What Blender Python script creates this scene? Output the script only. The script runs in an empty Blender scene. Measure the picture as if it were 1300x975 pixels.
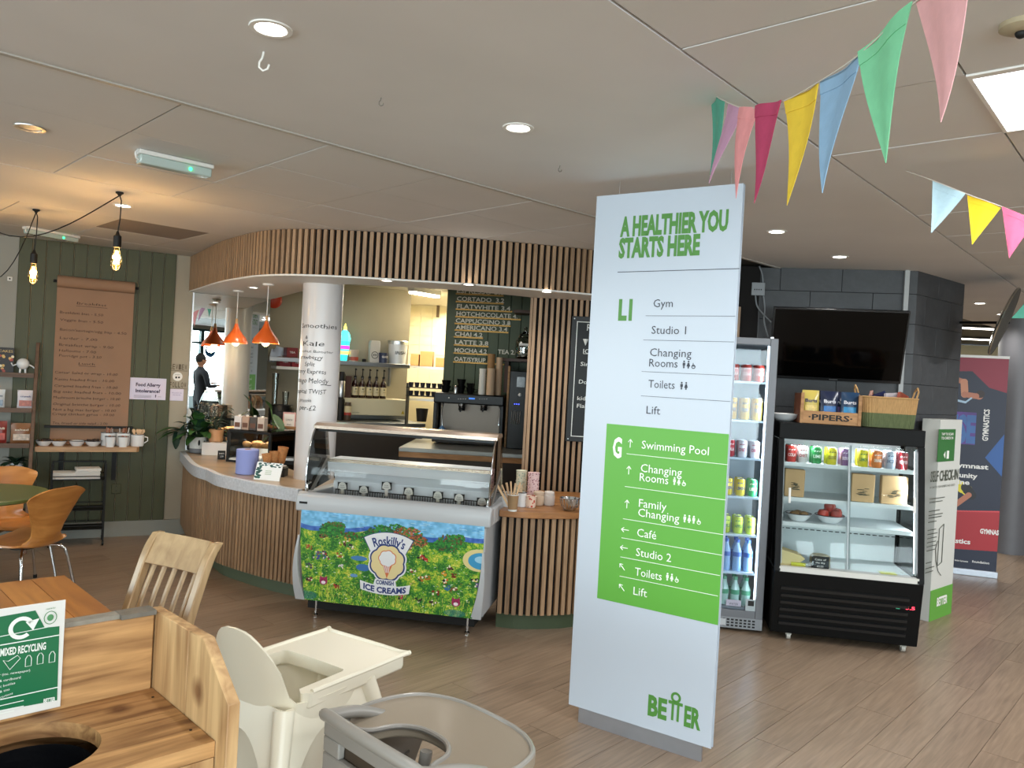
import bpy, bmesh, math, random
import numpy as np
from mathutils import Vector, Matrix
random.seed(7)
SC = bpy.context.scene
COL = SC.collection
PI = math.pi
sin, cos, rad = math.sin, math.cos, math.radians

# ------------------------------------------------------------------ camera
F = 1003.6; PITCH = -0.0098; ROLL = 0.0549; H = 1.65
_f = np.array([0, cos(PITCH), sin(PITCH)]); _r = np.array([1., 0, 0]); _u = np.cross(_r, _f)
CR = _r * cos(ROLL) + _u * sin(ROLL); CU = -_r * sin(ROLL) + _u * cos(ROLL); CAM = np.array([0, 0, H])
cd = bpy.data.cameras.new('camera'); cam = bpy.data.objects.new('camera', cd); COL.objects.link(cam)
cd.sensor_width = 36; cd.lens = F / 1300 * 36; cd.clip_start = 0.05; cd.clip_end = 200
cam.matrix_world = Matrix(((CR[0], CU[0], -_f[0], 0), (CR[1], CU[1], -_f[1], 0), (CR[2], CU[2], -_f[2], H), (0, 0, 0, 1)))
SC.camera = cam
# ------------------------------------------------------------------ world, daylight, exposure
vs = SC.view_settings
vs.view_transform = 'Standard'; vs.look = 'None'; vs.gamma = 1; vs.exposure = 0.12; vs.use_curve_mapping = False
SC.cycles.use_denoising = True
SC.cycles.max_bounces = 8; SC.cycles.diffuse_bounces = 4; SC.cycles.glossy_bounces = 4
SC.cycles.transparent_max_bounces = 16; SC.cycles.sample_clamp_indirect = 6; SC.cycles.caustics_reflective = False
w = bpy.data.worlds.new('sky'); SC.world = w; w.use_nodes = True
w.node_tree.nodes['Background'].inputs[0].default_value = (0.80, 0.92, 1.0, 1)
w.node_tree.nodes['Background'].inputs[1].default_value = 1.3

def lamp(kind, name, loc, power, color=(1, 1, 1), size=0.1, size_y=None, aim=None, spot=None, blend=.5):
    l = bpy.data.lights.new(name, kind); l.energy = power; l.color = color
    if kind == 'AREA':
        l.shape = 'RECTANGLE' if size_y else 'DISK'; l.size = size
        if size_y: l.size_y = size_y
    elif kind == 'SPOT':
        l.shadow_soft_size = size; l.spot_size = spot or 2.0; l.spot_blend = blend
    else: l.shadow_soft_size = size
    o = bpy.data.objects.new(name, l); COL.objects.link(o); o.location = loc
    d = Vector(aim) - Vector(loc) if aim else Vector((0, 0, -1))
    o.rotation_euler = d.to_track_quat('-Z', 'Y').to_euler()
    return o
DAY = (0.97, 0.985, 1.0)
# daylight standing just outside the window bays (behind the camera and on the left)
for i, x in enumerate((-4.6, -1.9, 0.8, 3.5, 6.2)):
    lamp('AREA', 'daylight', (x, -5.75, 1.6), 175, DAY, 2.4, 2.0, aim=(x, 0, 1.5))
for i, y in enumerate((-3.6, -1.0, 1.6)):
    lamp('AREA', 'daylight', (-7.0, y, 1.6), 95, DAY, 2.2, 1.8, aim=(0, y, 1.4))
ZC = 2.605; ZS = 2.285; CT = 0.777

# ------------------------------------------------------------------ rays and frames (photo pixel -> point on a real plane)
def ray(x, y): return CR * (x - 650) / F + CU * (487.5 - y) / F + _f
def az(x, y, z):
    d = ray(x, y); return CAM + d * (z - H) / d[2]
def ay(x, y, Y):
    d = ray(x, y); return CAM + d * Y / d[1]
class Fr:
    """vertical frame: local x runs 'ang' degrees right of forward, local y away from the viewer"""
    def __init__(s, p, ang):
        s.p = np.array([p[0], p[1]], float); s.rz = rad(90 - ang)
        s.ax = np.array([cos(s.rz), sin(s.rz)]); s.ay = np.array([-sin(s.rz), cos(s.rz)])
    def w(s, x, y=0, z=0):
        q = s.p + s.ax * x + s.ay * y; return (q[0], q[1], z)
    def at(s, px, py, y=0.0):
        d = ray(px, py); o = -s.p
        t = (y - o @ s.ay) / (d[:2] @ s.ay); q = CAM + d * t
        return float((q[:2] - s.p) @ s.ax), float(q[2])
    def atz(s, px, py, z=0.0):
        q = az(px, py, z); v = q[:2] - s.p; return float(v @ s.ax), float(v @ s.ay)

# ------------------------------------------------------------------ materials
MATS = {}
def lin(c):
    if isinstance(c, str): c = tuple(int(c[i:i + 2], 16) for i in (0, 2, 4))
    return tuple(((v / 255) / 12.92 if v / 255 <= .04045 else ((v / 255 + .055) / 1.055) ** 2.4) for v in c)
def mat(name, col, rough=.5, metal=0, var=.0, vs=8., st=(1, 1, 1), bump=0, emis=0, spec=.5, rnd=0, coat=0):
    if name in MATS: return MATS[name]
    m = bpy.data.materials.new(name); m.use_nodes = True; nt = m.node_tree; b = nt.nodes['Principled BSDF']
    c = lin(col); b.inputs['Base Color'].default_value = (*c, 1)
    b.inputs['Roughness'].default_value = rough; b.inputs['Metallic'].default_value = metal
    b.inputs['Specular IOR Level'].default_value = spec
    if coat: b.inputs['Coat Weight'].default_value = coat; b.inputs['Coat Roughness'].default_value = .15
    if emis: b.inputs['Emission Color'].default_value = (*c, 1); b.inputs['Emission Strength'].default_value = emis
    if var or bump or rnd:
        tc = nt.nodes.new('ShaderNodeTexCoord'); mp = nt.nodes.new('ShaderNodeMapping'); mp.inputs['Scale'].default_value = st
        nz = nt.nodes.new('ShaderNodeTexNoise'); nz.inputs['Scale'].default_value = vs; nz.inputs['Detail'].default_value = 4
        nt.links.new(tc.outputs['Object'], mp.inputs[0]); nt.links.new(mp.outputs[0], nz.inputs['Vector'])
        fac = nz.outputs['Fac']
        if rnd:
            oi = nt.nodes.new('ShaderNodeObjectInfo'); ge = nt.nodes.new('ShaderNodeNewGeometry')
            ad = nt.nodes.new('ShaderNodeVectorMath'); ad.operation = 'ADD'
            sc = nt.nodes.new('ShaderNodeVectorMath'); sc.operation = 'SCALE'; sc.inputs[3].default_value = 37.
            cb = nt.nodes.new('ShaderNodeCombineXYZ')
            s1 = nt.nodes.new('ShaderNodeMath'); s1.operation = 'ADD'
            nt.links.new(oi.outputs['Random'], s1.inputs[0]); nt.links.new(ge.outputs['Random Per Island'], s1.inputs[1])
            nt.links.new(s1.outputs[0], cb.inputs[0]); nt.links.new(s1.outputs[0], cb.inputs[1])
            nt.links.new(cb.outputs[0], sc.inputs[0]); nt.links.new(mp.outputs[0], ad.inputs[0]); nt.links.new(sc.outputs[0], ad.inputs[1])
            nt.links.new(ad.outputs[0], nz.inputs['Vector'])
            fr = nt.nodes.new('ShaderNodeMath'); fr.operation = 'FRACT'; nt.links.new(s1.outputs[0], fr.inputs[0])
            mr2 = nt.nodes.new('ShaderNodeMapRange'); mr2.inputs[3].default_value = -rnd; mr2.inputs[4].default_value = rnd
            nt.links.new(fr.outputs[0], mr2.inputs[0])
            a2 = nt.nodes.new('ShaderNodeMath'); a2.operation = 'ADD'; nt.links.new(fac, a2.inputs[0]); nt.links.new(mr2.outputs[0], a2.inputs[1]); fac2 = a2.outputs[0]
        else: fac2 = fac
        mr = nt.nodes.new('ShaderNodeMapRange'); mr.inputs[1].default_value = .3; mr.inputs[2].default_value = .7
        mr.inputs[3].default_value = 1 - var; mr.inputs[4].default_value = 1 + var
        nt.links.new(fac2, mr.inputs[0])
        vm = nt.nodes.new('ShaderNodeVectorMath'); vm.operation = 'SCALE'; vm.inputs[0].default_value = c
        nt.links.new(mr.outputs[0], vm.inputs[3]); nt.links.new(vm.outputs[0], b.inputs['Base Color'])
        if bump:
            bp = nt.nodes.new('ShaderNodeBump'); bp.inputs['Strength'].default_value = bump; bp.inputs['Distance'].default_value = .01
            nt.links.new(fac, bp.inputs['Height']); nt.links.new(bp.outputs[0], b.inputs['Normal'])
    MATS[name] = m; return m
def wood(name, c1, c2, rough=.5, sc=3., st=(1, 12, 12), rings=.0, rnd=.25, coat=0, knots=0, island=True):
    """grain runs along local x when st=(1,12,12)"""
    if name in MATS: return MATS[name]
    m = bpy.data.materials.new(name); m.use_nodes = True; nt = m.node_tree; b = nt.nodes['Principled BSDF']
    N = nt.nodes.new; L = nt.links.new
    tc = N('ShaderNodeTexCoord'); mp = N('ShaderNodeMapping'); mp.inputs['Scale'].default_value = st
    oi = N('ShaderNodeObjectInfo'); ge = N('ShaderNodeNewGeometry'); s1 = N('ShaderNodeMath'); s1.operation = 'ADD'
    L(oi.outputs['Random'], s1.inputs[0]); s1.inputs[1].default_value = 0
    if island: L(ge.outputs['Random Per Island'], s1.inputs[1])
    cb = N('ShaderNodeCombineXYZ'); mu = N('ShaderNodeMath'); mu.operation = 'MULTIPLY'; mu.inputs[1].default_value = 23
    L(s1.outputs[0], mu.inputs[0]); L(mu.outputs[0], cb.inputs[0]); L(mu.outputs[0], cb.inputs[1]); L(mu.outputs[0], cb.inputs[2])
    ad = N('ShaderNodeVectorMath'); L(tc.outputs['Object'], mp.inputs[0]); L(mp.outputs[0], ad.inputs[0]); L(cb.outputs[0], ad.inputs[1])
    nz = N('ShaderNodeTexNoise'); nz.inputs['Scale'].default_value = sc; nz.inputs['Detail'].default_value = 6; nz.inputs['Distortion'].default_value = .6
    L(ad.outputs[0], nz.inputs['Vector'])
    fr = N('ShaderNodeMath'); fr.operation = 'FRACT'; L(s1.outputs[0], fr.inputs[0])
    m2 = N('ShaderNodeMath'); m2.operation = 'MULTIPLY_ADD'; m2.inputs[1].default_value = rnd; L(fr.outputs[0], m2.inputs[0]); L(nz.outputs['Fac'], m2.inputs[2])
    cr = N('ShaderNodeValToRGB'); cr.color_ramp.elements[0].position = .32; cr.color_ramp.elements[1].position = .72 + rnd * .6
    cr.color_ramp.elements[0].color = (*lin(c1), 1); cr.color_ramp.elements[1].color = (*lin(c2), 1)
    L(m2.outputs[0], cr.inputs[0]); out = cr.outputs[0]
    if knots:
        vo = N('ShaderNodeTexVoronoi'); vo.inputs['Scale'].default_value = knots; vo.inputs['Randomness'].default_value = 1; L(tc.outputs['Object'], vo.inputs['Vector'])
        r2 = N('ShaderNodeValToRGB'); r2.color_ramp.elements[0].position = .07; r2.color_ramp.elements[1].position = .24
        r2.color_ramp.elements[0].color = (.25, .13, .07, 1); r2.color_ramp.elements[1].color = (1, 1, 1, 1)
        L(vo.outputs['Distance'], r2.inputs[0]); mx = N('ShaderNodeMix'); mx.data_type = 'RGBA'; mx.blend_type = 'MULTIPLY'; mx.inputs[0].default_value = .8
        L(out, mx.inputs[6]); L(r2.outputs[0], mx.inputs[7]); out = mx.outputs[2]
    L(out, b.inputs['Base Color']); b.inputs['Roughness'].default_value = rough
    bp = N('ShaderNodeBump'); bp.inputs['Strength'].default_value = .15; bp.inputs['Distance'].default_value = .004
    L(nz.outputs['Fac'], bp.inputs['Height']); L(bp.outputs[0], b.inputs['Normal'])
    if coat: b.inputs['Coat Weight'].default_value = coat; b.inputs['Coat Roughness'].default_value = .2
    MATS[name] = m; return m
def glass(name, tint=(1, 1, 1), refl=1.0, ior=1.45):
    if name in MATS: return MATS[name]
    m = bpy.data.materials.new(name); m.use_nodes = True; nt = m.node_tree; nt.nodes.clear()
    N = nt.nodes.new; L = nt.links.new
    o = N('ShaderNodeOutputMaterial'); t = N('ShaderNodeBsdfTransparent'); t.inputs[0].default_value = (*tint, 1)
    g = N('ShaderNodeBsdfGlossy'); g.inputs['Roughness'].default_value = .02; fz = N('ShaderNodeFresnel'); fz.inputs[0].default_value = ior
    mu = N('ShaderNodeMath'); mu.operation = 'MULTIPLY'; mu.inputs[1].default_value = refl; L(fz.outputs[0], mu.inputs[0])
    mx = N('ShaderNodeMixShader'); L(mu.outputs[0], mx.inputs[0]); L(t.outputs[0], mx.inputs[1]); L(g.outputs[0], mx.inputs[2]); L(mx.outputs[0], o.inputs[0])
    MATS[name] = m; return m
def emit(name, col, s):
    return mat(name, col, emis=s)

# ------------------------------------------------------------------ mesh builder
_GL = {}
def glyphs(body, bold=0.0):
    k = (body, bold)
    if k not in _GL:
        c = bpy.data.curves.new('t', 'FONT'); c.body = body; c.size = 1; c.resolution_u = 2; c.offset = bold; c.fill_mode = 'FRONT'
        o = bpy.data.objects.new('t', c); me = bpy.data.meshes.new_from_object(o)
        v = np.array([tuple(p.co[:2]) for p in me.vertices]) if len(me.vertices) else np.zeros((0, 2))
        f = [tuple(p.vertices) for p in me.polygons]
        bpy.data.objects.remove(o); bpy.data.curves.remove(c); bpy.data.meshes.remove(me)
        _GL[k] = (v, f)
    return _GL[k]
CAPH = None
class MB:
    def __init__(s): s.v = []; s.f = []; s.m = []
    def add(s, vs, fs, m=0, M=None):
        n = len(s.v)
        if M is not None: vs = [tuple(M @ Vector(p)) for p in vs]
        s.v += [tuple(map(float, p)) for p in vs]; s.f += [tuple(i + n for i in f) for f in fs]; s.m += [m] * len(fs); return s
    def box(s, x0, x1, y0, y1, z0, z1, m=0, M=None):
        vs = [(x0, y0, z0), (x1, y0, z0), (x1, y1, z0), (x0, y1, z0), (x0, y0, z1), (x1, y0, z1), (x1, y1, z1), (x0, y1, z1)]
        return s.add(vs, [(0, 3, 2, 1), (4, 5, 6, 7), (0, 1, 5, 4), (1, 2, 6, 5), (2, 3, 7, 6), (3, 0, 4, 7)], m, M)
    def prism(s, poly, z0, z1, m=0, M=None, mtop=None):
        n = len(poly); vs = [(p[0], p[1], z0) for p in poly] + [(p[0], p[1], z1) for p in poly]
        s.add(vs, [tuple(range(n))[::-1]] + [(i, (i + 1) % n, n + (i + 1) % n, n + i) for i in range(n)], m, M)
        return s.add(vs[n:], [tuple(range(n))], m if mtop is None else mtop, M)
    def xz(s, poly, y0, y1, m=0, M=None):
        """polygon in x,z extruded along y"""
        n = len(poly); vs = [(p[0], y0, p[1]) for p in poly] + [(p[0], y1, p[1]) for p in poly]
        return s.add(vs, [tuple(range(n)), tuple(range(n, 2 * n))[::-1]] + [(i, n + i, n + (i + 1) % n, (i + 1) % n) for i in range(n)], m, M)
    def yz(s, poly, x0, x1, m=0, M=None):
        n = len(poly); vs = [(x0, p[0], p[1]) for p in poly] + [(x1, p[0], p[1]) for p in poly]
        return s.add(vs, [tuple(range(n))[::-1], tuple(range(n, 2 * n))] + [(i, (i + 1) % n, n + (i + 1) % n, n + i) for i in range(n)], m, M)
    def lathe(s, prof, n=20, c=(0, 0, 0), m=0, M=None, capb=True, capt=True):
        vs = []; fs = []
        for (r, z) in prof:
            for k in range(n): a = 2 * PI * k / n; vs.append((c[0] + r * cos(a), c[1] + r * sin(a), c[2] + z))
        for j in range(len(prof) - 1):
            for k in range(n): k2 = (k + 1) % n; fs.append((j * n + k, j * n + k2, (j + 1) * n + k2, (j + 1) * n + k))
        if capb: fs.append(tuple(range(n))[::-1])
        if capt: fs.append(tuple(range((len(prof) - 1) * n, len(prof) * n)))
        return s.add(vs, fs, m, M)
    def cyl(s, p0, p1, r0, r1=None, n=12, m=0, M=None):
        r1 = r0 if r1 is None else r1; a = Vector(p0); b = Vector(p1); d = (b - a)
        q = d.to_track_quat('Z', 'Y').to_matrix(); vs = []
        for P, r in ((a, r0), (b, r1)):
            for k in range(n): t = 2 * PI * k / n; vs.append(tuple(P + q @ Vector((r * cos(t), r * sin(t), 0))))
        return s.add(vs, [(k, (k + 1) % n, n + (k + 1) % n, n + k) for k in range(n)] + [tuple(range(n))[::-1], tuple(range(n, 2 * n))], m, M)
    def tube(s, path, r, n=8, m=0, M=None, closed=False, flat=1.0):
        P = [Vector(p) for p in path]; vs = []; up = Vector((0, 0, 1)); N = len(P); prev = None
        for i, p in enumerate(P):
            a = P[i - 1] if (i or closed) else p; b = P[(i + 1) % N] if (i < N - 1 or closed) else p
            d = (b - a).normalized()
            if prev is None:
                e = d.cross(up)
                if e.length < .1: e = d.cross(Vector((1, 0, 0)))
            else: e = prev - d * prev.dot(d)
            e.normalize(); prev = e; g = e.cross(d)
            rr = r[i] if isinstance(r, (list, tuple)) else r
            for k in range(n): t = 2 * PI * k / n; vs.append(tuple(p + e * rr * cos(t) + g * rr * flat * sin(t)))
        fs = [(i * n + k, i * n + (k + 1) % n, ((i + 1) % N) * n + (k + 1) % n, ((i + 1) % N) * n + k) for i in range(N if closed else N - 1) for k in range(n)]
        if not closed: fs += [tuple(range(n))[::-1], tuple(range((N - 1) * n, N * n))]
        return s.add(vs, fs, m, M)
    def ball(s, c, r, n=12, k=8, m=0, M=None):
        rx, ry, rz = r if isinstance(r, (tuple, list)) else (r, r, r)
        prof = [(max(sin(PI * j / k), .001), -cos(PI * j / k)) for j in range(k + 1)]
        MM = Matrix.Translation(c) @ Matrix.Diagonal((rx, ry, rz, 1))
        return s.lathe(prof, n, m=m, M=(M @ MM) if M is not None else MM)
    def grid(s, fn, nu, nv, m=0, M=None, closeu=False):
        vs = [fn(i / (nu if closeu else nu - 1), j / (nv - 1)) for j in range(nv) for i in range(nu)]
        fs = [(j * nu + i, j * nu + (i + 1) % nu, (j + 1) * nu + (i + 1) % nu, (j + 1) * nu + i) for j in range(nv - 1) for i in range(nu if closeu else nu - 1)]
        return s.add(vs, fs, m, M)
    def sheet(s, fn, nu, nv, th, m=0, M=None):
        """curved sheet with thickness: fn(u,v)->(point, normal)"""
        A = [];B = []
        for j in range(nv):
            for i in range(nu):
                p, nn = fn(i / (nu - 1), j / (nv - 1)); p = Vector(p); nn = Vector(nn).normalized(); A.append(tuple(p + nn * th / 2)); B.append(tuple(p - nn * th / 2))
        n = nu * nv; fs = []
        for j in range(nv - 1):
            for i in range(nu - 1):
                a = j * nu + i; q = (a, a + 1, a + nu + 1, a + nu); fs.append(q); fs.append(tuple(k + n for k in q[::-1]))
        def rim(L):
            for a, b in zip(L[:-1], L[1:]): fs.append((a, b, b + n, a + n))
        rim([i for i in range(nu)]); rim([(nv - 1) * nu + i for i in range(nu)][::-1]); rim([j * nu for j in range(nv)][::-1]); rim([j * nu + nu - 1 for j in range(nv)])
        return s.add(A + B, fs, m, M)
    def text(s, body, x, z, h, w=None, y=0, m=0, bold=0., align='L', dz=0., M=None, flip=False, jit=0., xs=1., wrap=None):
        global CAPH
        if CAPH is None:
            v, _ = glyphs('H'); CAPH = float(v[:, 1].max())
        v, f = glyphs(body, bold)
        if not len(v): return s
        x0, x1 = v[:, 0].min(), v[:, 0].max(); k = h / CAPH
        kx = (w / (x1 - x0)) if w else k * xs; W = (x1 - x0) * kx
        ox = x - (W / 2 if align == 'C' else W if align == 'R' else 0)
        vs = []
        for p in v:
            xx = (p[0] - x0) * kx; zz = p[1] * k + dz * (xx / W)
            if jit: zz += jit * h * sin(xx / h * 2.1 + len(body)); xx += jit * h * sin(p[1] * 3 + x)
            X = ox + (W - xx if flip else xx)
            vs.append(wrap(X, z + zz) if wrap else (X, y, z + zz))
        return s.add(vs, f, m, M)
    def build(s, name, mats, parent=None, loc=None, rz=0, smooth=False, ang=40, bevel=0, seg=2, kind=None, label=None, rot=None, tag=None, norm=True):
        me = bpy.data.meshes.new(name); me.from_pydata(s.v, [], s.f)
        mats = mats if isinstance(mats, (list, tuple)) else [mats]
        for q in mats: me.materials.append(q)
        if len(mats) > 1: me.polygons.foreach_set('material_index', s.m)
        if norm:
            b = bmesh.new(); b.from_mesh(me); bmesh.ops.recalc_face_normals(b, faces=b.faces); b.to_mesh(me); b.free()
        if smooth or bevel:
            me.polygons.foreach_set('use_smooth', [True] * len(me.polygons)); me.set_sharp_from_angle(angle=rad(ang))
        me.update(); o = bpy.data.objects.new(name, me); COL.objects.link(o)
        if parent is not None: o.parent = parent
        if loc is not None: o.location = loc
        if rot is not None: o.rotation_euler = rot
        elif rz: o.rotation_euler = (0, 0, rz)
        if bevel:
            md = o.modifiers.new('bevel', 'BEVEL'); md.width = bevel; md.segments = seg; md.limit_method = 'ANGLE'; md.angle_limit = rad(35)
        if kind is None and ('lettering' in name or name == 'handwriting'): kind = 'stuff'
        if kind: o['kind'] = kind
        if label: o['label'] = label
        if tag: setp(o, *tag)
        return o
def setp(o, label, cat, group=None, kind=None):
    o['label'] = label; o['category'] = cat
    if group: o['group'] = group
    if kind: o['kind'] = kind
    return o
def T(name, label, cat, loc, rz=0, group=None):
    o = bpy.data.objects.new(name, None); COL.objects.link(o); o.empty_display_size = .05
    o.location = loc; o.rotation_euler = (0, 0, rz); return setp(o, label, cat, group)
def dup(o, loc, rz=None, label=None, parent=None, rot=None):
    c = o.copy(); COL.objects.link(c)
    if parent is not None: c.parent = parent
    else:
        c.location = loc
        if rot is not None: c.rotation_euler = rot
        elif rz is not None: c.rotation_euler = (0, 0, rz)
        if label: c['label'] = label
    for ch in CH.get(o.name, list(o.children)):
        dup(ch, None, parent=c)
    return c
CH = {}
def smooth_curve(pts, n=6):
    """Catmull-Rom through pts"""
    P = [np.array(p, float) for p in pts]; P = [2 * P[0] - P[1]] + P + [2 * P[-1] - P[-2]]; out = []
    for i in range(1, len(P) - 2):
        for k in range(n):
            t = k / n; a, b, c, d = P[i - 1:i + 3]
            out.append(.5 * ((2 * b) + (-a + c) * t + (2 * a - 5 * b + 4 * c - d) * t * t + (-a + 3 * b - 3 * c + d) * t ** 3))
    out.append(P[-2]); return out
def resample(pts, step):
    P = np.array(pts, float); d = np.r_[0, np.cumsum(np.linalg.norm(np.diff(P, axis=0), axis=1))]; out = []
    s = step / 2
    while s < d[-1]:
        i = int(np.searchsorted(d, s)) - 1; t = (s - d[i]) / (d[i + 1] - d[i]); p = P[i] * (1 - t) + P[i + 1] * t; tg = P[i + 1] - P[i]
        out.append((p, tg / np.linalg.norm(tg))); s += step
    return out
def offset(pts, d):
    P = np.array(pts, float)[:, :2]; out = []
    for i in range(len(P)):
        t = P[min(i + 1, len(P) - 1)] - P[max(i - 1, 0)]; t /= np.linalg.norm(t); out.append(P[i] + d * np.array([-t[1], t[0]]))
    return out

# ------------------------------------------------------------------ common materials
M_plaster = mat('ceiling_plaster', 'dddbd9', .75, var=.03, vs=2, bump=.03)
M_tile = mat('ceiling_tile', 'd8d6d3', .8, var=.02, vs=3, rnd=.05)
M_grid = mat('ceiling_grid', '4b4742', .6)
M_white = mat('white_paint', 'e8e6e1', .5)
M_beige = mat('beige_wall_paint', 'a39a88', .7, var=.03, vs=3)
M_grey = mat('grey_wall_paint', '9a988f', .7, var=.03, vs=3)
M_green = mat('olive_green_paint', '45482c', .55, var=.06, vs=6, st=(8, 8, 1), rnd=.05)
M_greenk = mat('dark_green_paint', '3f4c33', .55, var=.06, vs=6)
M_plinth = mat('sage_green_paint', '5b6752', .5, var=.05, vs=5)
M_black = mat('black_matte', '0d0d0d', .55, spec=.35)
M_blackg = mat('black_gloss', '070707', .35, spec=.25)
M_felt = mat('black_felt', '0e0b0a', .95)
M_slat = wood('oak_slat', '7a614a', 'b3916f', .5, 4, (14, 14, 1.2), rnd=.3)
M_steel = mat('brushed_steel', 'b9babb', .32, 1, var=.05, vs=30, st=(1, 1, 12))
M_chrome = mat('chrome', 'd5d6d8', .12, 1)
M_alu = mat('aluminium', 'b4b9c2', .4, .9, var=.04, vs=10)
M_dkwall = mat('charcoal_block_paint', '3f4144', .55, var=.12, vs=14, bump=.35, rnd=.06)
M_cream = mat('cream_wall', 'cbbf9f', .7)
M_glass = glass('clear_glass', (.97, .985, .98), 1.0)
M_glasst = glass('tinted_glass', (.88, .86, .82), 1.2)
M_spot = emit('downlight_glow', 'fffaf0', 14)
M_ply = wood('honey_plywood', 'a5652a', 'cf8f4b', .32, 2.2, (1, 8, 8), rnd=.1, coat=.3)
M_plyl = wood('pale_ply_edge', 'c08a50', 'dcb07a', .45, 5, (1, 1, 12), rnd=.1)
M_cardb = mat('kraft_cardboard', 'b08a5e', .8, var=.06, vs=20)
M_ink = mat('black_ink', '1d1b1a', .7)
M_leaf = mat('leaf_green', '2f5226', .4, var=.35, vs=9, rnd=.15)
M_leafd = mat('dark_leaf_green', '1f3a2c', .35, var=.3, vs=9, rnd=.15)
M_soil = mat('potting_soil', '2b2119', .95)
M_enamel = mat('white_enamel', 'e6e7e8', .25, coat=.5)
M_rimblue = mat('dark_blue_enamel_rim', '20262f', .3)
M_plank = wood('floor_plank_wood', '766453', '99836e', .32, 5, (.7, 12, 1), rnd=.16)

# ------------------------------------------------------------------ frames of the place
FW = Fr(pl0 := (-3.03, 7.44), 61.5)                       # wall with green boards and mirror
FK = Fr(ay(432, 440, 9.0), 61.5)                           # kitchen back wall
FM = Fr(ay(567, 440, 8.7), 94)                             # green drinks-menu wall
FS = Fr(az(678, 376, ZS)[:2], 91)                          # slatted wall
_d0, _d1 = az(945, 339, ZC), az(1166, 344, ZC)
FD = Fr(_d0, math.degrees(math.atan2(_d1[0] - _d0[0], _d1[1] - _d0[1])))      # charcoal block wall
_e1 = az(1225, 361, ZC); FE = Fr(_d1, math.degrees(math.atan2(_e1[0] - _d1[0], _e1[1] - _d1[1])))
FCL = Fr((0, 0), 46.07); FCR = Fr((0, 0), 40.84); FFL = Fr((0, 0), 42.3)

# ------------------------------------------------------------------ floor of separate planks
fl = MB().box(-9, 12, -8.5, 18, -.06, -.004).build('floor', mat('floor_joint', '3a322b', .8), kind='structure')
cells = []
FWORLD = lambda x, y: FFL.w(x, y)
row = 0; y = -9.0
while y < 12:
    x = -9.0 + (row * .43) % 1.22
    while x < 17:
        c = FWORLD(x + .61, y + .1); cx, cy = c[0], c[1]
        if -8.5 < cx < 11 and -5.4 < cy < 15: 
            vis = cy > .9 and abs(cx) < .78 * cy + .5
            cells.append((0 if vis else 1, math.hypot(cx, cy), x, y))
        x += 1.22
    y += .2; row += 1
cells.sort(); pm = None; rest = MB()
for i, (v, d, x, y) in enumerate(cells):
    if i < 300:
        if pm is None:
            o = MB().box(.0012, 1.2188, .0012, .1988, -.006, 0).build('plank', M_plank, parent=fl); pm = o
        else:
            o = pm.copy(); COL.objects.link(o); o.parent = fl
        o.location = FFL.w(x, y, 0); o.rotation_euler = (0, 0, FFL.rz)
    else: rest.box(x + .0012, x + 1.2188, y + .0012, y + .1988, -.006, 0)
o = rest.build('plank', M_plank, parent=fl, kind='stuff', rz=FFL.rz)

# ------------------------------------------------------------------ ceiling: grid, plaster bands, separate tiles
ce = MB().box(-9, 12, -8.5, 18, ZC + .02, ZC + .08).build('ceiling', M_grid, kind='structure')
def P2(F, x, y): return F.w(x, y)[:2]
def band(F, a0, a1, b0, b1): return [P2(F, a0, b0), P2(F, a1, b0), P2(F, a1, b1), P2(F, a0, b1)]
BL0, BL1, BL2 = 3.03, 4.83, 5.95; BR = 1.155
MB().prism([P2(FCL, -9, BL0), P2(FCL, 9.5, BL0), P2(FCR, 14, BR + .006), P2(FCR, -9, BR + .006)][::-1], ZC, ZC + .02).build('plaster_band', M_plaster, parent=ce)
MB().prism(band(FCL, -9, 3.2, BL1 + .005, BL2 - .005), ZC, ZC + .02).build('plaster_band', M_plaster, parent=ce)
MB().prism([P2(FCL, 9.5, BL0 - .01), P2(FCL, 16, BL0 - .01), P2(FCR, 20, BR), P2(FCR, 13.9, BR)], ZC, ZC + .02).build('plaster_band', M_plaster, parent=ce)
tr = MB()
tr.box(-9, 9, BL0 - .012, BL0 + .012, ZC - .006, ZC + .004); tr.build('edge_trim', mat('ceiling_trim', 'b5b0a8', .5), parent=ce, rz=FCL.rz)
t0 = None; PA = .628
FA0 = [az(x, y, ZC)[:2] for x, y in ((245, 332), (262, 318), (280, 309), (300, 302), (340, 293), (400, 291), (500, 296), (600, 303), (700, 312), (755, 318))] + [np.array([1.62, 6.3])]
def kitchen_side(x, y):     # centre well inside the curved fascia
    P = np.array([x, y])
    if y > 9: return True
    for a, b in zip(FA0[:-1], FA0[1:]):
        t_ = b - a; L_ = np.linalg.norm(t_); s_ = (P - a) @ t_ / L_; d_ = (-t_[1] * (P - a)[0] + t_[0] * (P - a)[1]) / L_
        if -.2 < s_ < L_ + .2 and d_ > .28 and d_ < 4: return True
    return False
def beyond_wall(x, y):
    v = (np.array([x, y]) - FW.p) @ FW.ay; return v > .35
nt_ = 0
def tile(F, x, y, L, W, key):
    global TM
    if key not in TM:
        o = MB().box(.0035, L - .0035, .0035, W - .0035, ZC + .001, ZC + .016).build('tile', M_tile if key != 'd' else mat('grey_tile', '8f8781', .8), parent=ce, bevel=0); TM[key] = o
    else:
        o = TM[key].copy(); COL.objects.link(o); o.parent = ce
    p = F.w(x, y); o.location = (p[0], p[1], random.uniform(-.001, .001)); o.rotation_euler = (0, 0, F.rz); return o
TM = {}
a0 = 1.137
for j in range(3):
    for i in range(-7, 6):
        c = P2(FCL, a0 + PA * i + .31, BL0 + .6 * j + .3)
        if not kitchen_side(*c) and c[1] > -3: tile(FCL, a0 + PA * i, BL0 + .6 * j, PA, .6, 'l'); nt_ += 1
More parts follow.
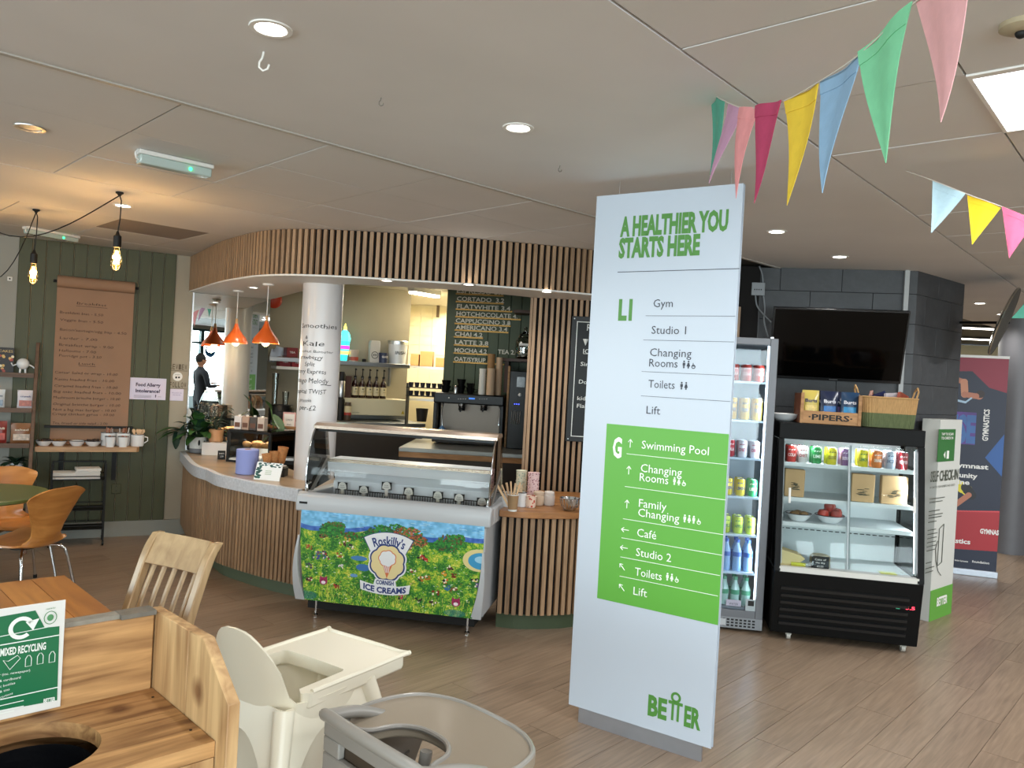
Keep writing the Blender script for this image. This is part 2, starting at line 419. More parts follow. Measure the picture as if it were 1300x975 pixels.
for j in range(4):
    for i in range(-9, 4):
        c = P2(FCL, a0 + .08 + PA * i + .31, BL2 + .6 * j + .3)
        if not kitchen_side(*c) and not beyond_wall(*c) and c[0] > -8: o_ = tile(FCL, a0 + .08 + PA * i, BL2 + .6 * j, PA, .6, 'l' if not (j == 0 and i == 1) else 'd'); nt_ += 1
ar = [1.99 - .655 * k for k in range(9, 0, -1)] + [1.99, 2.60, 3.22, 3.85] + [3.85 + .64 * k for k in range(1, 12)]
for i in range(len(ar) - 1):
    L = ar[i + 1] - ar[i]
    for j in range(9):
        yb = BR - .6 * (j + 1); 
        if j == 1 and 2.55 < ar[i] < 2.65: continue     # the light panel sits here
        if j > 6 and i > 16: continue
        tile(FCR, ar[i], yb, L, .6, 'r%.2f' % L); nt_ += 1
# flat LED ceiling panel
p = FCR.w(2.60, BR - 1.2); t = T('ceiling_light_panel', 'bright square flat light panel set into the ceiling at the right edge', 'ceiling light', (p[0], p[1], ZC), FCR.rz)
MB().box(.03, .605, .01, .59, -.002, .012).build('diffuser', emit('panel_glow', 'f4faff', 5), parent=t)
fm = MB()
for a, b, c_, d in ((.0, .612, -.004, .012), (.0, .612, .588, .6), (.0, .03, .012, .588), (.603, .615, .012, .588)): fm.box(a, b, c_, d, -.005, .014)
fm.build('frame', M_white, parent=t)
lamp('AREA', 'panel_light', FCR.w(2.9, BR - .9, ZC - .02), 22, (.95, .98, 1), .5, .5)

# ------------------------------------------------------------------ walls
def wallbox(name, F, x0, x1, z0, z1, m, th=.12, y=0): return MB().box(x0, x1, y, y + th, z0, z1).build(name, m, loc=F.w(0, 0, 0), rz=F.rz, kind='structure')
wl = wallbox('wall_left', FW, -4.2, .70, 0, ZC, M_beige)
MB().box(-4.2, FW.at(24, 320)[0], -.004, 0, .14, ZC).build('painted_strip', M_grey, parent=wl)
bx0 = FW.at(23, 330, -.018)[0]; bx1 = FW.at(213, 560, -.018)[0]
nb = 12; bw = (bx1 - bx0) / nb
bd = MB().box(.0035, bw - .0035, -.018, 0, .14, ZC).build('panel_board', M_green, parent=wl, bevel=.003, seg=1); bd.location = (bx0, 0, 0)
for k in range(1, nb):
    o = bd.copy(); COL.objects.link(o); o.parent = wl; o.location = (bx0 + bw * k, 0, 0)
MB().box(-4.2, .70, -.022, 0, 0, .14).build('baseboard_left', mat('grey_skirting', '8d8d84', .5), loc=FW.w(0, 0, 0), rz=FW.rz, kind='structure')
MB().box(.58, .70, .0, .5, 0, ZC).build('wall_partition', M_beige, loc=FW.w(0, .12, 0), rz=FW.rz, kind='structure')
# kitchen shell
k0 = FK.at(337, 400)[0] - .6; k1 = FK.at(521, 400)[0]
wk = wallbox('wall_kitchen', FK, k0, k1, 0, ZC, mat('kitchen_beige', 'a39a84', .65, var=.03, vs=3))
MB().box(0, .1, 0, 2.2, 0, ZC).build('wall_kitchen_side', mat('kitchen_white', 'ddd6bd', .5), loc=FK.w(k1 - .1, .12, 0), rz=FK.rz - .35, kind='structure')
_pm = ray(567, 440); _pb = ay(540, 440, 11.3)
FB = Fr(_pb, 92)
wb = wallbox('wall_back', FB, -3.0, 2.2, 0, ZC, mat('white_wall', 'e6dfc6', .4))
tl = None
for r in range(9):
    for c in range(8):
        x = FB.at(518, 430)[0] + c * .17; z = 1.35 + r * .135
        if tl is None: tl = MB().box(.002, .168, -.008, 0, .002, .133).build('wall_tile', mat('cream_glazed_tile', 'e9e1c4', .18, rnd=.04, var=.03), parent=wb); o = tl
        else: o = tl.copy(); COL.objects.link(o); o.parent = wb
        o.location = (x, 0, z)
fm0 = -.02; fm1 = FM.at(690, 420)[0]
wm = wallbox('wall_menu', FM, fm0, fm1 + .6, 0, ZC, M_greenk)
bwm = .118; bm = None; x = fm0
while x < fm1 + .5:
    if bm is None: bm = MB().box(.003, bwm - .003, -.015, 0, 0, ZC).build('panel_board', M_greenk, parent=wm, bevel=.003, seg=1); o = bm
    else: o = bm.copy(); COL.objects.link(o); o.parent = wm
    o.location = (x, 0, 0); x += bwm
MB().box(-.03, .09, 0, 2.4, 0, ZC).build('wall_menu_return', mat('kitchen_cream', 'd9cfae', .6), loc=FM.w(-.0, .12, 0), rz=FM.rz, kind='structure')
# slatted wall body and slats
sx0 = FS.at(676, 400, -.03)[0]
ws = MB().box(sx0, 1.75, 0, .14, 0, ZC).build('wall_slatted', M_felt, loc=FS.w(0, 0, 0), rz=FS.rz, kind='structure')
sl = MB().box(0, .025, -.028, 0, 0, ZS).build('slat', M_slat, parent=ws, bevel=.002, seg=1); sl.location = (sx0 + .004, 0, 0)
x = sx0 + .004 + .0452
while x < 1.6:
    o = sl.copy(); COL.objects.link(o); o.parent = ws; o.location = (x, 0, 0); x += .0452
MB().box(sx0 - .02, sx0, -.026, .16, 0, ZS).build('end_board', M_slat, parent=ws)
# charcoal block wall, two faces, each block its own piece
def blockwall(name, F, x0, x1, offs, th=.14):
    wd = MB().box(x0, x1, .012, th, 0, ZC).build(name, mat('block_mortar', '26282a', .8), loc=F.w(0, 0, 0), rz=F.rz, kind='structure')
    r = 0; z = -.045
    while z < ZC:
        x = x0 - (.225 if r % 2 else .0) + offs - .9
        while x < x1:
            a, b = max(x + .001, x0), min(x + .449, x1); z0, z1 = max(z + .001, 0), min(z + .224, ZC)
            if b - a > .03 and z1 - z0 > .02: MB().box(a, b, -.0, .014, z0, z1).build('block', M_dkwall, parent=wd, bevel=.002, seg=1)
            x += .45
        z += .225; r += 1
    return wd
blockwall('wall_right', FD, -.75, (float(np.linalg.norm(np.array(_d1[:2]) - np.array(_d0[:2])))), .35)
blockwall('wall_right_return', FE, 0, float(np.linalg.norm(np.array(_e1[:2]) - np.array(_d1[:2]))), -.3)
ll = float(np.linalg.norm(np.array(_e1[:2]) - np.array(_d1[:2])))
MB().box(ll - .14, ll, .14, 3.2, 0, ZC).build('wall_corridor', M_dkwall, loc=FE.w(0, 0, 0), rz=FE.rz, kind='structure')
# corridor beyond: cream wall and grey pillar
FBK = Fr(ay(1230, 440, 13.5), 97)
MB().box(-2.5, 6.0, 0, .1, 0, ZC).build('wall_far', mat('far_cream_wall', 'd8cba6', .7), loc=FBK.w(0, 0, 0), rz=FBK.rz, kind='structure')
pp = az(1289, 704, 0); r_ = .20
MB().lathe([(r_, 0), (r_, ZC)], 32, (pp[0], pp[1] + .15, 0)).build('grey_pillar', mat('pillar_grey', '66666a', .45, var=.04), smooth=True, kind='structure')
# outer shell out of the photograph, with real window openings behind the camera
MB().box(8.8, 9.0, -5.5, 14, 0, ZC).build('wall_east', M_grey, kind='structure')
cl = FW.w(-4.2, 0)
sh = MB(); X0 = cl[0]
sh.box(X0 - .15, X0, 2.9, cl[1] + .2, 0, ZC); sh.box(X0 - .15, X0, -5.5, 2.9, 0, .75); sh.box(X0 - .15, X0, -5.5, 2.9, 2.45, ZC)
for yy in (-5.5, -2.4, .2): sh.box(X0 - .15, X0, yy, yy + .3, .75, 2.45)
sh.build('wall_west', M_grey, kind='structure')
sb = MB(); sb.box(X0 - .15, 9, -5.6, -5.45, 2.5, ZC)
sb.box(X0 - .15, -5.9, -5.6, -5.45, 0, 2.5); sb.box(7.6, 9, -5.6, -5.45, 0, 2.5); sb.build('wall_entrance', M_grey, kind='structure')
M_teal = mat('teal_window_frame', '23444a', .4)
n = 0
edges = [-5.9, -4.2, -2.5, -.8, .9, 2.6, 3.75, 5.0, 6.3, 7.6]
for a, b in zip(edges[:-1], edges[1:]):
    n += 1; wn = MB()
    wn.box(a, a + .05, -5.58, -5.47, 0, 2.5); wn.box(b - .05, b, -5.58, -5.47, 0, 2.5)
    for z in (0, 2.08, 2.44): wn.box(a + .05, b - .05, -5.58, -5.47, z, z + .06)
    o = wn.build('window_%d' % n, M_teal, kind='structure')
    MB().box(a + .05, b - .05, -5.53, -5.52, .06, 2.44).build('pane', glass('window_pane', (.93, .99, 1), .6), parent=o)
for i, (a, b) in enumerate(((-5.2, -2.4), (-2.1, .2), (.5, 2.9))):
    n += 1; wn = MB()
    for y0, y1, z0, z1 in ((a, a + .05, .75, 2.45), (b - .05, b, .75, 2.45), (a + .05, b - .05, .75, .81), (a + .05, b - .05, 2.39, 2.45)): wn.box(X0 - .12, X0 - .03, y0, y1, z0, z1)
    o = wn.build('window_%d' % n, M_teal, kind='structure')
    MB().box(X0 - .08, X0 - .07, a + .05, b - .05, .81, 2.39).build('pane', glass('window_pane', (.93, .99, 1), .6), parent=o)
# outdoor ground beyond the windows
MB().box(-30, 30, -40, -5.7, -.1, -.03).build('pavement', mat('pavement_grey', 'a8a8a4', .9, var=.1, vs=2), kind='structure')

# ------------------------------------------------------------------ curved slatted fascia and soffit over the servery
fa = [az(x, y, ZC)[:2] for x, y in ((245, 332), (262, 318), (280, 309), (300, 302), (340, 293), (400, 291), (500, 296), (600, 303), (700, 312), (755, 318))]
fa[0] = np.array(FW.w(FW.at(245, 340)[0], 0)[:2])
fa += [np.array([1.05, 6.05]), np.array([1.62, 6.28])]
fac = smooth_curve(fa, 8)
fs = T('slatted_fascia', 'curved band of vertical oak slats around the ceiling above the cafe counter', 'fascia', (fac[40][0], fac[40][1], ZS)); fs['kind'] = 'structure'
ox, oy = fac[40]
inn = offset(fac, -.06)   # the viewer's side is to the right of the run
out = offset(fac, .05)
inn = offset(fac, .0)
poly = [(p[0] - ox, p[1] - oy) for p in fac] + [(p[0] - ox, p[1] - oy) for p in out[::-1]]
MB().prism(poly, .012, ZC - ZS).build('backing', M_felt, parent=fs)
s0 = None
for p, tg in resample(fac, .0462):
    if s0 is None: s0 = MB().box(-.0132, .0132, -.028, 0, -.0, ZC - ZS - .002).build('slat', M_slat, parent=fs, bevel=.002, seg=1); o = s0
    else: o = s0.copy(); COL.objects.link(o); o.parent = fs
    o.location = (p[0] - ox, p[1] - oy, 0); o.rotation_euler = (0, 0, math.atan2(tg[1], tg[0]))
ins = [az(x, y, ZS)[:2] for x, y in ((340, 375), (383, 368), (433, 359.5), (478, 360.5), (521, 363), (567, 365.4), (620, 370), (678, 375.8))]
ins[0] = np.array(FW.w(.70, 0)[:2])
insc = smooth_curve(ins, 5) + [np.array([1.7, 6.2])]
sp = [tuple(p) for p in offset(fac, -.022)] + [tuple(p) for p in insc[::-1]]
MB().prism(sp, ZS - .012, ZS, 0).build('trim_1', M_white, kind='structure')
sp2 = [tuple(p) for p in insc] + [tuple(p) for p in offset(insc, .04)[::-1]]
MB().prism(sp2, ZS, ZC).build('trim_2', M_white, kind='structure')
# kitchen ceiling
MB().prism([tuple(FW.w(.6, 0)[:2]), (-1.4, 6.2), (1.6, 6.4), (2.2, 12), (-3.5, 12)], ZC - .012, ZC).build('ceiling_kitchen', mat('kitchen_ceiling', 'b9b4a8', .8), kind='structure')

# ------------------------------------------------------------------ white writing column
cx, cy = ay(406.5, 450, 6.12)[:2]; CRr = .153
co = T('writing_column', 'round white column behind the counter with smoothie flavours handwritten on it', 'column', (cx, cy, 0)); co['kind'] = 'structure'
MB().lathe([(CRr, 0), (CRr, ZC)], 48).build('shaft', mat('white_column', 'd9d6d6', .35, coat=.3), parent=co, smooth=True)
FCO = Fr((cx, cy), 90 + math.degrees(math.atan2(cx, cy)))
def colwrap(x, z):
    a = -PI / 2 + x / CRr + (FCO.rz); return ((CRr + .0012) * cos(a), (CRr + .0012) * sin(a), z)
mb = MB()
for body, px, py, h, wd in (('Smoothies', 403, 416.5, 5.5, 52), ('&', 387, 430, 4, 4), ('Kale', 396, 439, 6, 30), ('coconut Booster', 396, 447.5, 3.2, 54), ('strawberry', 391, 455.5, 4.5, 36),
                            ('Split', 392, 464.5, 5, 14), ('berry Express', 391, 474, 5.5, 44), ('mango Melody', 391, 486, 6, 50), ('Tropical TWIST', 388, 499.5, 5.5, 50), ('protein', 385, 510.5, 4.5, 18), ('per-£2', 388, 521, 6, 24)):
    x, z = FCO.at(px, py, -CRr); k = 6.0 / F
    mb.text(body, x - .0, z, h * k, wd * k, align='C', wrap=colwrap, jit=.08)
for px, py, wd in ((399, 457.5, 8), (407, 489, 14)):
    x, z = FCO.at(px, py, -CRr); k = 6.0 / F
    for i in range(6):
        a, b = x + wd * k * i / 6, x + wd * k * (i + 1) / 6
        mb.add([colwrap(a, z + .003 * sin(i)), colwrap(b, z + .003 * sin(i + 1)), colwrap(b, z + .005 + .003 * sin(i + 1)), colwrap(a, z + .005 + .003 * sin(i))], [(0, 1, 2, 3)])
mb.build('handwriting', M_ink, parent=co, norm=False)

# ------------------------------------------------------------------ generated prints (numpy canvases, nothing loaded)
class Canvas:
    def __init__(s, w, h, bg): s.w, s.h = w, h; s.a = np.zeros((h, w, 3), np.float32); s.a[:] = [c / 255 for c in s.c(bg)]; s.Y, s.X = np.mgrid[0:h, 0:w].astype(np.float32)
    @staticmethod
    def c(c): return tuple(int(c[i:i + 2], 16) for i in (0, 2, 4)) if isinstance(c, str) else c
    def win(s, x0, x1, y0, y1): return slice(max(int(y0), 0), min(int(y1) + 2, s.h)), slice(max(int(x0), 0), min(int(x1) + 2, s.w))
    def disc(s, x, y, rx, ry, c, a=1.):
        W = s.win(x - rx, x + rx, y - ry, y + ry)
        m = ((s.X[W] - x) / rx) ** 2 + ((s.Y[W] - y) / ry) ** 2 < 1
        s.a[W][m] = s.a[W][m] * (1 - a) + np.array([k / 255 for k in s.c(c)]) * a
    def poly(s, pts, c):
        xs = [p[0] for p in pts]; ys = [p[1] for p in pts]; W = s.win(min(xs), max(xs), min(ys), max(ys)); X, Y = s.X[W], s.Y[W]; m = np.zeros(X.shape, bool)
        for i in range(len(pts)):
            (x0, y0), (x1, y1) = pts[i], pts[(i + 1) % len(pts)]
            if y0 == y1: continue
            k = ((y0 > Y) != (y1 > Y)) & (X < (x1 - x0) * (Y - y0) / (y1 - y0) + x0); m ^= k
        s.a[W][m] = [k / 255 for k in s.c(c)]
    def line(s, pts, wd, c):
        for (x0, y0), (x1, y1) in zip(pts[:-1], pts[1:]):
            n = max(int(math.hypot(x1 - x0, y1 - y0) / max(wd * .6, .7)), 1)
            for i in range(n + 1): s.disc(x0 + (x1 - x0) * i / n, y0 + (y1 - y0) * i / n, wd, wd, c)
    def image(s, name):
        im = bpy.data.images.new(name, s.w, s.h); px = np.ones((s.h, s.w, 4), np.float32); px[..., :3] = s.a[::-1]; im.pixels.foreach_set(px.ravel()); im.update(); im.pack(); return im
def printmat(name, canvas, rough=.35):
    m = bpy.data.materials.new(name); m.use_nodes = True; nt = m.node_tree; t = nt.nodes.new('ShaderNodeTexImage'); t.image = canvas.image(name)
    b = nt.nodes['Principled BSDF']; nt.links.new(t.outputs[0], b.inputs['Base Color']); b.inputs['Roughness'].default_value = rough; return m
def uvplane(name, m, pts, uvs, faces, parent, **k):
    o = MB().add(pts, faces).build(name, m, parent=parent, norm=False, **k); uv = o.data.uv_layers.new(name='UVMap')
    for p in o.data.polygons:
        for li in p.loop_indices: uv.data[li].uv = uvs[o.data.loops[li].vertex_index]
    return o
def uvrect(name, m, x0, x1, z0, z1, y, parent, **k):
    return uvplane(name, m, [(x0, y, z0), (x1, y, z0), (x1, y, z1), (x0, y, z1)], [(0, 0), (1, 0), (1, 1), (0, 1)], [(0, 1, 2, 3)], parent, **k)

# ------------------------------------------------------------------ left serving counter
CZ = CT - .088
cc = [az(x, y, .112)[:2] for x, y in ((228, 652), (243, 690), (262, 702), (275, 712), (300, 721), (330, 730), (368, 739))]
cc[0] = np.array(FW.w(FW.at(229, 590)[0] + .02, -.01)[:2])
ccc = smooth_curve(cc, 8)
dv = ccc[-1] - ccc[-2]; dv /= np.linalg.norm(dv); ccc.append(ccc[-1] + dv * .06)
o0 = ccc[20]; loc = lambda P: [(p[0] - o0[0], p[1] - o0[1]) for p in P]
ct = T('curved_counter', 'curved counter faced with oak slats on a green plinth left of the freezer', 'counter', (o0[0], o0[1], 0))
inner = offset(ccc, .62)
back = [p for p in inner]
endp = np.array(FW.w(.66, -.01)[:2])
cor = [tuple(p) for p in offset(ccc, .022)]
core = cor + [tuple(p) for p in offset(ccc, .60)[::-1][:-14]] + [tuple(endp)]
MB().prism(loc(core), .1, CZ).build('counter_body', M_felt, parent=ct)
pl_ = [tuple(p) for p in offset(ccc, .05)] + [tuple(p) for p in offset(ccc, .56)[::-1][:-14]] + [tuple(endp)]
MB().prism(loc(pl_), 0, .1).build('plinth', M_plinth, parent=ct)
s0 = None
for p, tg in resample(ccc, .0405):
    if s0 is None: s0 = MB().box(-.0135, .0135, 0, .022, .098, CZ - .001).build('slat', M_slat, parent=ct, bevel=.002, seg=1); o = s0
    else: o = s0.copy(); COL.objects.link(o); o.parent = ct
    o.location = (p[0] - o0[0], p[1] - o0[1], 0); o.rotation_euler = (0, 0, math.atan2(tg[1], tg[0]))
wt = T('counter_worktop', 'tan laminate worktop with thick pale speckled front edge on the curved counter', 'worktop', (o0[0], o0[1], CZ))
e0 = offset(ccc, -.03); e1 = offset(ccc, .012)
e0[0] = e0[0]; 
MB().prism(loc([tuple(p) for p in e0] + [tuple(p) for p in e1[::-1]]), 0.001, .088).build('front_edge', mat('speckled_terrazzo', 'c9cdd3', .4, var=.12, vs=60), parent=wt)
MB().prism(loc([tuple(p) for p in e1] + [tuple(p) for p in offset(ccc, .62)[::-1][:-14]] + [tuple(endp)]), 0.001, .088).build('surface', wood('tan_laminate', '98836a', 'b89c78', .3, 1.2, (1, 3, 3), rnd=0), parent=wt)

# ------------------------------------------------------------------ right counter with oak worktop
rc = [az(x, y, .112)[:2] for x, y in ((629, 776), (660, 779), (700, 779), (728, 777))]
rc = smooth_curve([rc[0], rc[1], rc[2], rc[3], rc[3] + np.array([.17, .13]), rc[3] + np.array([.3, .36])], 8)
o1 = rc[8]; loc1 = lambda P: [(p[0] - o1[0], p[1] - o1[1]) for p in P]
rt = T('slatted_counter', 'short oak slatted counter with rounded front between the ice cream freezer and the totem sign', 'counter', (o1[0], o1[1], 0))
yb = FS.w(.6, -.05)[1]
def rcp(d, dx=0): P = [tuple(p) for p in offset(rc, d)]; return [(P[0][0] + .23 - dx, yb)] + [(P[0][0] - dx * .2, P[0][1])] + P[1:] + [(P[-1][0], yb)]
MB().prism(loc1(rcp(.022)), .1, CT - .04).build('counter_body', M_felt, parent=rt)
MB().prism(loc1(rcp(.035)), 0, .1).build('plinth', M_greenk, parent=rt)
s0 = None
for p, tg in resample(rc, .0475):
    if s0 is None: s0 = MB().box(-.0145, .0145, 0, .022, .098, CT - .041).build('slat', M_slat, parent=rt, bevel=.002, seg=1); o = s0
    else: o = s0.copy(); COL.objects.link(o); o.parent = rt
    o.location = (p[0] - o1[0], p[1] - o1[1], 0); o.rotation_euler = (0, 0, math.atan2(tg[1], tg[0]))
MB().prism(loc1(rcp(-.025, .03)), CT - .04, CT).build('worktop', wood('oak_block_worktop', '80532f', 'b27b48', .38, 2.4, (1.2, 7, 7), rnd=.1), parent=rt, bevel=.004)

# ------------------------------------------------------------------ ice cream scooping freezer
FZ = Fr(az(377, 761, .12)[:2], 101)
fz = T('ice_cream_freezer', 'grey scooping freezer with curved glass canopy and bright farmland picture on its front', 'freezer', FZ.w(0, 0, 0), FZ.rz)
G = mat('freezer_grey', 'b9bcbf', .35, coat=.2); GW = mat('freezer_white', 'dadde0', .35)
XL, XR = -.04, 1.262; RT = .825
bd = MB(); prof = [(.02, .125), (.0, .40), (.0, .70), (.0, .705), (.62, .705), (.62, .125)]
bd.yz([(.05, .125), (.012, .2), (.004, .40), (.004, .70), (.62, .70), (.62, .125)], XL + .03, XR - .03)
bd.build('cabinet', G, parent=fz, bevel=.01)
# rounded top rim as a frame around the well
rm = MB(); fp = [(-.012, .70), (-.016, .76), (-.004, .805), (.03, RT), (.085, RT - .008), (.10, RT - .03), (.10, .70)]
rm.yz(fp, XL, XR); rm.box(XL, XL + .07, .10, .62, .70, RT - .012); rm.box(XR - .07, XR, .10, .62, .70, RT - .012); rm.box(XL + .07, XR - .07, .43, .62, .70, RT + .04)
rm.build('top_rim', G, parent=fz, bevel=.012, seg=3)
# side bumpers curving out toward the bottom
for sx, xa in ((-1, XL + .03), (1, XR - .03)):
    def fb(u, v):
        z = .125 + .42 * v; wd = .012 + .055 * (1 - v) ** 1.3; x = xa + sx * .012 * sin(PI * min(v * 1.0, 1)) * 1.3 - sx * wd * (1 - u)
        return ((x, -.004 - .02 * sin(PI * v) + .05 * max(0, .2 - v), z), (0, -1, 0))
    MB().sheet(fb, 4, 14, .02).build('side_bumper', G, parent=fz, smooth=True)
# picture
cv = Canvas(1040, 520, '6fa92f'); R_ = random.Random(3)
rs = np.random.RandomState(5)
def noise(w, h, s):
    g = rs.rand(h // s + 3, w // s + 3); yy, xx = np.mgrid[0:h, 0:w] / s; i, j = yy.astype(int), xx.astype(int); fy, fx = yy - i, xx - j
    return (g[i, j] * (1 - fx) + g[i, j + 1] * fx) * (1 - fy) + (g[i + 1, j] * (1 - fx) + g[i + 1, j + 1] * fx) * fy
n1, n2, n3 = noise(1040, 520, 26), noise(1040, 520, 9), noise(1040, 520, 4)
f_ = (n1 * .5 + n2 * .3 + n3 * .35)[..., None]
for k, c in ((.0, '216b27'), (.47, '4c9130'), (.60, '7fb435'), (.72, 'bcc942'), (.84, 'e6dd6c')):
    m = f_[..., 0] > k; cv.a[m] = [v / 255 for v in cv.c(c)]
# sky
hy = 105 + 10 * np.sin(cv.X / 90) + 6 * np.sin(cv.X / 37); m = cv.Y < hy; sk = noise(1040, 520, 14)
cv.a[m] = (np.array([122, 190, 232]) / 255 + (sk[..., None] - .5) * .22)[m]
m = (cv.Y < hy) & (cv.Y > hy - 26); cv.a[m] = np.array([66, 110, 190]) / 255 + ((sk[..., None] - .5) * .2)[m]
for k in range(70): 
    x, y = R_.uniform(0, 1040), R_.uniform(2, 78); cv.line([(x, y), (x + R_.uniform(10, 44), y + R_.uniform(-5, 5))], 1, R_.choice(['d4ecf7', 'a8d5ee', '4a8fc8', 'bfe0f2']))
for (x, y, r) in ((185, 105, 70), (165, 85, 40), (220, 80, 40), (470, 105, 85), (410, 130, 65), (550, 88, 80), (620, 100, 85), (680, 120, 50), (860, 110, 70), (830, 130, 60), (900, 85, 35), (300, 130, 40)):
    for k in range(int(r * 3.2)): 
        a = R_.uniform(0, 2 * PI); q = r * R_.random() ** .5; cv.disc(x + q * cos(a), y + q * .62 * sin(a), R_.uniform(4, 9), R_.uniform(3, 7), R_.choice(['1f6e2c', '2f8a34', '17552a', '3f9a3e', '2a7a30', '6a4a2a'] if x not in (620, 680) else ['8a3f2c', '2f8a34', 'a85a3a', '17552a', 'c07a50']))
for k in range(1500):
    x, y = R_.uniform(0, 1040), R_.uniform(125, 515); s = .5 + y / 500
    cv.line([(x, y), (x + R_.uniform(-9, 9) * s, y + R_.uniform(-3, 3))], 1.1 * s, R_.choice(['2c7a2a', '3d8f2f', 'd9de5a', 'b5cc3a', '1f6028', 'e8e68a', '4f9c3a', 'ffffff', '8a5a30']))
for k in range(900):
    x, y = R_.uniform(0, 1040), R_.uniform(430, 520); cv.line([(x, y), (x + R_.uniform(-5, 5), y - R_.uniform(8, 22))], 1.1, R_.choice(['1f6028', '2f8a34', '6fb03a', 'b5cc3a', '17552a', 'e6e37a']))
cv.disc(60, 490, 55, 24, '2b6f8f', .5); cv.disc(900, 500, 60, 20, '2b6f8f', .5); cv.disc(350, 250, 48, 14, '4b86c0'); cv.disc(375, 300, 40, 20, '3f74b4'); cv.disc(325, 350, 22, 10, '6a9ad0')
cv.disc(1020, 195, 90, 62, 'e5d596'); cv.disc(1032, 198, 72, 46, '3f9ac8'); cv.disc(1035, 190, 40, 20, '9fd4ec')
def blob(x, y, s, cs):
    for k in range(9): cv.disc(x + R_.uniform(-s, s), y + R_.uniform(-s * .7, s * .7), s * R_.uniform(.2, .5), s * R_.uniform(.2, .45), R_.choice(cs))
for x, y in ((110, 245), (100, 265), (155, 240), (160, 262)): blob(x, y, 17, ['5a3a86', 'b4303a', '3a4f9a', 'e8d8c8', '1d1d30', '2f8a7a'])
for x, y, c in ((240, 240, 'a85a2a'), (245, 310, 'd8d8d8'), (700, 205, 'c03028'), (730, 215, 'c03028'), (700, 330, 'b5702a'), (740, 320, 'b5702a'), (845, 330, 'd0702a'), (850, 362, '2f6aa0'), (890, 370, '7a4a2a'), (860, 250, '5a3a2a'), (660, 290, '8a3a2a'), (790, 395, '8a2a1a'), (830, 285, 'e0a030'), (880, 290, '7a2a1a'), (55, 215, 'b0502a'), (60, 320, '4a4a5a'), (130, 140, '8a5030'), (280, 150, 'c8a040'), (300, 190, 'e0c060'), (250, 175, '7a3020'), (1015, 330, '6a4aa0'), (1000, 300, 'e8d080'), (590, 440, 'c84a5a'), (70, 400, '7a3a2a'), (230, 420, 'a03a2a'), (700, 450, '3a2a20'), (780, 455, '3a2a20'), (640, 160, 'a84a3a'), (560, 120, 'c05a3a')):
    blob(x, y, 17, [c, c, '1d1d20', 'efe8d8', c])
for x, y in ((150, 400), (905, 440)):
    cv.disc(x, y, 24, 22, 'a02a5a'); cv.poly([(x - 22, y - 10), (x - 20, y - 32), (x - 6, y - 18)], 'a02a5a'); cv.poly([(x + 22, y - 10), (x + 20, y - 32), (x + 6, y - 18)], 'a02a5a'); cv.disc(x, y + 8, 13, 10, 'f4e8ee'); cv.disc(x - 8, y - 4, 3, 3, '201020'); cv.disc(x + 8, y - 4, 3, 3, '201020')
pm_ = printmat('farmland_print', cv)
PX0, PX1, PZ0, PZ1 = XL + .045, XR - .035, .128, .715
NU, NV = 24, 14; pts = []; uvs = []
for j in range(NV + 1):
    v = j / NV; z = PZ0 + (PZ1 - PZ0) * v; ins_ = .05 * max(0, .72 - v) ** 1.3 / .72 ** 1.3
    for i in range(NU + 1):
        u = i / NU; x = PX0 + ins_ + (PX1 - PX0 - 2 * ins_) * u
        pts.append((x, -.012 + .03 * max(0, .18 - v), z)); uvs.append(((x - PX0) / (PX1 - PX0), v))
uvplane('front_picture', pm_, pts, uvs, [(j * (NU + 1) + i, j * (NU + 1) + i + 1, (j + 1) * (NU + 1) + i + 1, (j + 1) * (NU + 1) + i) for j in range(NV) for i in range(NU)], fz)
# badge and its words
def fzp(px, py): return FZ.at(px, py, -.014)
MW = mat('badge_white', 'eef1f4', .4); MN = mat('badge_navy', '233a7c', .4); MCm = mat('badge_cream', 'ecdca4', .45)
gx, gz = fzp(492, 713)
bg = MB()
def arc(cx, cz, r0, r1, a0, a1, n=14):
    return [(cx + r1 * cos(a0 + (a1 - a0) * i / n), cz + r1 * sin(a0 + (a1 - a0) * i / n)) for i in range(n + 1)] + [(cx + r0 * cos(a1 + (a0 - a1) * i / n), cz + r0 * sin(a1 + (a0 - a1) * i / n)) for i in range(n + 1)]
acx, acz = gx + .005, gz - .16
def fan(y, r0, r1, a0, a1, m): bg.xz(arc(acx, acz, r0, r1, a0, a1), y, y + .0015, m)
fan(-.0155, .212, .348, rad(62), rad(120), 1); fan(-.0165, .216, .344, rad(62.8), rad(119.2), 0)
def cloud(cx, cz, r, k, y, m, sc=1.): 
    P = []
    for i in range(96):
        a = 2 * PI * i / 96; q = r * (1 + .09 * abs(sin(a * k / 2)) - .05); P.append((cx + q * cos(a), cz + q * .98 * sin(a)))
    bg.xz(P, y, y + .0015, m)
cloud(gx, gz - .005, .128, 8, -.0170, 0); cloud(gx, gz - .005, .118, 8, -.0180, 1); cloud(gx, gz - .005, .108, 8, -.0190, 2)
bg.xz([(gx + .055 * cos(a_) * (1 + .12 * abs(sin(3.5 * a_))), gz + .02 + .05 * sin(a_) * (1 + .12 * abs(sin(3.5 * a_)))) for a_ in [2 * PI * i / 56 for i in range(56)]], -.0200, -.0185, 3)
bg.xz([(gx + .05 * cos(a_) * (1 + .12 * abs(sin(3.5 * a_))), gz + .02 + .045 * sin(a_) * (1 + .12 * abs(sin(3.5 * a_)))) for a_ in [2 * PI * i / 56 for i in range(56)]], -.0208, -.0195, 0)
bg.xz([(gx - .03, gz - .02), (gx + .002, gz - .105), (gx + .034, gz - .02)], -.0204, -.019, 3)
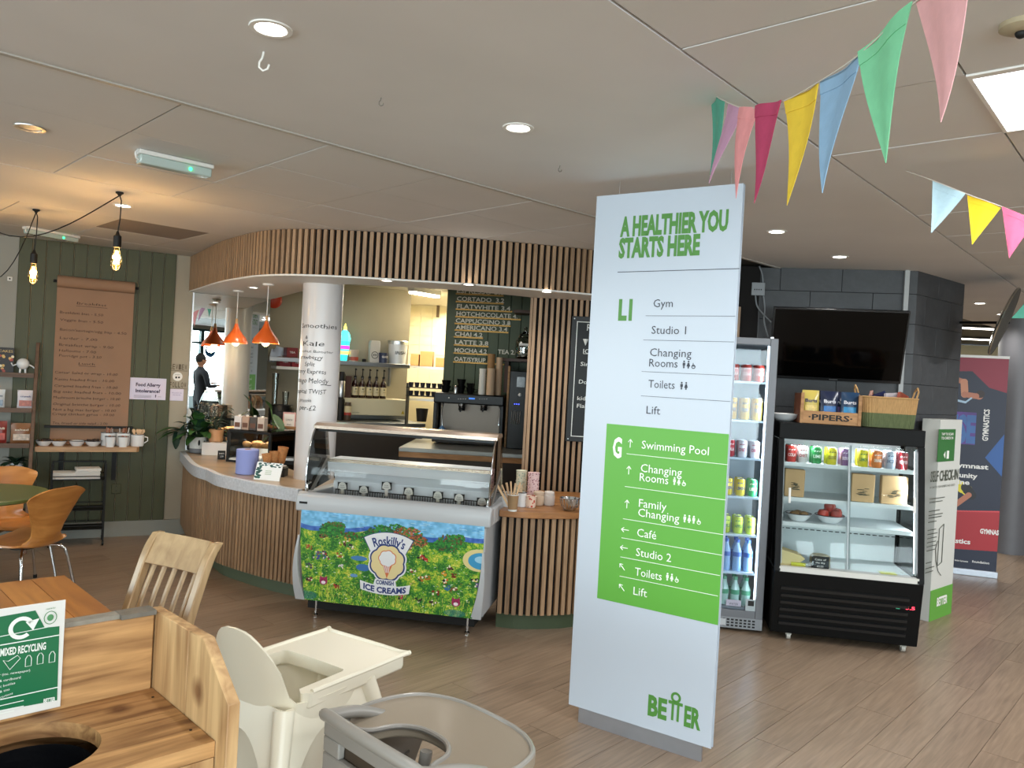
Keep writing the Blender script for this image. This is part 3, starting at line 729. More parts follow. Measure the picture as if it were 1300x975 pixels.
for i in range(4):
    bg.xz([(gx - .024 + .012 * i, gz - .026), (gx - .019 + .012 * i, gz - .026), (gx - .004 + .006 * i, gz - .07), (gx - .007 + .006 * i, gz - .07)], -.0209, -.0198, 0)
bx, bz = fzp(489, 742)
bg.xz([(bx - .068, bz + .032), (bx + .068, bz + .032), (bx + .078, bz - .01), (bx - .078, bz - .01)], -.0212, -.0195, 0)
P = []
for i in range(17): t_ = -1 + i / 8; P.append((bx + .168 * t_, bz + .008 + .024 * t_ * t_ - .018))
for i in range(17): t_ = 1 - i / 8; P.append((bx + .162 * t_, bz - .058 + .022 * t_ * t_ - .006))
bg.xz(P, -.0218, -.020, 0)
bg.build('ice_cream_badge', [MW, MN, MCm, mat('cone_orange', 'd8784a', .5)], parent=fz)
lt = MB()
def arcwrap(X, Z):
    t_ = (X - acx) / .30; r_2 = .245 + (Z - 10) ; return (acx + r_2 * sin(t_), -.0182, acz + r_2 * cos(t_))
lt.text("Roskilly's", acx, 10.02, .055, .225, align='C', bold=.02, wrap=arcwrap)
lt.text('CORNISH', bx, bz + .0, .026, .118, y=-.0228, align='C', bold=.03)
def smile(X, Z): return (X, -.0228, Z + .8 * (X - bx) ** 2)
lt.text('ICE CREAMS', bx, bz - .053, .034, .285, align='C', bold=.04, wrap=smile)
lt.build('badge_lettering', MN, parent=fz, norm=False)
x, z = FZ.at(385, 638, -.017); MB().box(x - .028, x + .028, -.018, -.014, z - .007, z + .007).build('maker_plate', M_black, parent=fz, bevel=.001)
mb = MB(); mb.text('FREEZER', x, z - .003, .006, .03, y=-.0185, align='C', m=0); 
# well, baskets, tubs, flavour labels
wl_ = MB(); wl_.box(XL + .07, XR - .07, .42, .43, .52, RT + .03); wl_.box(XL + .07, XR - .07, .10, .43, .50, .52)
wl_.build('well_liner', GW, parent=fz)
bk = MB()
for i in range(62): xx = XL + .1 + i * (XR - XL - .2) / 61; bk.box(xx, xx + .004, .388, .392, .72, .795)
for z in (.72, .757, .793): bk.box(XL + .1, XR - .1, .386, .394, z, z + .006)
bk.build('wire_basket', M_black, parent=fz)
TC = ['efe4c8', '6b4026', 'e8a9b2', 'd9c07a', 'cfe0b0', 'f2efe6', 'b9733f']
for i in range(7):
    xx = XL + .10 + i * .165
    tb = MB().box(xx, xx + .155, .11, .375, .62, .765).build('ice_cream_tub', M_black, parent=fz, bevel=.004)
    def sf(u, v, xx=xx, i=i): return (xx + .008 + .139 * u, .118 + .249 * v, .768 + .012 * sin(u * 9 + i) * sin(v * 7 + i * 2) * sin(PI * u) * sin(PI * v) * 1.5)
    MB().grid(sf, 10, 12).build('ice_cream', mat('ice_cream_%s' % ('vanilla', 'chocolate', 'strawberry', 'caramel', 'mint', 'coconut', 'toffee')[i], TC[i], .7, bump=.3, vs=40), parent=tb, smooth=True)
for i, (px, py) in enumerate(((435, 617), (462, 622), (491, 617), (519, 624), (556, 629), (583, 632), (612, 637))):
    x, z = FZ.at(px, py, .375); q = MB(); q.box(x - .036, x + .036, .372, .376, z - .028, z + .026, 0)
    q.cyl((x, .370, z), (x, .3705, z), .028, n=20, m=1); q.box(x - .03, x + .03, .3695, .3705, z - .02, z - .002, 1)
    q.text('ice', x, z + .002, .007, .026, y=.3685, m=0, align='C'); q.text('cream', x, z - .011, .007, .036, y=.3685, m=0, align='C')
    q.box(x - .012, x + .012, .372, .376, z - .07, z - .028, 1)
    q.build('flavour_label', [M_black, mat('label_white', 'd8d5cc', .5)], parent=fz)
# canopy: back ledge, top rail, side panes, front pane, supports
bc = MB(); bc.yz([(.30, .93), (.285, 1.0), (.31, 1.018), (.50, 1.018), (.50, .99), (.44, .85), (.43, .85), (.40, .92)], XL + .075, XR - .055); bc.build('rear_ledge', GW, parent=fz, bevel=.004)
MB().box(XL + .08, XR - .06, .27, .30, 1.0, 1.02).build('ledge_trim', mat('satin_steel', 'c9b9a6', .25, .8), parent=fz)
tr_ = MB(); tr_.yz([(.13, 1.232), (.13, 1.252), (.17, 1.27), (.27, 1.272), (.30, 1.262), (.30, 1.246), (.17, 1.246)], XL + .035, XR - .015); tr_.build('top_rail', mat('canopy_rail', 'cdb9a8', .22, .75), parent=fz)  # pinkish reflection on the steel rail is put into its colour
MB().box(XL + .06, XR - .04, .15, .20, 1.215, 1.243).build('light_strip', mat('rail_grey', '70767a', .3, .6), parent=fz)
cur = [(.028, .83), (.022, .92), (.034, 1.02), (.062, 1.12), (.10, 1.20), (.15, 1.25)]
curs = [tuple(p) for p in smooth_curve(cur, 4)]
for xs_ in (XL + .045, XR - .025):
    MB().yz(curs + [(.32, 1.255), (.42, .86), (.15, .826)], xs_, xs_ + .005).build('side_pane', M_glasst, parent=fz)
    MB().tube([(xs_ + .002, y, z) for y, z in curs], .0045, 6).build('pane_edge', M_chrome, parent=fz, smooth=True)
def fg(u, v):
    i = v * (len(curs) - 1); a = min(int(i), len(curs) - 2); t_ = i - a; y = curs[a][0] * (1 - t_) + curs[a + 1][0] * t_; z = curs[a][1] * (1 - t_) + curs[a + 1][1] * t_
    return (XL + .05 + (XR - XL - .075) * u, y, z)
MB().grid(fg, 2, 18).build('front_pane', M_glass, parent=fz, smooth=True, norm=False)
for xs_ in (XL + .05, XR - .035):
    MB().yz([(.07, .826), (.10, .826), (.33, 1.0), (.31, 1.02)], xs_ + .006, xs_ + .02).build('inner_arm', mat('arm_grey', '77736c', .4), parent=fz)
    MB().tube([(xs_ + .0, .045, .822), (xs_ + .0, .04, .87), (xs_ + .015, .06, .885)], .010, 8).build('glass_hinge', M_chrome, parent=fz, smooth=True)
MB().yz([(.33, 1.0), (.345, 1.0), (.315, 1.25), (.30, 1.25)], XR - .05, XR - .035).build('rear_post', mat('rail_brass', 'a98f66', .3, .7), parent=fz)
for xx in (.10, 1.13):
    for yy in (.08, .52): MB().lathe([(.016, 0), (.018, .012), (.008, .02), (.008, .126)], 12, (xx, yy, 0)).build('foot', M_chrome, parent=fz, smooth=True)
MB().box(.04, XR - .09, .08, .6, .05, .125).build('underframe', M_black, parent=fz)

# ------------------------------------------------------------------ directory totem
_t0 = az(733, 917, 0); FT = Fr(_t0, 123.5)
tt = T('directory_totem', 'tall white freestanding directory totem with green lettering and a green panel of arrows', 'sign', FT.w(0, 0, 0), FT.rz)
TW = mat('totem_white', 'bec8d4', .32); TG = mat('totem_green', '5fa83f', .4); TD = mat('totem_dark_text', '3a3d49', .5); TGd = mat('totem_dark_green', '4f8a3c', .45); TWt = mat('totem_white_text', 'f1f6ee', .5)
x0, x1, zb, zt = -.05, .657, .073, 2.541
MB().box(x0 + .004, x1 - .004, .004, .022, zb + .004, zt - .004).build('core', M_alu, parent=tt)
fpn = MB().box(x0 - .004, x1 + .003, 0, .004, zb, zt).build('front_panel', TW, parent=tt, bevel=.001, seg=1)
MB().box(x0 - .004, x1 + .003, .022, .026, zb, zt).build('rear_panel', TW, parent=tt, bevel=.001, seg=1)
MB().box(.0, .615, .006, .020, 0, zb + .01).build('base', M_alu, parent=tt)
def tq(px, py, y=-.0008): return FT.at(px, py, y)
def st(mb, body, pl, pr, hp, m=0, bold=0., y=-.001):
    (xa, za), (xb, zb_) = tq(*pl), tq(*pr); zc_ = tq(pl[0], pl[1] - hp)[1]
    mb.text(body, xa, (za + zb_) / 2, zc_ - za, xb - xa, y=y, m=m, bold=bold)
def ln(mb, a, b, m=0, t=.0016, y=-.001):
    (xa, za), (xb, zb_) = tq(*a), tq(*b); zz = (za + zb_) / 2; mb.box(xa, xb, y, y + .0012, zz - t, zz + t, m)
def person_icon(mb, x, z, h, m=0, y=-.001, skirt=False):
    mb.cyl((x, y, z + h * .88), (x, y + .001, z + h * .88), h * .12, n=10, m=m)
    if skirt: mb.xz([(x - h * .1, z + h * .72), (x + h * .1, z + h * .72), (x + h * .24, z + h * .25), (x - h * .24, z + h * .25)], y, y + .001, m)
    else: mb.box(x - h * .17, x + h * .17, y, y + .001, z + h * .35, z + h * .72, m)
    mb.box(x - h * .10, x - h * .015, y, y + .001, z, z + h * .4, m); mb.box(x + h * .015, x + h * .10, y, y + .001, z, z + h * .4, m)
def wheel_icon(mb, x, z, h, m=0, y=-.001):
    mb.tube([(x + h * .25 * cos(a), y, z + h * .27 + h * .25 * sin(a)) for a in [2 * PI * i / 12 for i in range(12)]], h * .05, 4, m, closed=True)
    mb.box(x - h * .12, x - h * .02, y, y + .001, z + h * .3, z + h * .8, m); mb.box(x - h * .1, x + h * .2, y, y + .001, z + h * .3, z + h * .4, m)
def icons(mb, px, py, n, wheel=True, m=0):
    x, z = tq(px, py); h = .035
    for i in range(n): person_icon(mb, x + i * .021, z, h, m, skirt=bool(i % 2))
    if wheel: wheel_icon(mb, x + n * .021 + .003, z, h * .9, m)
for q in (('A HEALTHIER YOU', (787, 300), (924, 291), 22.5), ('STARTS HERE', (785, 326.5), (888, 322.5), 22.5), ('L1', (784.6, 405.5), (802, 405.5), 24)):
    hd = MB(); st(hd, *q, bold=.05); hd.build('heading', TGd, parent=tt, norm=False)
dk = MB(); ln(dk, (784, 345.5), (938.7, 341))
st(dk, 'Gym', (829.5, 389.8), (854, 390), 9.8); st(dk, 'Studio 1', (827, 423.6), (870.8, 424.5), 9.8); st(dk, 'Changing', (825, 451.7), (877.7, 454), 9.8); st(dk, 'Rooms', (824, 465), (860, 467), 9.8)
st(dk, 'Toilets', (823, 491.8), (856.3, 494), 9.8); st(dk, 'Lift', (820.5, 525), (838, 526.5), 9.8)
icons(dk, 868, 467.5, 2); icons(dk, 865, 494.5, 2, False)
for a, b in (((819.7, 400.5), (933.6, 401.7)), ((816.7, 431), (931.8, 434.7)), ((814.6, 471), (928.9, 477.5)), ((813.7, 502), (927.4, 510.3))): ln(dk, a, b, t=.0009)
dk.build('dark_lettering', TD, parent=tt, norm=False)
gx0, gz1 = tq(770.4, 537.7); gx1 = x1 + .002; gz0 = tq(758.7, 759.4)[1]
MB().box(gx0, gx1, -.0006, .001, gz0, gz1).build('green_panel', TG, parent=tt)
wt_ = MB()
st(wt_, 'G', (777.4, 579.7), (788.8, 580.7), 24, bold=.035, y=-.0016)
for body, a, b in (('Swimming Pool', (814.7, 569), (899.7, 578.3)), ('Changing', (813.3, 599.3), (865.6, 604.5)), ('Rooms', (812, 610.5), (848.3, 614.7)), ('Family', (811, 643.7), (846, 648)), ('Changing', (810, 656), (862.3, 662.3)),
                   ('Café', (808.7, 681), (833, 684.5)), ('Studio 2', (807.3, 706.7), (852, 712.3)), ('Toilets', (805.9, 731), (840, 736)), ('Lift', (804, 755), (821.3, 758))): st(wt_, body, a, b, 10, y=-.0016)
for a, b in (((795.6, 576), (924, 590)), ((793.3, 617), (921.6, 635.3)), ((791, 658.6), (918.3, 678.7)), ((789, 682), (917, 705.7)), ((787.7, 706.7), (914, 731)), ((786.7, 731), (911.3, 757))): ln(wt_, a, b, t=.0011, y=-.0016)
icons(wt_, 856, 615.5, 2); icons(wt_, 869, 663, 3, True); icons(wt_, 847, 737, 2)
for px, py, an in ((800.3, 563, 90), (798.4, 597, 90), (796, 640, 90), (793.7, 672.6, 180), (792.3, 695.5, 180), (790, 719.7, 135), (789.5, 746, 135)):
    x, z = tq(px, py); L_ = .019; c_, s_ = cos(rad(an)), sin(rad(an)); tip = (x + L_ * c_, -.002, z + L_ * s_)
    wt_.tube([(x - L_ * c_, -.002, z - L_ * s_), tip], .002, 4)
    for d in (140, -140):
        c2, s2 = cos(rad(an + d)), sin(rad(an + d)); wt_.tube([tip, (tip[0] + .017 * c2, -.002, tip[2] + .017 * s2)], .002, 4)
wt_.build('white_lettering', TWt, parent=tt, norm=False)
lg = MB(); st(lg, 'BE', (822, 907.5), (846, 912.5), 24, bold=.045); st(lg, 'ER', (868, 920), (889, 927), 24, bold=.045)
xa, za = tq(847.5, 912.5); xb, zb2 = tq(865.5, 918); hh = tq(847.5, 888)[1] - za; zz = (za + zb2) / 2
lg.box(xa, xb, -.0015, 0, zz + hh * .84, zz + hh); lg.box(xa + (xb - xa) * .24, xa + (xb - xa) * .40, -.0015, 0, zz, zz + hh * .84); lg.box(xa + (xb - xa) * .62, xa + (xb - xa) * .78, -.0015, 0, zz, zz + hh * .84)
cxx = (xa + xb) / 2; 
for i in range(20):
    a, b = 2 * PI * i / 20, 2 * PI * (i + 1) / 20; q = [(cxx + r2 * cos(t2), -.0015, zz + hh * 1.22 + r2 * sin(t2)) for r2, t2 in ((.013, a), (.024, a), (.024, b), (.013, b))]; lg.add(q, [(0, 1, 2, 3)])
lg.build('maker_logo', TGd, parent=tt, norm=False)
# the rear face repeats the layout (it shows in the mirror)
rr = MB()
rr2 = MB()
for body, xx, zz, h, wd, mm in (('A HEALTHIER YOU', .56, 2.36, .082, .5, 0), ('STARTS HERE', .56, 2.25, .082, .38, 0), ('L1', .56, 1.94, .085, .065, 0), ('Gym', .42, 2.0, .036, .09, 1), ('Studio 1', .42, 1.87, .036, .16, 1), ('Changing', .42, 1.765, .036, .19, 1), ('Rooms', .42, 1.715, .036, .13, 1), ('Toilets', .42, 1.62, .036, .12, 1), ('Lift', .42, 1.49, .036, .06, 1)):
    (rr if mm == 0 else rr2).text(body, xx, zz, h, wd, y=.0275, bold=.035 if not mm else 0, align='R', flip=True)
for zz in (2.2, 1.96, 1.83, 1.68, 1.57): rr2.box(.03, .45 if zz < 2.1 else .56, .026, .0272, zz, zz + .002)
rr.build('rear_lettering', TGd, parent=tt, norm=False); rr2.build('rear_lettering', TD, parent=tt, norm=False)
MB().box(x0, .60, .026, .0275, gz0, gz1).build('rear_green_panel', TG, parent=tt)
r3 = MB()
for body, zz, wd in (('Swimming Pool', 1.36, .31), ('Changing', 1.26, .19), ('Rooms', 1.21, .13), ('Family', 1.1, .13), ('Changing', 1.05, .19), ('Café', .96, .09), ('Studio 2', .88, .16), ('Toilets', .79, .12), ('Lift', .70, .06)): r3.text(body, .42, zz, .036, wd, y=.0285, align='R', flip=True)
r3.build('rear_white_lettering', TWt, parent=tt, norm=False)
for x in (.06, .60):
    MB().cyl((x, .013, zt - .005), (x, .013, ZC), .0012, n=5).build('hanging_wire', M_steel, parent=tt)

# ------------------------------------------------------------------ downlights
def downlight(loc, label, group, on=True, power=9, r=.042, col=(1, .97, .92)):
    t = T('downlight', label, 'ceiling light', loc, 0, group)
    MB().lathe([(r, .004), (r + .004, -.004), (r + .018, -.004), (r + .020, .003)], 24, capb=False, capt=False).build('bezel', M_white if on else M_steel, parent=t, smooth=True)
    MB().cyl((0, 0, -.001), (0, 0, .004), r, n=20).build('lens', M_spot if on else mat('dead_lens', 'b8b2a8', .3), parent=t)
    if on: lamp('SPOT', 'downlight_beam', (loc[0], loc[1], loc[2] - .02), power, col, .04, spot=2.5, blend=.9)
    return t
DL = [((344, 36), 'large glowing recessed downlight near the top left with a white hook beside it'), ((658, 162), 'glowing recessed downlight in the middle of the plain ceiling band'),
      ((156, 261), 'glowing downlight behind the right-hand hanging filament bulb flex'), ((986, 294), 'glowing downlight just right of the totem top edge'),
      ((1066, 326), 'glowing downlight above the wall television'), ((1244, 385), 'small glowing downlight just right of the dark block wall corner'), ((1272, 399), 'small glowing downlight behind the tilted round mirror')]
for (px, py), lb in DL:
    p = az(px, py, ZC); downlight((p[0], p[1], ZC), lb, 'recessed ceiling downlights', power=26)
p = az(38, 162, ZC); downlight((p[0], p[1], ZC), 'unlit flush round ceiling fitting in the tiles at the upper left', 'recessed ceiling downlights', on=False)
for (px, py), lb in (((322, 365), 'small soffit downlight between the two orange pendants and the slat band'), ((491, 356), 'small soffit downlight right of the writing column'), ((595, 361), 'small soffit downlight above the drinks price board'), ((694, 370), 'small soffit downlight above the vertical slatted wall')):
    p = az(px, py, ZS - .012); downlight((p[0], p[1], ZS - .012), lb, 'servery soffit downlights', power=18, r=.032)
for x, y, w_ in ((-3.2, .2, 'left'), (.8, .2, 'right'), (-1.5, -2.5, 'far left'), (3.0, -2.0, 'far right')): downlight((x, y, ZC), 'recessed downlight overhead at the %s behind the viewer' % w_, 'downlights behind the viewer', power=26)
# more flat panels over the hall to the right and behind
def panel(a, b, en, where, name='hall_light_panel'):
    label = 'flat light panel over the hall outside the picture, ' + where
    p = FCR.w(a, b); t = T(name, label, 'ceiling light', (p[0], p[1], ZC), FCR.rz, 'flat hall light panels')
    MB().box(.02, .6, .01, .59, -.004, .0).build('diffuser', emit('panel_glow', 'f4faff', 5), parent=t)
    lamp('AREA', 'panel_light', FCR.w(a + .3, b + .3, ZC - .03), en, (.96, .98, 1), .5, .5)
for a, b, e_, w_ in ((5.17, -1.245, 55, 'right of the display fridge'), (2.6, -3.0, 50, 'far right'), (.02, -1.245, 36, 'nearest overhead'), (-1.9, -2.4, 32, 'behind the viewer'), (7.1, -1.245, 60, 'deepest in the corridor')): panel(a, b, e_, w_)
# corridor strip lights seen beyond the block wall
for i, (px, py) in enumerate(((1234, 417), (1238, 431))):
    p = az(px, py, ZC - .01); t = T('corridor_light', ('upper', 'lower')[i] + ' bright strip light on the far corridor ceiling above the banner', 'ceiling light', (p[0], p[1], ZC - .012), -.1, 'corridor strip lights')
    MB().box(-.75, .45, -.10, .10, 0, .01).build('diffuser', emit('strip_glow', 'fff8ea', 7), parent=t); MB().box(-.78, .48, -.13, .13, .003, .012).build('frame', M_white, parent=t)
lamp('AREA', 'corridor_glow', (5.3, 10.5, ZC - .05), 90, (1, .95, .85), 1.5, 1.0)
# white hooks, sprinkler, emergency lights
for i, ((px, py), lb, sc) in enumerate((((335, 66), 'white metal hook screwed into the ceiling beside the big downlight', 1.0), ((484, 124), 'small wire hook in the plain ceiling left of centre', .5), ((711, 210), 'small wire hook in the plain ceiling just above the totem', .5))):
    p = az(px, py, ZC); M_ = M_white if sc == 1 else mat('old_wire', '7d776e', .5, .4)
    MB().tube([(0, 0, 0), (-.004 * sc, 0, -.02 * sc), (-.012 * sc, 0, -.032 * sc), (-.012 * sc, 0, -.048 * sc), (0, 0, -.058 * sc), (.014 * sc, 0, -.052 * sc), (.018 * sc, 0, -.038 * sc)], .0028 * (sc + .2), 6).build('ceiling_hook', M_, loc=(p[0], p[1], ZC), smooth=True, tag=(lb, 'hook', 'ceiling hooks'))
p = az(1297, 30, ZC); t = T('ceiling_speaker', 'round beige ceiling sensor at the top right corner of the picture', 'sensor', (p[0], p[1], ZC))
MB().lathe([(.05, .001), (.05, -.012), (.035, -.02), (.02, -.022)], 20).build('body', mat('sensor_beige', 'a89b80', .5), parent=t, smooth=True)
MB().ball((0, 0, -.024), .014).build('lens', M_black, parent=t, smooth=True)
def emergency(px0, py0, px1, py1, label, h):
    a, b = az(px0, py0, ZC), az(px1, py1, ZC); L_ = float(np.linalg.norm(a[:2] - b[:2])); an = math.atan2(b[1] - a[1], b[0] - a[0])
    t = T('emergency_light', label, 'emergency light', (a[0], a[1], ZC), an, 'ceiling emergency lights')
    MB().box(0, L_, -.04, .04, -.02, 0).build('base', M_white, parent=t, bevel=.004)
    MB().yz([(-.036, -.02), (-.03, -h), (.03, -h), (.036, -.02)], .006, L_ - .006).build('cover', mat('pale_diffuser', 'b9c9c4', .15, coat=.6), parent=t, bevel=.008, seg=3)
    MB().ball((L_ * .68, -.034, -h * .7), .009, 8, 6).build('status_led', emit('green_led', '2fe07a', 5), parent=t)
    MB().tube([(-.004, -.03, -.004), (-.014, -.03, -.02), (-.012, -.03, -.045), (.0, -.03, -.05)], .004, 6).build('clip', M_white, parent=t, smooth=True)
emergency(174, 190, 268, 211, 'long pale emergency light with a green led under the tiles, nearer of two', .062)
emergency(32, 287, 98, 300, 'emergency light with a green led above the green boards, farther of two', .055)

# ------------------------------------------------------------------ orange pendants over the counter
OR = mat('orange_enamel', 'e0611f', .35, coat=.3); WB = emit('warm_bulb', 'ffe2a8', 7)
def pendant(px, py, pxb, label):
    p = az(px, py, ZS - .012); zb = ay(pxb, 436, p[1])[2]; 
    D = ZS - .012 - zb
    t = T('pendant_lamp', label, 'pendant lamp', (p[0], p[1], ZS - .012), 0, 'orange pendants over the counter')
    MB().lathe([(.045, 0), (.045, -.012), (.03, -.018)][::-1], 20).build('ceiling_rose', M_white, parent=t, smooth=True)
    MB().cyl((0, 0, -.015), (0, 0, -D + .175), .0035, n=6).build('flex', M_white, parent=t)
    MB().lathe([(.004, .22), (.011, .215), (.013, .165)][::-1], 14, (0, 0, -D)).build('cord_grip', mat('pale_wood', 'c89a66', .5), parent=t, smooth=True)
    prof = [(.105, .0), (.10, .022), (.085, .05), (.06, .08), (.035, .115), (.02, .15), (.013, .175)]
    MB().lathe(prof + [(r - .003 if r > .01 else r, z) for r, z in prof[::-1]], 28, (0, 0, -D), capb=False, capt=False).build('shade', OR, parent=t, smooth=True)
    MB().ball((0, 0, -D + .008), .032, 14, 10).build('bulb', WB, parent=t, smooth=True)
    lamp('POINT', 'pendant_light', (p[0], p[1], ZS - D - .05), 5, (1, .78, .45), .035)
    return t
pendant(302.5, 369, 303, 'left orange cone pendant lamp hanging over the curved counter'); pendant(341, 360.5, 339, 'right orange cone pendant lamp nearest the writing column')

# ------------------------------------------------------------------ filament bulbs on swagged flex
def filament(px, py, pxb, pyb, label, swag):
    p = az(px, py, ZC); zt = ay(pxb, pyb, p[1])[2]
    t = T('filament_pendant', label, 'pendant lamp', (p[0], p[1], ZC), 0, 'filament bulb pendants')
    MB().lathe([(.022, 0), (.022, -.008), (.012, -.014), (.008, -.022)][::-1], 14).build('ceiling_hook', M_black, parent=t, smooth=True)
    d = ZC - zt
    MB().tube([(0, 0, -.015), (.012, 0, -.05), (.010, 0, -.16), (0, 0, -d + .07)], .0035, 6).build('flex', M_black, parent=t, smooth=True)
    MB().lathe([(.021, -.01), (.022, 0), (.022, .055), (.012, .065), (.006, .085)], 16, (0, 0, -d)).build('lamp_holder', M_black, parent=t, smooth=True)
    MB().lathe([(.004, -.145), (.022, -.137), (.031, -.115), (.033, -.095), (.027, -.06), (.018, -.025), (.016, -.008)], 20, (0, 0, -d)).build('bulb', glass('amber_glass', (1, .82, .5), .8), parent=t, smooth=True)
    q = MB()
    for k in range(6):
        a0_ = 2 * PI * k / 6; q.tube([(.006 * cos(a0_), .006 * sin(a0_), -d - .03), (.015 * cos(a0_ + .3), .015 * sin(a0_ + .3), -d - .11)], .0024, 5)
    q.build('filament', emit('filament_glow', 'ffc261', 60), parent=t)
    lamp('POINT', 'filament_light', (p[0], p[1], zt - .07), 10, (1, .70, .42), .03)
    if swag is not None:
        MB().tube([(x - p[0], y - p[1], z - ZC) for x, y, z in swag(p)], .0035, 6).build('swagged_flex', M_black, parent=t, smooth=True)
def sw1(p):
    e = az(-60, 235, ZC); pts = []
    for i in range(15):
        s_ = i / 14; q = p * (1 - s_) + e * s_; pts.append((q[0], q[1], ZC - .02 - .36 * 4 * s_ * (1 - s_) * (.45 + .55 * s_)))
    return pts
def sw2(p):
    e = az(-40, 300, ZC); return [((p * (1 - s_) + e * s_)[0], (p * (1 - s_) + e * s_)[1], ZC - .02 - .40 * 4 * s_ * (1 - s_)) for s_ in [i / 12 for i in range(13)]]
filament(152, 244, 153, 312, 'right filament bulb on black flex in front of the green boards', sw1)
filament(46, 266, 46, 333, 'left filament bulb on black flex near the green board wall edge', sw2)

# ------------------------------------------------------------------ bunting
FC_ = {'green': ('79b896', 'c'), 'teal': ('4f9c86', 'c'), 'lilac': ('c294b0', 'c'), 'salmon': ('e89a9c', 'c'), 'crimson': ('b84066', 'c'), 'yellow': ('ecc93e', 'c'), 'blue': ('8fb3d2', 'c'), 'mint': ('80cfa0', 'c'), 'pink': ('e6aeb0', 'c'), 'paleblue': ('a9c4cf', 'c'), 'brightyellow': ('dcb81c', 'c'), 'hotpink': ('dc5f80', 'c')}
def flagmat(k): return mat('flag_' + k, FC_[k][0], .85, var=.05, vs=30, bump=.2)
def bunting(name, label, flags, group, Y0, Y1, cordpts):
    """flags: (colour, topleft px, topright px, tip px); depth grows along the string"""
    N = len(flags); A = ay(*flags[0][1], Y0)
    t = T(name, label, 'bunting', (A[0], A[1], A[2]), 0, group)
    n = max(N - 1, 1)
    for i, (c, a, b, tip) in enumerate(flags):
        ya = Y0 + (Y1 - Y0) * i / N; yb_ = Y0 + (Y1 - Y0) * (i + 1) / N
        P, Q, R2 = ay(*a, ya), ay(*b, yb_), ay(*tip, (ya + yb_) / 2 + .015 * (-1) ** i)
        P, Q, R2 = P - A, Q - A, R2 - A; nn = np.cross(Q - P, R2 - P); nn /= np.linalg.norm(nn)
        def fn(u, v, P=P, Q=Q, R2=R2, nn=nn, i=i):
            top = P * (1 - u) + Q * u; pt = top * (1 - v) + R2 * v; w_ = .006 * sin(u * PI * 2 + i) * (1 - v) + .010 * sin(v * 3 + i * 1.7)
            return (tuple(pt + nn * w_), tuple(nn))
        fo = MB().sheet(fn, 7, 10, .0015).build('flag', flagmat(c), parent=t, smooth=True)
        def hem(u, v, P=P, Q=Q, R2=R2, nn=nn, fn=fn): 
            p_, n_ = fn(u, v * .13 - .0); return (tuple(np.array(p_) - np.sign(nn[1]) * nn * .0016), n_)
        MB().sheet(hem, 7, 3, .0015).build('hem', flagmat(c), parent=fo, smooth=True)
    pts = [ay(px, py, Y) - A for px, py, Y in cordpts]
    MB().tube([tuple(p) for p in smooth_curve(pts, 4)], .0018, 5).build('cord', mat('white_tape', 'cfc8bc', .8), parent=t, smooth=True)
fl1 = [('teal', (902, 119), (920, 129), (901, 222)), ('lilac', (920, 129), (938, 137), (904, 234)), ('salmon', (938, 136), (963, 136), (934, 252)), ('crimson', (963, 136), (996, 128), (953, 257)), ('yellow', (996, 128), (1039, 105), (1001, 261)),
       ('blue', (1041, 103), (1094, 67), (1049, 246)), ('mint', (1095, 66), (1164, 2), (1121, 207)), ('pink', (1164, 0), (1236, -42), (1189, 155))]
bunting('bunting', 'near string of coloured cloth pennants from teal to pink across the top right', fl1, 'cloth bunting strings', 2.7, 1.25, [(890, 112, 2.75), (902, 119, 2.7), (938, 136, 2.35), (963, 136, 2.15), (996, 128, 1.97), (1041, 103, 1.78), (1095, 66, 1.6), (1164, 1, 1.42), (1236, -42, 1.25), (1300, -110, 1.1)])
fl2 = [('paleblue', (1184, 229), (1226, 246), (1182, 296)), ('brightyellow', (1228, 246), (1271, 262), (1234, 312)), ('hotpink', (1272, 262), (1315, 280), (1281, 328))]
bunting('bunting', 'far short string of pale blue, yellow and pink pennants at the right edge', fl2, 'cloth bunting strings', 3.2, 3.0, [(1058, 180, 3.9), (1120, 206, 3.5), (1184, 229, 3.2), (1227, 246, 3.13), (1271, 262, 3.07), (1340, 290, 3.0)])
A_ = ay(1305, 360, 4.2); P, Q, R2 = ay(1290, 372, 4.2), ay(1330, 350, 4.2), ay(1284, 404, 4.2)
MB().sheet(lambda u, v: (tuple(ay(1284 + 16 * u + 30 * v, 404 - 34 * v - 22 * u * v, 4.2) - A_), (0, -1, 0)), 5, 6, .0015).build('pennant', flagmat('teal'), loc=tuple(A_), smooth=True, tag=('green pennant tip hanging at the right edge beside the round mirror', 'bunting'))

# ------------------------------------------------------------------ mirror wall
M_mirror = mat('mirror_silver', 'e6ebe9', .0, 1)
t = T('wall_mirror', 'large frameless wall mirror behind the orange pendants reflecting the room', 'mirror', FW.w(0, -.002, 0), FW.rz)
MB().box(.0, .70, -.006, 0, .79, ZS - .014).build('mirror_glass', M_mirror, parent=t)
MB().box(-.012, .0, -.012, 0, .79, ZS - .014).build('edge_strip', M_steel, parent=t)
def refl(p):
    v = np.array(p[:2]) - FW.p; q = np.array(p, float); q[:2] -= 2 * (v @ FW.ay) * FW.ay; return q
def onwin(px, py, Y=-5.45):
    lo, hi = 8., 40.
    for _ in range(50):
        m_ = (lo + hi) / 2; y = refl(CAM + ray(px, py) * m_)[1]
        if y > Y: lo = m_
        else: hi = m_
    return refl(CAM + ray(px, py) * lo)
q = onwin(267, 446); MB().cyl((0, -.004, 0), (0, .0, 0), .17, n=28).build('window_sticker', mat('blue_vinyl', '2f6da8', .5), loc=(q[0], q[1], q[2]), tag=('round blue sticker on the glass, seen in the wall mirror', 'sticker'))

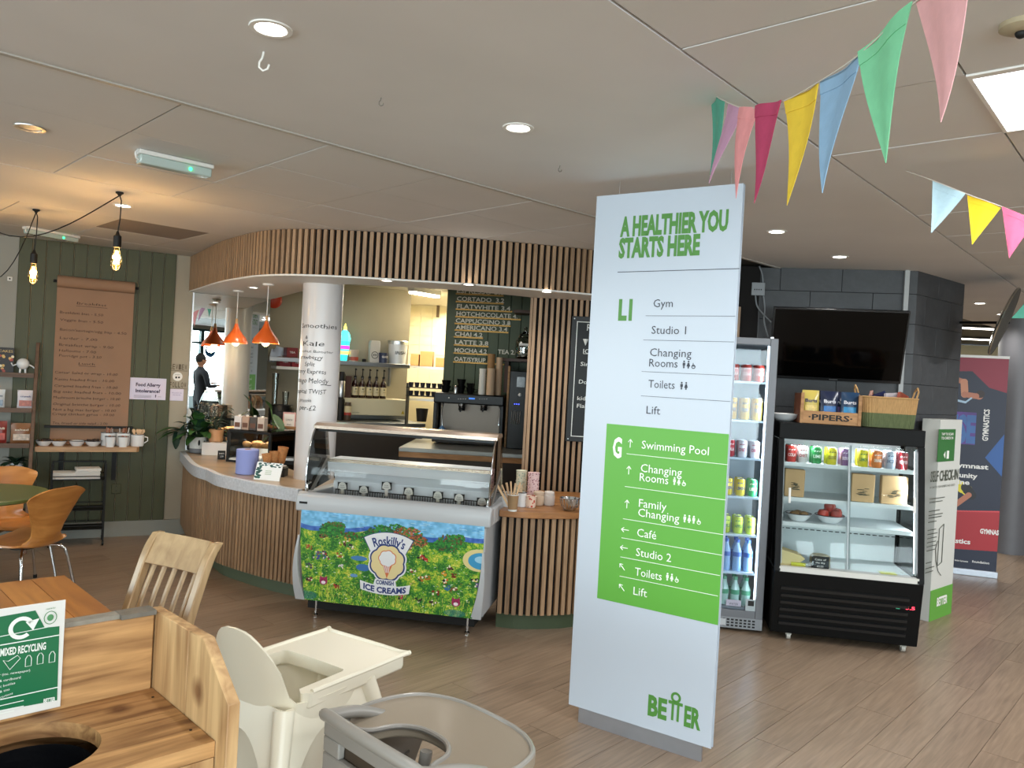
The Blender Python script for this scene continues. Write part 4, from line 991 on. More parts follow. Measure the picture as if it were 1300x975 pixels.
# standing figure seen only in the mirror
def skin(name, verts, edges, radii, m, parent, sub=2, root=0):
    me = bpy.data.meshes.new(name); me.from_pydata(verts, edges, []); o = bpy.data.objects.new(name, me); COL.objects.link(o)
    bm = bmesh.new(); bm.from_mesh(me); L = bm.verts.layers.skin.verify()
    for i, v in enumerate(bm.verts):
        r = radii[i]; v[L].radius = r if isinstance(r, tuple) else (r, r); v[L].use_root = (i == root)
    bm.to_mesh(me); bm.free(); me.materials.append(m); s_ = o.modifiers.new('skin', 'SKIN'); s_.use_smooth_shade = True
    u_ = o.modifiers.new('sub', 'SUBSURF'); u_.levels = sub; u_.render_levels = sub; o.parent = parent; return o
pv = refl(CAM + ray(256, 459) * 15.0)
pe = T('person', 'person in dark clothes standing with raised arm, seen from behind in the mirror', 'person', (pv[0], pv[1], 0), rad(100))
sk = mat('skin_tone', 'a9785c', .6); dk_ = mat('navy_clothing', '11151f', .8); hr = mat('dark_hair', '17120f', .7)
V = [(0, 0, .95), (0, 0, 1.15), (0, .01, 1.38), (0, .02, 1.46), (0, .02, 1.52),
     (.10, 0, .88), (.11, -.01, .48), (.11, .02, .09), (.11, -.13, .04), (-.10, 0, .88), (-.11, -.03, .48), (-.13, .0, .09), (-.13, -.15, .04),
     (.19, .01, 1.40), (.27, -.03, 1.14), (.16, -.24, 1.16), (-.19, .01, 1.40), (-.27, -.03, 1.14), (-.14, -.25, 1.20)]
E_ = [(0, 1), (1, 2), (2, 3), (3, 4), (0, 5), (5, 6), (6, 7), (7, 8), (0, 9), (9, 10), (10, 11), (11, 12), (2, 13), (13, 14), (14, 15), (2, 16), (16, 17), (17, 18)]
Rr = [(.15, .11), (.14, .10), (.15, .10), .07, .055, .095, .065, .045, .04, .095, .065, .045, .04, .065, .048, .035, .065, .048, .035]
skin('body', V, E_, Rr, dk_, pe)
hd_ = MB(); hd_.ball((0, .01, 1.63), (.075, .095, .115), 18, 14); hd_.ball((0, -.088, 1.625), (.012, .018, .018), 8, 6); hd_.ball((.078, .01, 1.62), (.010, .018, .028), 8, 6); hd_.ball((-.078, .01, 1.62), (.010, .018, .028), 8, 6)
hd_.cyl((0, .015, 1.48), (0, .012, 1.57), .05, n=12); 
for sx in (-1, 1): hd_.ball((sx * .03, -.078, 1.64), (.012, .008, .006), 8, 6)
hd_.box(-.022, .022, -.086, -.078, 1.575, 1.582); hd_.build('head', sk, parent=pe, smooth=True)
MB().ball((0, .025, 1.66), (.084, .10, .105), 18, 14).build('hair', hr, parent=pe, smooth=True)
for sx, hx, hy, hz in ((1, .15, -.25, 1.16), (-1, -.13, -.26, 1.20)):
    VV = [(hx, hy, hz), (hx - sx * .03, hy - .05, hz)]; EE = [(0, 1)]; RR = [.022, (.036, .016)]
    for k in range(4):
        b_ = len(VV); a_ = hx - sx * .03 + (k - 1.5) * .018; ln_ = (.030, .036, .034, .026)[k]
        VV += [(a_, hy - .085, hz), (a_, hy - .085 - ln_, hz - .008), (a_, hy - .085 - ln_ * 1.6, hz - .026)]; EE += [(1, b_), (b_, b_ + 1), (b_ + 1, b_ + 2)]; RR += [.009, .008, .007]
    b_ = len(VV); VV += [(hx - sx * .03 - sx * .035, hy - .05, hz + .01), (hx - sx * .03 - sx * .045, hy - .085, hz + .012)]; EE += [(1, b_), (b_, b_ + 1)]; RR += [.010, .008]
    skin('hand', VV, EE, RR, sk, pe, 1)

# ------------------------------------------------------------------ paper roll menu on the green boards
t = T('paper_roll_menu', 'long brown kraft paper roll menu with handwritten breakfast and lunch prices', 'menu', FW.w(0, 0, 0), FW.rz)
Y_ = -.035; xa, zt = FW.at(73, 357, Y_); xb = FW.at(171, 364, Y_)[0]; zlo = FW.at(115, 564, Y_)[1]
KP = mat('kraft_paper', '98765d', .75, var=.05, vs=4, bump=.05)
MB().add([(xa, Y_, zlo), (xb, Y_, zlo), (xb, Y_, zt), (xa, Y_, zt), (xa, Y_ + .002, zlo), (xb, Y_ + .002, zlo), (xb, Y_ + .002, zt), (xa, Y_ + .002, zt)], [(0, 1, 2, 3), (7, 6, 5, 4), (0, 3, 7, 4), (1, 5, 6, 2), (0, 4, 5, 1)]).build('paper_sheet', KP, parent=t)
MB().cyl((xa, Y_ - .02, zt), (xb, Y_ - .02, zt), .052, n=24).build('roll', KP, parent=t, smooth=True)
MB().cyl((xa - .03, Y_ - .02, zt), (xb + .03, Y_ - .02, zt), .012, n=10).build('spindle', M_black, parent=t)
bxa, bz = FW.at(56, 541, -.07); bxb = FW.at(169, 541, -.07)[0]
MB().box(bxa, bxb, -.075, -.05, bz - .014, bz + .008).build('cutter_bar', M_black, parent=t, bevel=.003)
tx = MB(); 
L_ = [("Breakfast", 175, 350, 122), ("Breakfast bun - 5.50", 75, 330, 175), ("Veggie bun - 5.50", 75, 330, 218), ("Bacon/sausage/egg bap - 4.50", 75, 468, 276), ("Larder - 7.00", 75, 295, 326), ("Breakfast wrap - 9.00", 70, 390, 366), ("Halloumi - 7.00", 70, 288, 400), ("Porridge pot - 3.50", 70, 320, 430), ("Lunch", 185, 280, 478),
      ("Caesar Salad or wrap - 10.00", 45, 415, 528), ("Katsu loaded fries - 10.00", 45, 395, 569), ("Caramel loaded fries - 10.00", 42, 415, 608), ("Big mac loaded fries - 10.00", 38, 435, 642), ("Mushroom brioche burger - 10.00", 36, 430, 677), ("Original brioche burger - 10.00", 34, 430, 716), ("Not a big mac burger - 10.00", 34, 405, 748), ("Crispy chicken gyros - 10.00", 30, 395, 774), ("Tea, bread or side salad - 2.00", 30, 355, 828)]
for body, a, b, yy in L_:
    x0_, z0_ = FW.at(60 + a / 4.643, 360 + yy / 4.643, Y_); x1_ = FW.at(60 + b / 4.643, 360 + yy / 4.643, Y_)[0]
    tx.text(body, x0_, z0_, .021, x1_ - x0_, y=Y_ - .0015, jit=.07, bold=-.004)
for a, b, yy in ((170, 355, 132), (185, 285, 486)):
    x0_, z0_ = FW.at(60 + a / 4.643, 360 + yy / 4.643, Y_); x1_ = FW.at(60 + b / 4.643, 360 + yy / 4.643, Y_)[0]; tx.box(x0_, x1_, Y_ - .002, Y_ - .001, z0_, z0_ + .003)
tx.build('handwriting', mat('brown_marker', '3a2420', .8), parent=t, norm=False)

# allergy notice, review lettering, stickers
def sheetsign(name, x0, y0, x1, y1, col, label, cat='notice', y=-.004):
    (xa, za), (xb, zb_) = FW.at(x0, y0, y), FW.at(x1, y1, y); t = T(name, label, cat, FW.w((xa + xb) / 2, y, (za + zb_) / 2), FW.rz)
    W, Hh = (xb - xa), abs(za - zb_); MB().box(-W / 2, W / 2, -.002, .0, -Hh / 2, Hh / 2).build('sheet', col, parent=t); return t, W, Hh
PV = mat('lilac_paper', 'd9d2e6', .5)
t, W, Hh = sheetsign('allergy_notice', 165.5, 479, 210, 508, PV, 'lilac white notice reading Food Allergy or Intolerance on the green boards', y=-.021)
tx = MB(); tx.text('Food Allergy', .0, .022, .030, W * .68, y=-.004, align='C', bold=.03); tx.text('or', 0, .006, .010, y=-.004, align='C'); tx.text('Intolerance?', .0, -.034, .030, W * .68, y=-.004, align='C', bold=.03)
for k in range(3): tx.box(-W * .38, W * .10, -.0035, -.0025, -Hh * .32 - k * .009, -Hh * .32 - k * .009 + .002)
person_icon(tx, W * .22, -Hh * .4, .03, y=-.0035); tx.box(W * .28, W * .38, -.0035, -.0025, -Hh * .36, -Hh * .35)
tx.build('lettering', mat('plum_ink', '3b2d4d', .6), parent=t, norm=False)
BRZ = mat('bronze_letters', '54452c', .5)
for body, px0, px1, py, lb in (('REVIEW', 214, 239, 468.5, 'wooden letters spelling REVIEW on the beige wall beside the mirror'), ('FOLLOW', 213.5, 238, 491.5, 'wooden letters spelling FOLLOW below the round sticker on the beige wall')):
    (xa, za), xb = FW.at(px0 + 1.5, py, -.022), FW.at(px1 - .5, py, -.022)[0]
    t = T('wall_letters', lb, 'letters', FW.w(xa, -.004, za), FW.rz, 'letters on the beige wall'); cw = (xb - xa) / 6
    for i, c in enumerate(body): MB().text(c, i * cw, 0, .048, cw * .74, y=0, bold=.01).build('letter', BRZ, parent=t, norm=False)
    MB().box(.0, xb - xa, 0, .003, -.014, -.010).build('underline', BRZ, parent=t)
(xa, za) = FW.at(225.5, 478, -.004); t = T('round_sticker', 'small round white sticker between the words REVIEW and FOLLOW', 'sticker', FW.w(xa, -.003, za), FW.rz)
MB().cyl((0, -.002, 0), (0, 0, 0), .042, n=24).build('disc', M_white, parent=t); q = MB(); q.text('REVIEW', 0, .012, .008, .045, y=-.003, align='C'); q.box(-.02, -.004, -.003, -.002, -.018, 0); q.ball((.012, -.003, -.008), (.009, .001, .009), 10, 6); q.build('lettering', M_ink, parent=t, norm=False)
t, W, Hh = sheetsign('square_sticker', 216, 493.5, 232.5, 509, PV, 'small square lilac sticker under the word FOLLOW', 'sticker')
q = MB(); q.text('FOLLOW US', 0, Hh * .12, .010, W * .7, y=-.003, align='C'); q.text('ON SOCIAL', 0, -Hh * .05, .009, W * .6, y=-.003, align='C'); q.build('lettering', mat('violet_ink', '6b5a9a', .6), parent=t, norm=False)
xa, za = FW.at(12.5, 354, -.006); t = T('wall_sensor', 'tiny white square sensor on the grey wall strip at the far left', 'sensor', FW.w(xa, -.0, za), FW.rz)
MB().box(-.018, .018, -.012, -.004, -.018, .018).build('case', M_white, parent=t, bevel=.003); MB().cyl((0, -.014, 0), (0, -.012, 0), .007, n=10).build('lens', M_black, parent=t)
xa, za = FW.at(147.5, 620.5, -.02); t = T('wall_socket', 'green painted double socket low on the green boards right of the trolley', 'socket', FW.w(xa, -.018, za), FW.rz)
MB().box(-.04, .04, -.008, 0, -.043, .043).build('face_plate', M_green, parent=t, bevel=.004)
q = MB()
for z in (.02, -.022): q.box(-.004, .004, -.009, -.007, z, z + .008); q.box(-.012, -.006, -.009, -.007, z - .010, z - .007); q.box(.006, .012, -.009, -.007, z - .010, z - .007)
q.build('socket_holes', M_black, parent=t)

# ------------------------------------------------------------------ wall shelf with bowls, mugs and cutlery
SH = wood('shelf_pine', '9a7450', 'c79f73', .45, 3, (1.5, 10, 10), rnd=.1)
(xa, zs_), xb = FW.at(44, 567.5, -.27), FW.at(177, 567.5, -.27)[0]
t = T('wall_shelf', 'long wooden wall shelf on black brackets under the paper roll menu', 'shelf', FW.w(0, 0, zs_), FW.rz)
MB().prism([(xa, -.27), (xb - .02, -.27), (xb, -.24), (xb, -.02), (xa, -.02)], -.042, 0).build('board', SH, parent=t, bevel=.003)
for px in (77, 144): 
    x = FW.at(px, 600, -.03)[0]; MB().add([], []).box(x - .018, x + .018, -.035, -.022, -.32, -.042).box(x - .018, x + .018, -.22, -.022, -.052, -.042).build('bracket', M_black, parent=t)
def onshelf(px, py, yy): x, z = FW.at(px, py, yy); return x
def bowlmesh(r, h, rim=True, n=24, flat=.55, m=0, mr=1):
    q = MB(); q.lathe([(r * flat, 0), (r * .8, h * .45), (r, h)] + [(r - .004, h), (r * .8 - .004, h * .5), (r * flat - .003, .006)], n, m=m)
    if rim: q.tube([(r * cos(a), r * sin(a), h) for a in [2 * PI * i / n for i in range(n)]], .0028, 6, mr, closed=True)
    return q
M_dfood = mat('dark_sauce_food', '33231a', .6, bump=.4, vs=60, var=.3); M_tfood = mat('toasted_topping', '8a6238', .8, bump=.4, vs=60, var=.3)
for i, (px, wd, lb, fm_) in enumerate(((55.5, 18, 'leftmost white enamel bowl with dark topping on the wall shelf', 1), (74.5, 17.5, 'second white enamel bowl from the left with toasted topping on the wall shelf', 2), (97.5, 18, 'third white enamel bowl from the left on the wall shelf', 0), (118, 19, 'fourth white enamel bowl heaped with dark topping beside the cutlery mugs', 1))):
    x = onshelf(px, 566, -.15); r = wd / 2 / F * 7.25
    t = T('enamel_bowl', lb, 'bowl', FW.w(x, -.15, zs_), FW.rz, 'enamel bowls on the wall shelf'); bowlmesh(r, .045).build('dish', [M_enamel, M_rimblue], parent=t, smooth=True)
    if fm_: 
        q = MB(); 
        for k in range(26): a, b = random.uniform(0, 6.28), r * .75 * random.random() ** .5; q.ball((b * cos(a), b * sin(a), .036 + random.uniform(0, .014)), random.uniform(.008, .013), 6, 4)
        q.build('topping', (None, M_dfood, M_tfood)[fm_], parent=t, smooth=True, kind='stuff')
def mug(px, yy, wd, h, lb, grp, content=None, base=None):
    x = onshelf(px, 566, yy) if base is None else None; r = wd / 2 / F * 7.15
    t = T('enamel_mug', lb, 'mug', FW.w(x, yy, zs_), FW.rz, grp)
    MB().lathe([(r * .92, 0), (r, .01), (r, h), (r - .003, h), (r - .004, .01)], 24, m=0).tube([(r * cos(a), r * sin(a), h) for a in [2 * PI * i / 24 for i in range(24)]], .003, 6, 1, closed=True).build('cup', [M_enamel, M_rimblue], parent=t, smooth=True)
    MB().tube([(r, 0, h * .8), (r + .028, 0, h * .75), (r + .03, 0, h * .45), (r, 0, h * .25)], .005, 6).build('handle', M_enamel, parent=t, smooth=True)
    return t, r
WD_ = mat('pale_birch', 'd8b48c', .6); WD2 = mat('copper_sachets', 'b5785a', .5, var=.3, vs=60)
for i, (px, lb) in enumerate(((137, 'left back white enamel mug packed with sugar sticks on the wall shelf'), (156, 'middle back white enamel mug packed with sugar sticks on the wall shelf'))):
    t, r = mug(px, -.10, 17, .115, lb, 'enamel mugs on the wall shelf')
    for k in range(12): a = random.uniform(0, 6.28); b = r * .6 * random.random(); MB().box(-.005, .005, -.001, .001, .03, .155 + random.uniform(-.01, .01), M=Matrix.Translation((b * cos(a), b * sin(a), 0)) @ Matrix.Rotation(random.uniform(-.1, .1), 4, 'Y') @ Matrix.Rotation(random.uniform(0, 3), 4, 'Z')).build('sugar_stick', (WD2, M_white)[k % 3 == 0], parent=t)
t, r = mug(174, -.14, 15.5, .105, 'right white enamel mug full of pale wooden spoons at the shelf end', 'enamel mugs on the wall shelf')
for k in range(9):
    a = k * .8; b = r * .5; tl = random.uniform(-.25, .25) + (.35 if k == 2 else 0); Mx = Matrix.Translation((b * cos(a) * .6, b * sin(a) * .6, 0)) @ Matrix.Rotation(tl, 4, 'Y')
    MB().box(-.004, .004, -.001, .001, .02, .12, M=Mx).ball((0, 0, .135), (.012, .002, .02), 10, 6, M=Mx).build('wooden_spoon', WD_, parent=t)
for px, lb in ((139.5, 'small white enamel beaker standing at the front left of the shelf mugs'), (156, 'small white enamel beaker at the front of the shelf beside its twin on the left')):
    x = onshelf(px, 568, -.23); t = T('enamel_beaker', lb, 'cup', FW.w(x, -.228, zs_), FW.rz, 'enamel beakers on the wall shelf')
    MB().lathe([(.032, 0), (.043, .092), (.040, .092), (.029, .004)], 20, m=0).tube([(.043 * cos(a), .043 * sin(a), .092) for a in [2 * PI * i / 20 for i in range(20)]], .003, 6, 1, closed=True).build('cup', [M_enamel, M_rimblue], parent=t, smooth=True)
    for k in range(5): MB().box(-.004, .004, -.001, .001, .01, .10, M=Matrix.Translation((.012 * cos(k), .012 * sin(k), 0)) @ Matrix.Rotation(.15 * (k - 2), 4, 'Y')).build('stirrer', WD2, parent=t)

# ------------------------------------------------------------------ black trolley with napkins
cy1 = -.36; cx1 = FW.at(131, 670, cy1 - .0)[0]; TWD_ = cx1 - FW.at(66, 600, cy1)[0]; cxl = cx1 - .62
t = T('napkin_trolley', 'black metal three tier trolley under the wall shelf holding white napkins', 'trolley', FW.w(cx1 - TWD_ / 2, cy1 + .12, 0), FW.rz)
zt_ = FW.at(131, 589, cy1)[1]; zn = FW.at(110, 607, cy1)[1]
for sx in (-TWD_ / 2, TWD_ / 2):
    for sy in (-.12, .12): 
        MB().box(sx - .007, sx + .007, sy - .007, sy + .007, .05, zt_).build('post', M_black, parent=t)
        MB().cyl((sx - .008, sy, .022), (sx + .008, sy, .022), .022, n=12).cyl((sx, sy, .03), (sx, sy, .055), .006, n=6).build('castor', M_black, parent=t)
for z in (zn - .02, zn - .28, .14): 
    q = MB(); q.box(-TWD_ / 2, TWD_ / 2, -.12, .12, z, z + .006)
    for a in (-.12, .12): q.box(-TWD_ / 2, TWD_ / 2, a - .003, a + .003, z + .03, z + .038)
    q.build('tier', M_black, parent=t)
MB().box(-TWD_ / 2, TWD_ / 2, .11, .12, zt_ - .012, zt_).build('handle_rail', M_black, parent=t)
NP = mat('napkin_white', 'e9e8e4', .85, bump=.1, vs=3)
for (x, w_, h_, tilt, lb) in ((-TWD_ * .29, .18, .05, 0, 'low flat stack of white napkins on the left of the trolley top'), (TWD_ * .16, .19, .06, 0, 'tall loose stack of white napkins on the right of the trolley top')):
    tt_ = T('napkin_stack', lb, 'napkins', FW.w(cx1 - TWD_ / 2 + x, cy1 + .12, zn - .013), FW.rz, 'napkin stacks on the trolley')
    for k in range(5 if x < 0 else 8):
        q = MB().box(-w_ / 2, w_ / 2, -.09, .09, k * .011, k * .011 + .010, M=Matrix.Rotation(random.uniform(-.03, .03) + (.12 if k > 5 else 0), 4, 'Z')); q.build('napkin_fold', NP, parent=tt_, bevel=.003)

# ------------------------------------------------------------------ leaning ladder shelf at the far left
LW = wood('walnut_stained', '4f3a2c', '6f5340', .55, 3, (1, 8, 8), rnd=.1)
lv = [(435, 51.5), (477, 48.5), (521, 45.5), (565, 42.5), (609, 39.5), (652, 36)]
def lad(py, px, y): return FW.at(px, py, y)
pts = []
for i, (py, px) in enumerate(lv): yy = -.06 - .07 * i; x, z = FW.at(px, py, yy); pts.append((x, yy, z))
xr = sum(p[0] for p in pts[1:5]) / 4
t = T('ladder_shelf', 'dark stained wooden ladder shelf leaning on the wall at the far left', 'shelf', FW.w(xr, 0, 0), FW.rz)
ztop = pts[0][2]; zz = [p[2] for p in pts]
for dx in (0, -.62): MB().yz([(-.05, ztop), (-.02, ztop), (-.50, 0), (-.545, 0)], dx - .028, dx).build('rail', LW, parent=t, bevel=.003)
def ydep(z): return -.035 - .485 * (1 - z / ztop)
shelves = []
for i in range(1, 6):
    z = zz[i] if i < 5 else .28; y0_ = ydep(z); MB().box(-.62, -.028, y0_ - .03, -.02, z - .02, z).build('shelf_board', LW, parent=t, bevel=.002)
    MB().box(-.62, -.028, y0_ - .04, y0_ - .03, z - .02, z + .018).build('front_lip', LW, parent=t); shelves.append((z, y0_))
def lx(px, py, y): return FW.at(px, py, y)[0]
z, y0_ = shelves[0]; yb_ = (y0_ - .02) / 2 - .02
x = lx(7, 460, yb_); tb = T('framed_menu_card', 'black menu card with bright food pictures on the top board of the ladder shelf', 'card', FW.w(x, yb_, z), FW.rz)
MB().box(-.07, .06, -.006, .006, 0, .225).build('card', mat('card_black', '1d1a1c', .5), parent=tb); q = MB(); q.text('CAKES', -.0, .185, .02, .1, y=-.007, align='C', m=0)
for k in range(14): q.ball((random.uniform(-.055, .05), -.007, random.uniform(.02, .16)), (.012, .001, .012), 8, 4, m=k % 3)
q.build('lettering', [mat('card_gold', 'd8b46a', .5), mat('card_red', 'a8483a', .5), mat('card_cream', 'e8dcc0', .5)], parent=tb, norm=False)
x = lx(29, 466, yb_); tb = T('white_figurine', 'small round white figurine with thin arms and legs on the top board', 'figurine', FW.w(x, yb_, z), FW.rz)
MB().ball((0, 0, .095), (.048, .04, .048), 16, 12).build('body', M_enamel, parent=tb, smooth=True)
for sx in (-1, 1): MB().tube([(sx * .018, 0, .055), (sx * .02, 0, .015), (sx * .03, -.015, .006)], .008, 8).build('leg', M_enamel, parent=tb, smooth=True); MB().tube([(sx * .043, 0, .09), (sx * .072, -.005, .075), (sx * .085, -.01, .10 if sx < 0 else .06)], .006, 8).build('arm', M_enamel, parent=tb, smooth=True)
def pouch(px, py, si, w_, h_, cols, lb, words):
    z, y0_ = shelves[si]; yb_ = (y0_ - .02) / 2 - .02; x = lx(px, py, yb_); tb = T('snack_pouch', lb, 'snack bag', FW.w(x, yb_, z), FW.rz)
    def side(s):
        def fn(u, v): b = .022 * sin(PI * u) * sin(PI * min(1, v * 1.1 + .0)) ** .6; return ((u - .5) * w_ * (1 - .06 * sin(PI * v)), s * b, v * h_)
        return fn
    MB().grid(side(-1), 9, 9).grid(side(1), 9, 9).build('bag', mat('pouch_' + cols[0], cols[0], .35, var=.1, vs=15), parent=tb, smooth=True)
    q = MB(); q.box(-w_ * .36, w_ * .36, -.0245, -.0235, h_ * .18, h_ * .48); q.build('panel', mat('pouch_' + cols[1], cols[1], .4, var=.35, vs=40), parent=tb)
    q = MB(); q.text(words, 0, h_ * .64, h_ * .09, w_ * .6, y=-.0245, align='C', bold=.02); q.build('lettering', mat('pouch_' + cols[2], cols[2], .5), parent=tb, norm=False); return tb
pouch(32.5, 508, 1, .125, .165, ('ddd6dc', 'b86a5a', '5a5a8a'), 'white and pink snack pouch on the second board of the ladder shelf', 'crunch')
pouch(-1, 508, 1, .08, .165, ('d6dce0', '8fa0b4', '3a4a6a'), 'pale pouch cut by the picture edge on the second board of the ladder shelf', 'bites')
pouch(27.5, 551, 2, .165, .175, ('8a5a34', 'c9b8a8', 'e8ddc8'), 'brown and silver snack bag on the third board of the ladder shelf', 'salted')
pouch(2, 550, 2, .075, .19, ('8a2f28', 'b84a3a', 'e8ddc8'), 'dark red snack bag at the picture edge on the third board of the ladder shelf', 'chilli')
def leaf(q, base, dirv, L, W, droop=.3, m=0, n=6, up=(0, 0, 1)):
    d = Vector(dirv).normalized(); s_ = d.cross(Vector(up)); 
    if s_.length < .05: s_ = Vector((1, 0, 0))
    s_.normalize(); nn = s_.cross(d); vs = []; b = Vector(base)
    for i in range(n + 1):
        t_ = i / n; c = b + d * L * t_ - Vector((0, 0, 1)) * droop * L * t_ * t_; w_ = W * sin(PI * min(t_ * .92 + .04, 1)) ** .8 * .5
        vs += [tuple(c - s_ * w_ + nn * w_ * .25), tuple(c), tuple(c + s_ * w_ + nn * w_ * .25)]
    fs = []
    for i in range(n): a = i * 3; fs += [(a, a + 1, a + 4, a + 3), (a + 1, a + 2, a + 5, a + 4)]
    q.add(vs, fs, m)
z, y0_ = shelves[3]; yb_ = (y0_) / 2 - .06; x = lx(18, 600, yb_); tb = T('potted_fern', 'leafy fern in a black and white striped pot on the ladder shelf', 'plant', FW.w(x, yb_, z), FW.rz)
MB().lathe([(.05, 0), (.066, .02), (.07, .135), (.062, .135), (.06, .11)], 32).build('pot', M_enamel, parent=tb, smooth=True)
q = MB()
for k in range(16): a = 2 * PI * k / 16; q.box(-.005, .005, -.0005, .0015, .004, .13, M=Matrix.Rotation(a, 4, 'Z') @ Matrix.Translation((0, -.0705, 0)) @ Matrix.Rotation(-.03, 4, 'X'))
q.build('stripe', M_black, parent=tb, kind='stuff')
MB().cyl((0, 0, .10), (0, 0, .12), .06, n=16).build('soil', M_soil, parent=tb)
for k in range(26):
    q = MB(); a = k * 2.4; el = .25 + .9 * random.random(); L = random.uniform(.10, .19); leaf(q, (0, 0, .12), (cos(a) * cos(el), sin(a) * cos(el), sin(el)), L, .05, .5); q.build('frond', M_leafd, parent=tb, smooth=True, norm=False)

# ------------------------------------------------------------------ plants, pastry case and bits on the curved counter
def oncounter(px, py): p = az(px, py, CT); return (p[0], p[1], CT + .001)
M_pot = mat('speckled_pot', 'd8d6cf', .5, var=.05, vs=40)
_x = FW.at(251.5, 560, -.14)[0]; p = FW.w(_x, -.14, CT + .001); t = T('potted_plant', 'bushy peace lily in a white pot with grey base at the counter wall end', 'plant', p, FW.rz)
MB().lathe([(.062, 0), (.072, .01), (.074, .045)], 28).build('pot_base', mat('pot_grey', '77777a', .6), parent=t, smooth=True)
MB().lathe([(.0745, .045), (.076, .15), (.068, .15), (.066, .12)], 28, capb=False, capt=True).build('pot', M_pot, parent=t, smooth=True)
MB().ball((0, -.075, .10), (.010, .003, .028), 10, 6).ball((.045, -.06, .10), (.008, .004, .022), 8, 6).build('leaf_motif', M_black, parent=t, kind='stuff')
rnd_ = random.Random(11)
for k in range(64):
    q = MB(); a = k * 2.4; el = .2 + 1.2 * rnd_.random(); L = rnd_.uniform(.16, .36); d = (cos(a) * cos(el), sin(a) * cos(el) * (.22 if sin(a) > 0 else .9), sin(el))
    st_ = rnd_.uniform(.05, .16); b = (d[0] * st_, d[1] * st_, .14 + d[2] * st_)
    leaf(q, b, d, L * .75, L * .3, .55); q.tube([(0, 0, .13), b], .0025, 4); q.build('leaf', (M_leaf, M_leafd)[k % 3 == 0], parent=t, smooth=True, norm=False)
for (x, z, L, an) in ((-.13, .22, .13, -1.9), (-.20, .16, .15, -1.5)):
    q = MB(); q.tube([(0, 0, .14), (-.06, -.01, .26), (x, -.02, z + .04)], .0025, 4); leaf(q, (x, -.02, z + .04), (cos(an) * .6, -.1, sin(an) * .9), L, .075, .1); q.build('leaf', M_leafd, parent=t, smooth=True, norm=False)
for k in range(2):
    q = MB(); q.tube([(0, 0, .14), (-.05 - .02 * k, .0, .30), (-.085 - .01 * k, -.01, .36 - .05 * k)], .0025, 4); leaf(q, (-.085 - .01 * k, -.01, .34 - .05 * k), (-.2, -.2, 1), .075, .045, 0); q.build('white_flower', M_white, parent=t, smooth=True, norm=False)
# parcel box and copper pot on it
_x = FW.at(273, 570, -.30)[0]; p = FW.w(_x, -.30, CT + .001); t = T('white_box', 'low white cardboard box beside the peace lily on the counter', 'box', (p[0], p[1], p[2]), .1)
MB().box(-.10, .14, -.07, .12, 0, .115).build('carton', mat('white_card', 'd5d2cf', .7), parent=t, bevel=.002)
q = MB(); q.cyl((-.102, .02, .07), (-.1005, .02, .07), .02, n=14); q.build('logo_lettering', mat('navy_print', '2f3f66', .5), parent=t)
bz_ = CT + .116; _x = FW.at(274, 560, -.26)[0]; p = FW.w(_x, -.26, bz_); t = T('copper_pot', 'tan plant pot with trailing stems standing on the white box', 'plant', (p[0], p[1], bz_ + .001))
MB().lathe([(.055, 0), (.064, .01), (.066, .115), (.058, .115), (.056, .10)], 24).build('pot', mat('tan_pot', 'b98a60', .5), parent=t, smooth=True)
for k in range(16):
    q = MB(); a = k * 2.4; L = rnd_.uniform(.12, .24); el = .6 + rnd_.random() * .8; q.tube([(0, 0, .10), (cos(a) * .03, sin(a) * .03, .10 + L * .5), (cos(a) * .08, sin(a) * .05, .10 + L)], .002, 4)
    leaf(q, (cos(a) * .08, sin(a) * .05, .10 + L), (cos(a), sin(a) * .6, .3), .09, .028, .5); q.build('leaf', M_leafd, parent=t, smooth=True, norm=False)
# glass pastry case
p0c = az(289, 586, CT); p1c = az(331, 590, CT); FPC = Fr(p0c, 104); PW = .40; PH = .27
t = T('pastry_case', 'black framed glass pastry case on the counter behind the blue paper roll', 'display case', (p0c[0], p0c[1], CT + .001), FPC.rz)
for x in (0, PW): 
    for y in (0, .42): MB().box(x - .011, x + .011, y - .011, y + .011, 0, PH).build('post', M_black, parent=t)
q = MB(); 
for z in (.012, PH):
    for y in (0, .42): q.box(0, PW, y - .009, y + .009, z - .012, z + .006)
    for x in (0, PW): q.box(x - .009, x + .009, 0, .42, z - .012, z + .006)
q.build('frame_rail', M_black, parent=t, kind='stuff')
MB().box(.0, PW, 0, .42, .008, .03).build('tray_floor', M_white, parent=t)
for a, b, c, d in ((.01, PW - .01, -.002, .002), (.01, PW - .01, .418, .422)): MB().box(a, b, c, d, .03, PH - .01).build('pane', M_glass, parent=t)
for x in (0, PW): MB().box(x - .002, x + .002, .01, .41, .03, PH - .01).build('pane', M_glass, parent=t)
MB().box(0, PW, 0, .42, PH + .007, PH + .011).build('pane', M_glass, parent=t)
MB().box(.02, PW - .02, .06, .40, .13, .136).build('shelf_pane', M_glass, parent=t)
lamp('AREA', 'pastry_fill', FPC.w(PW / 2, .2, CT + PH - .01), 1.2, (1, .9, .75), .3, .04)  # added lamp with no fitting, brightens the dark case interior
MB().box(.03, PW - .03, .30, .40, .031, .11).build('white_card_riser', M_white, parent=t)
PST = mat('pastry_gold', 'c08a4e', .6, var=.25, vs=30, bump=.3)
pk = 0
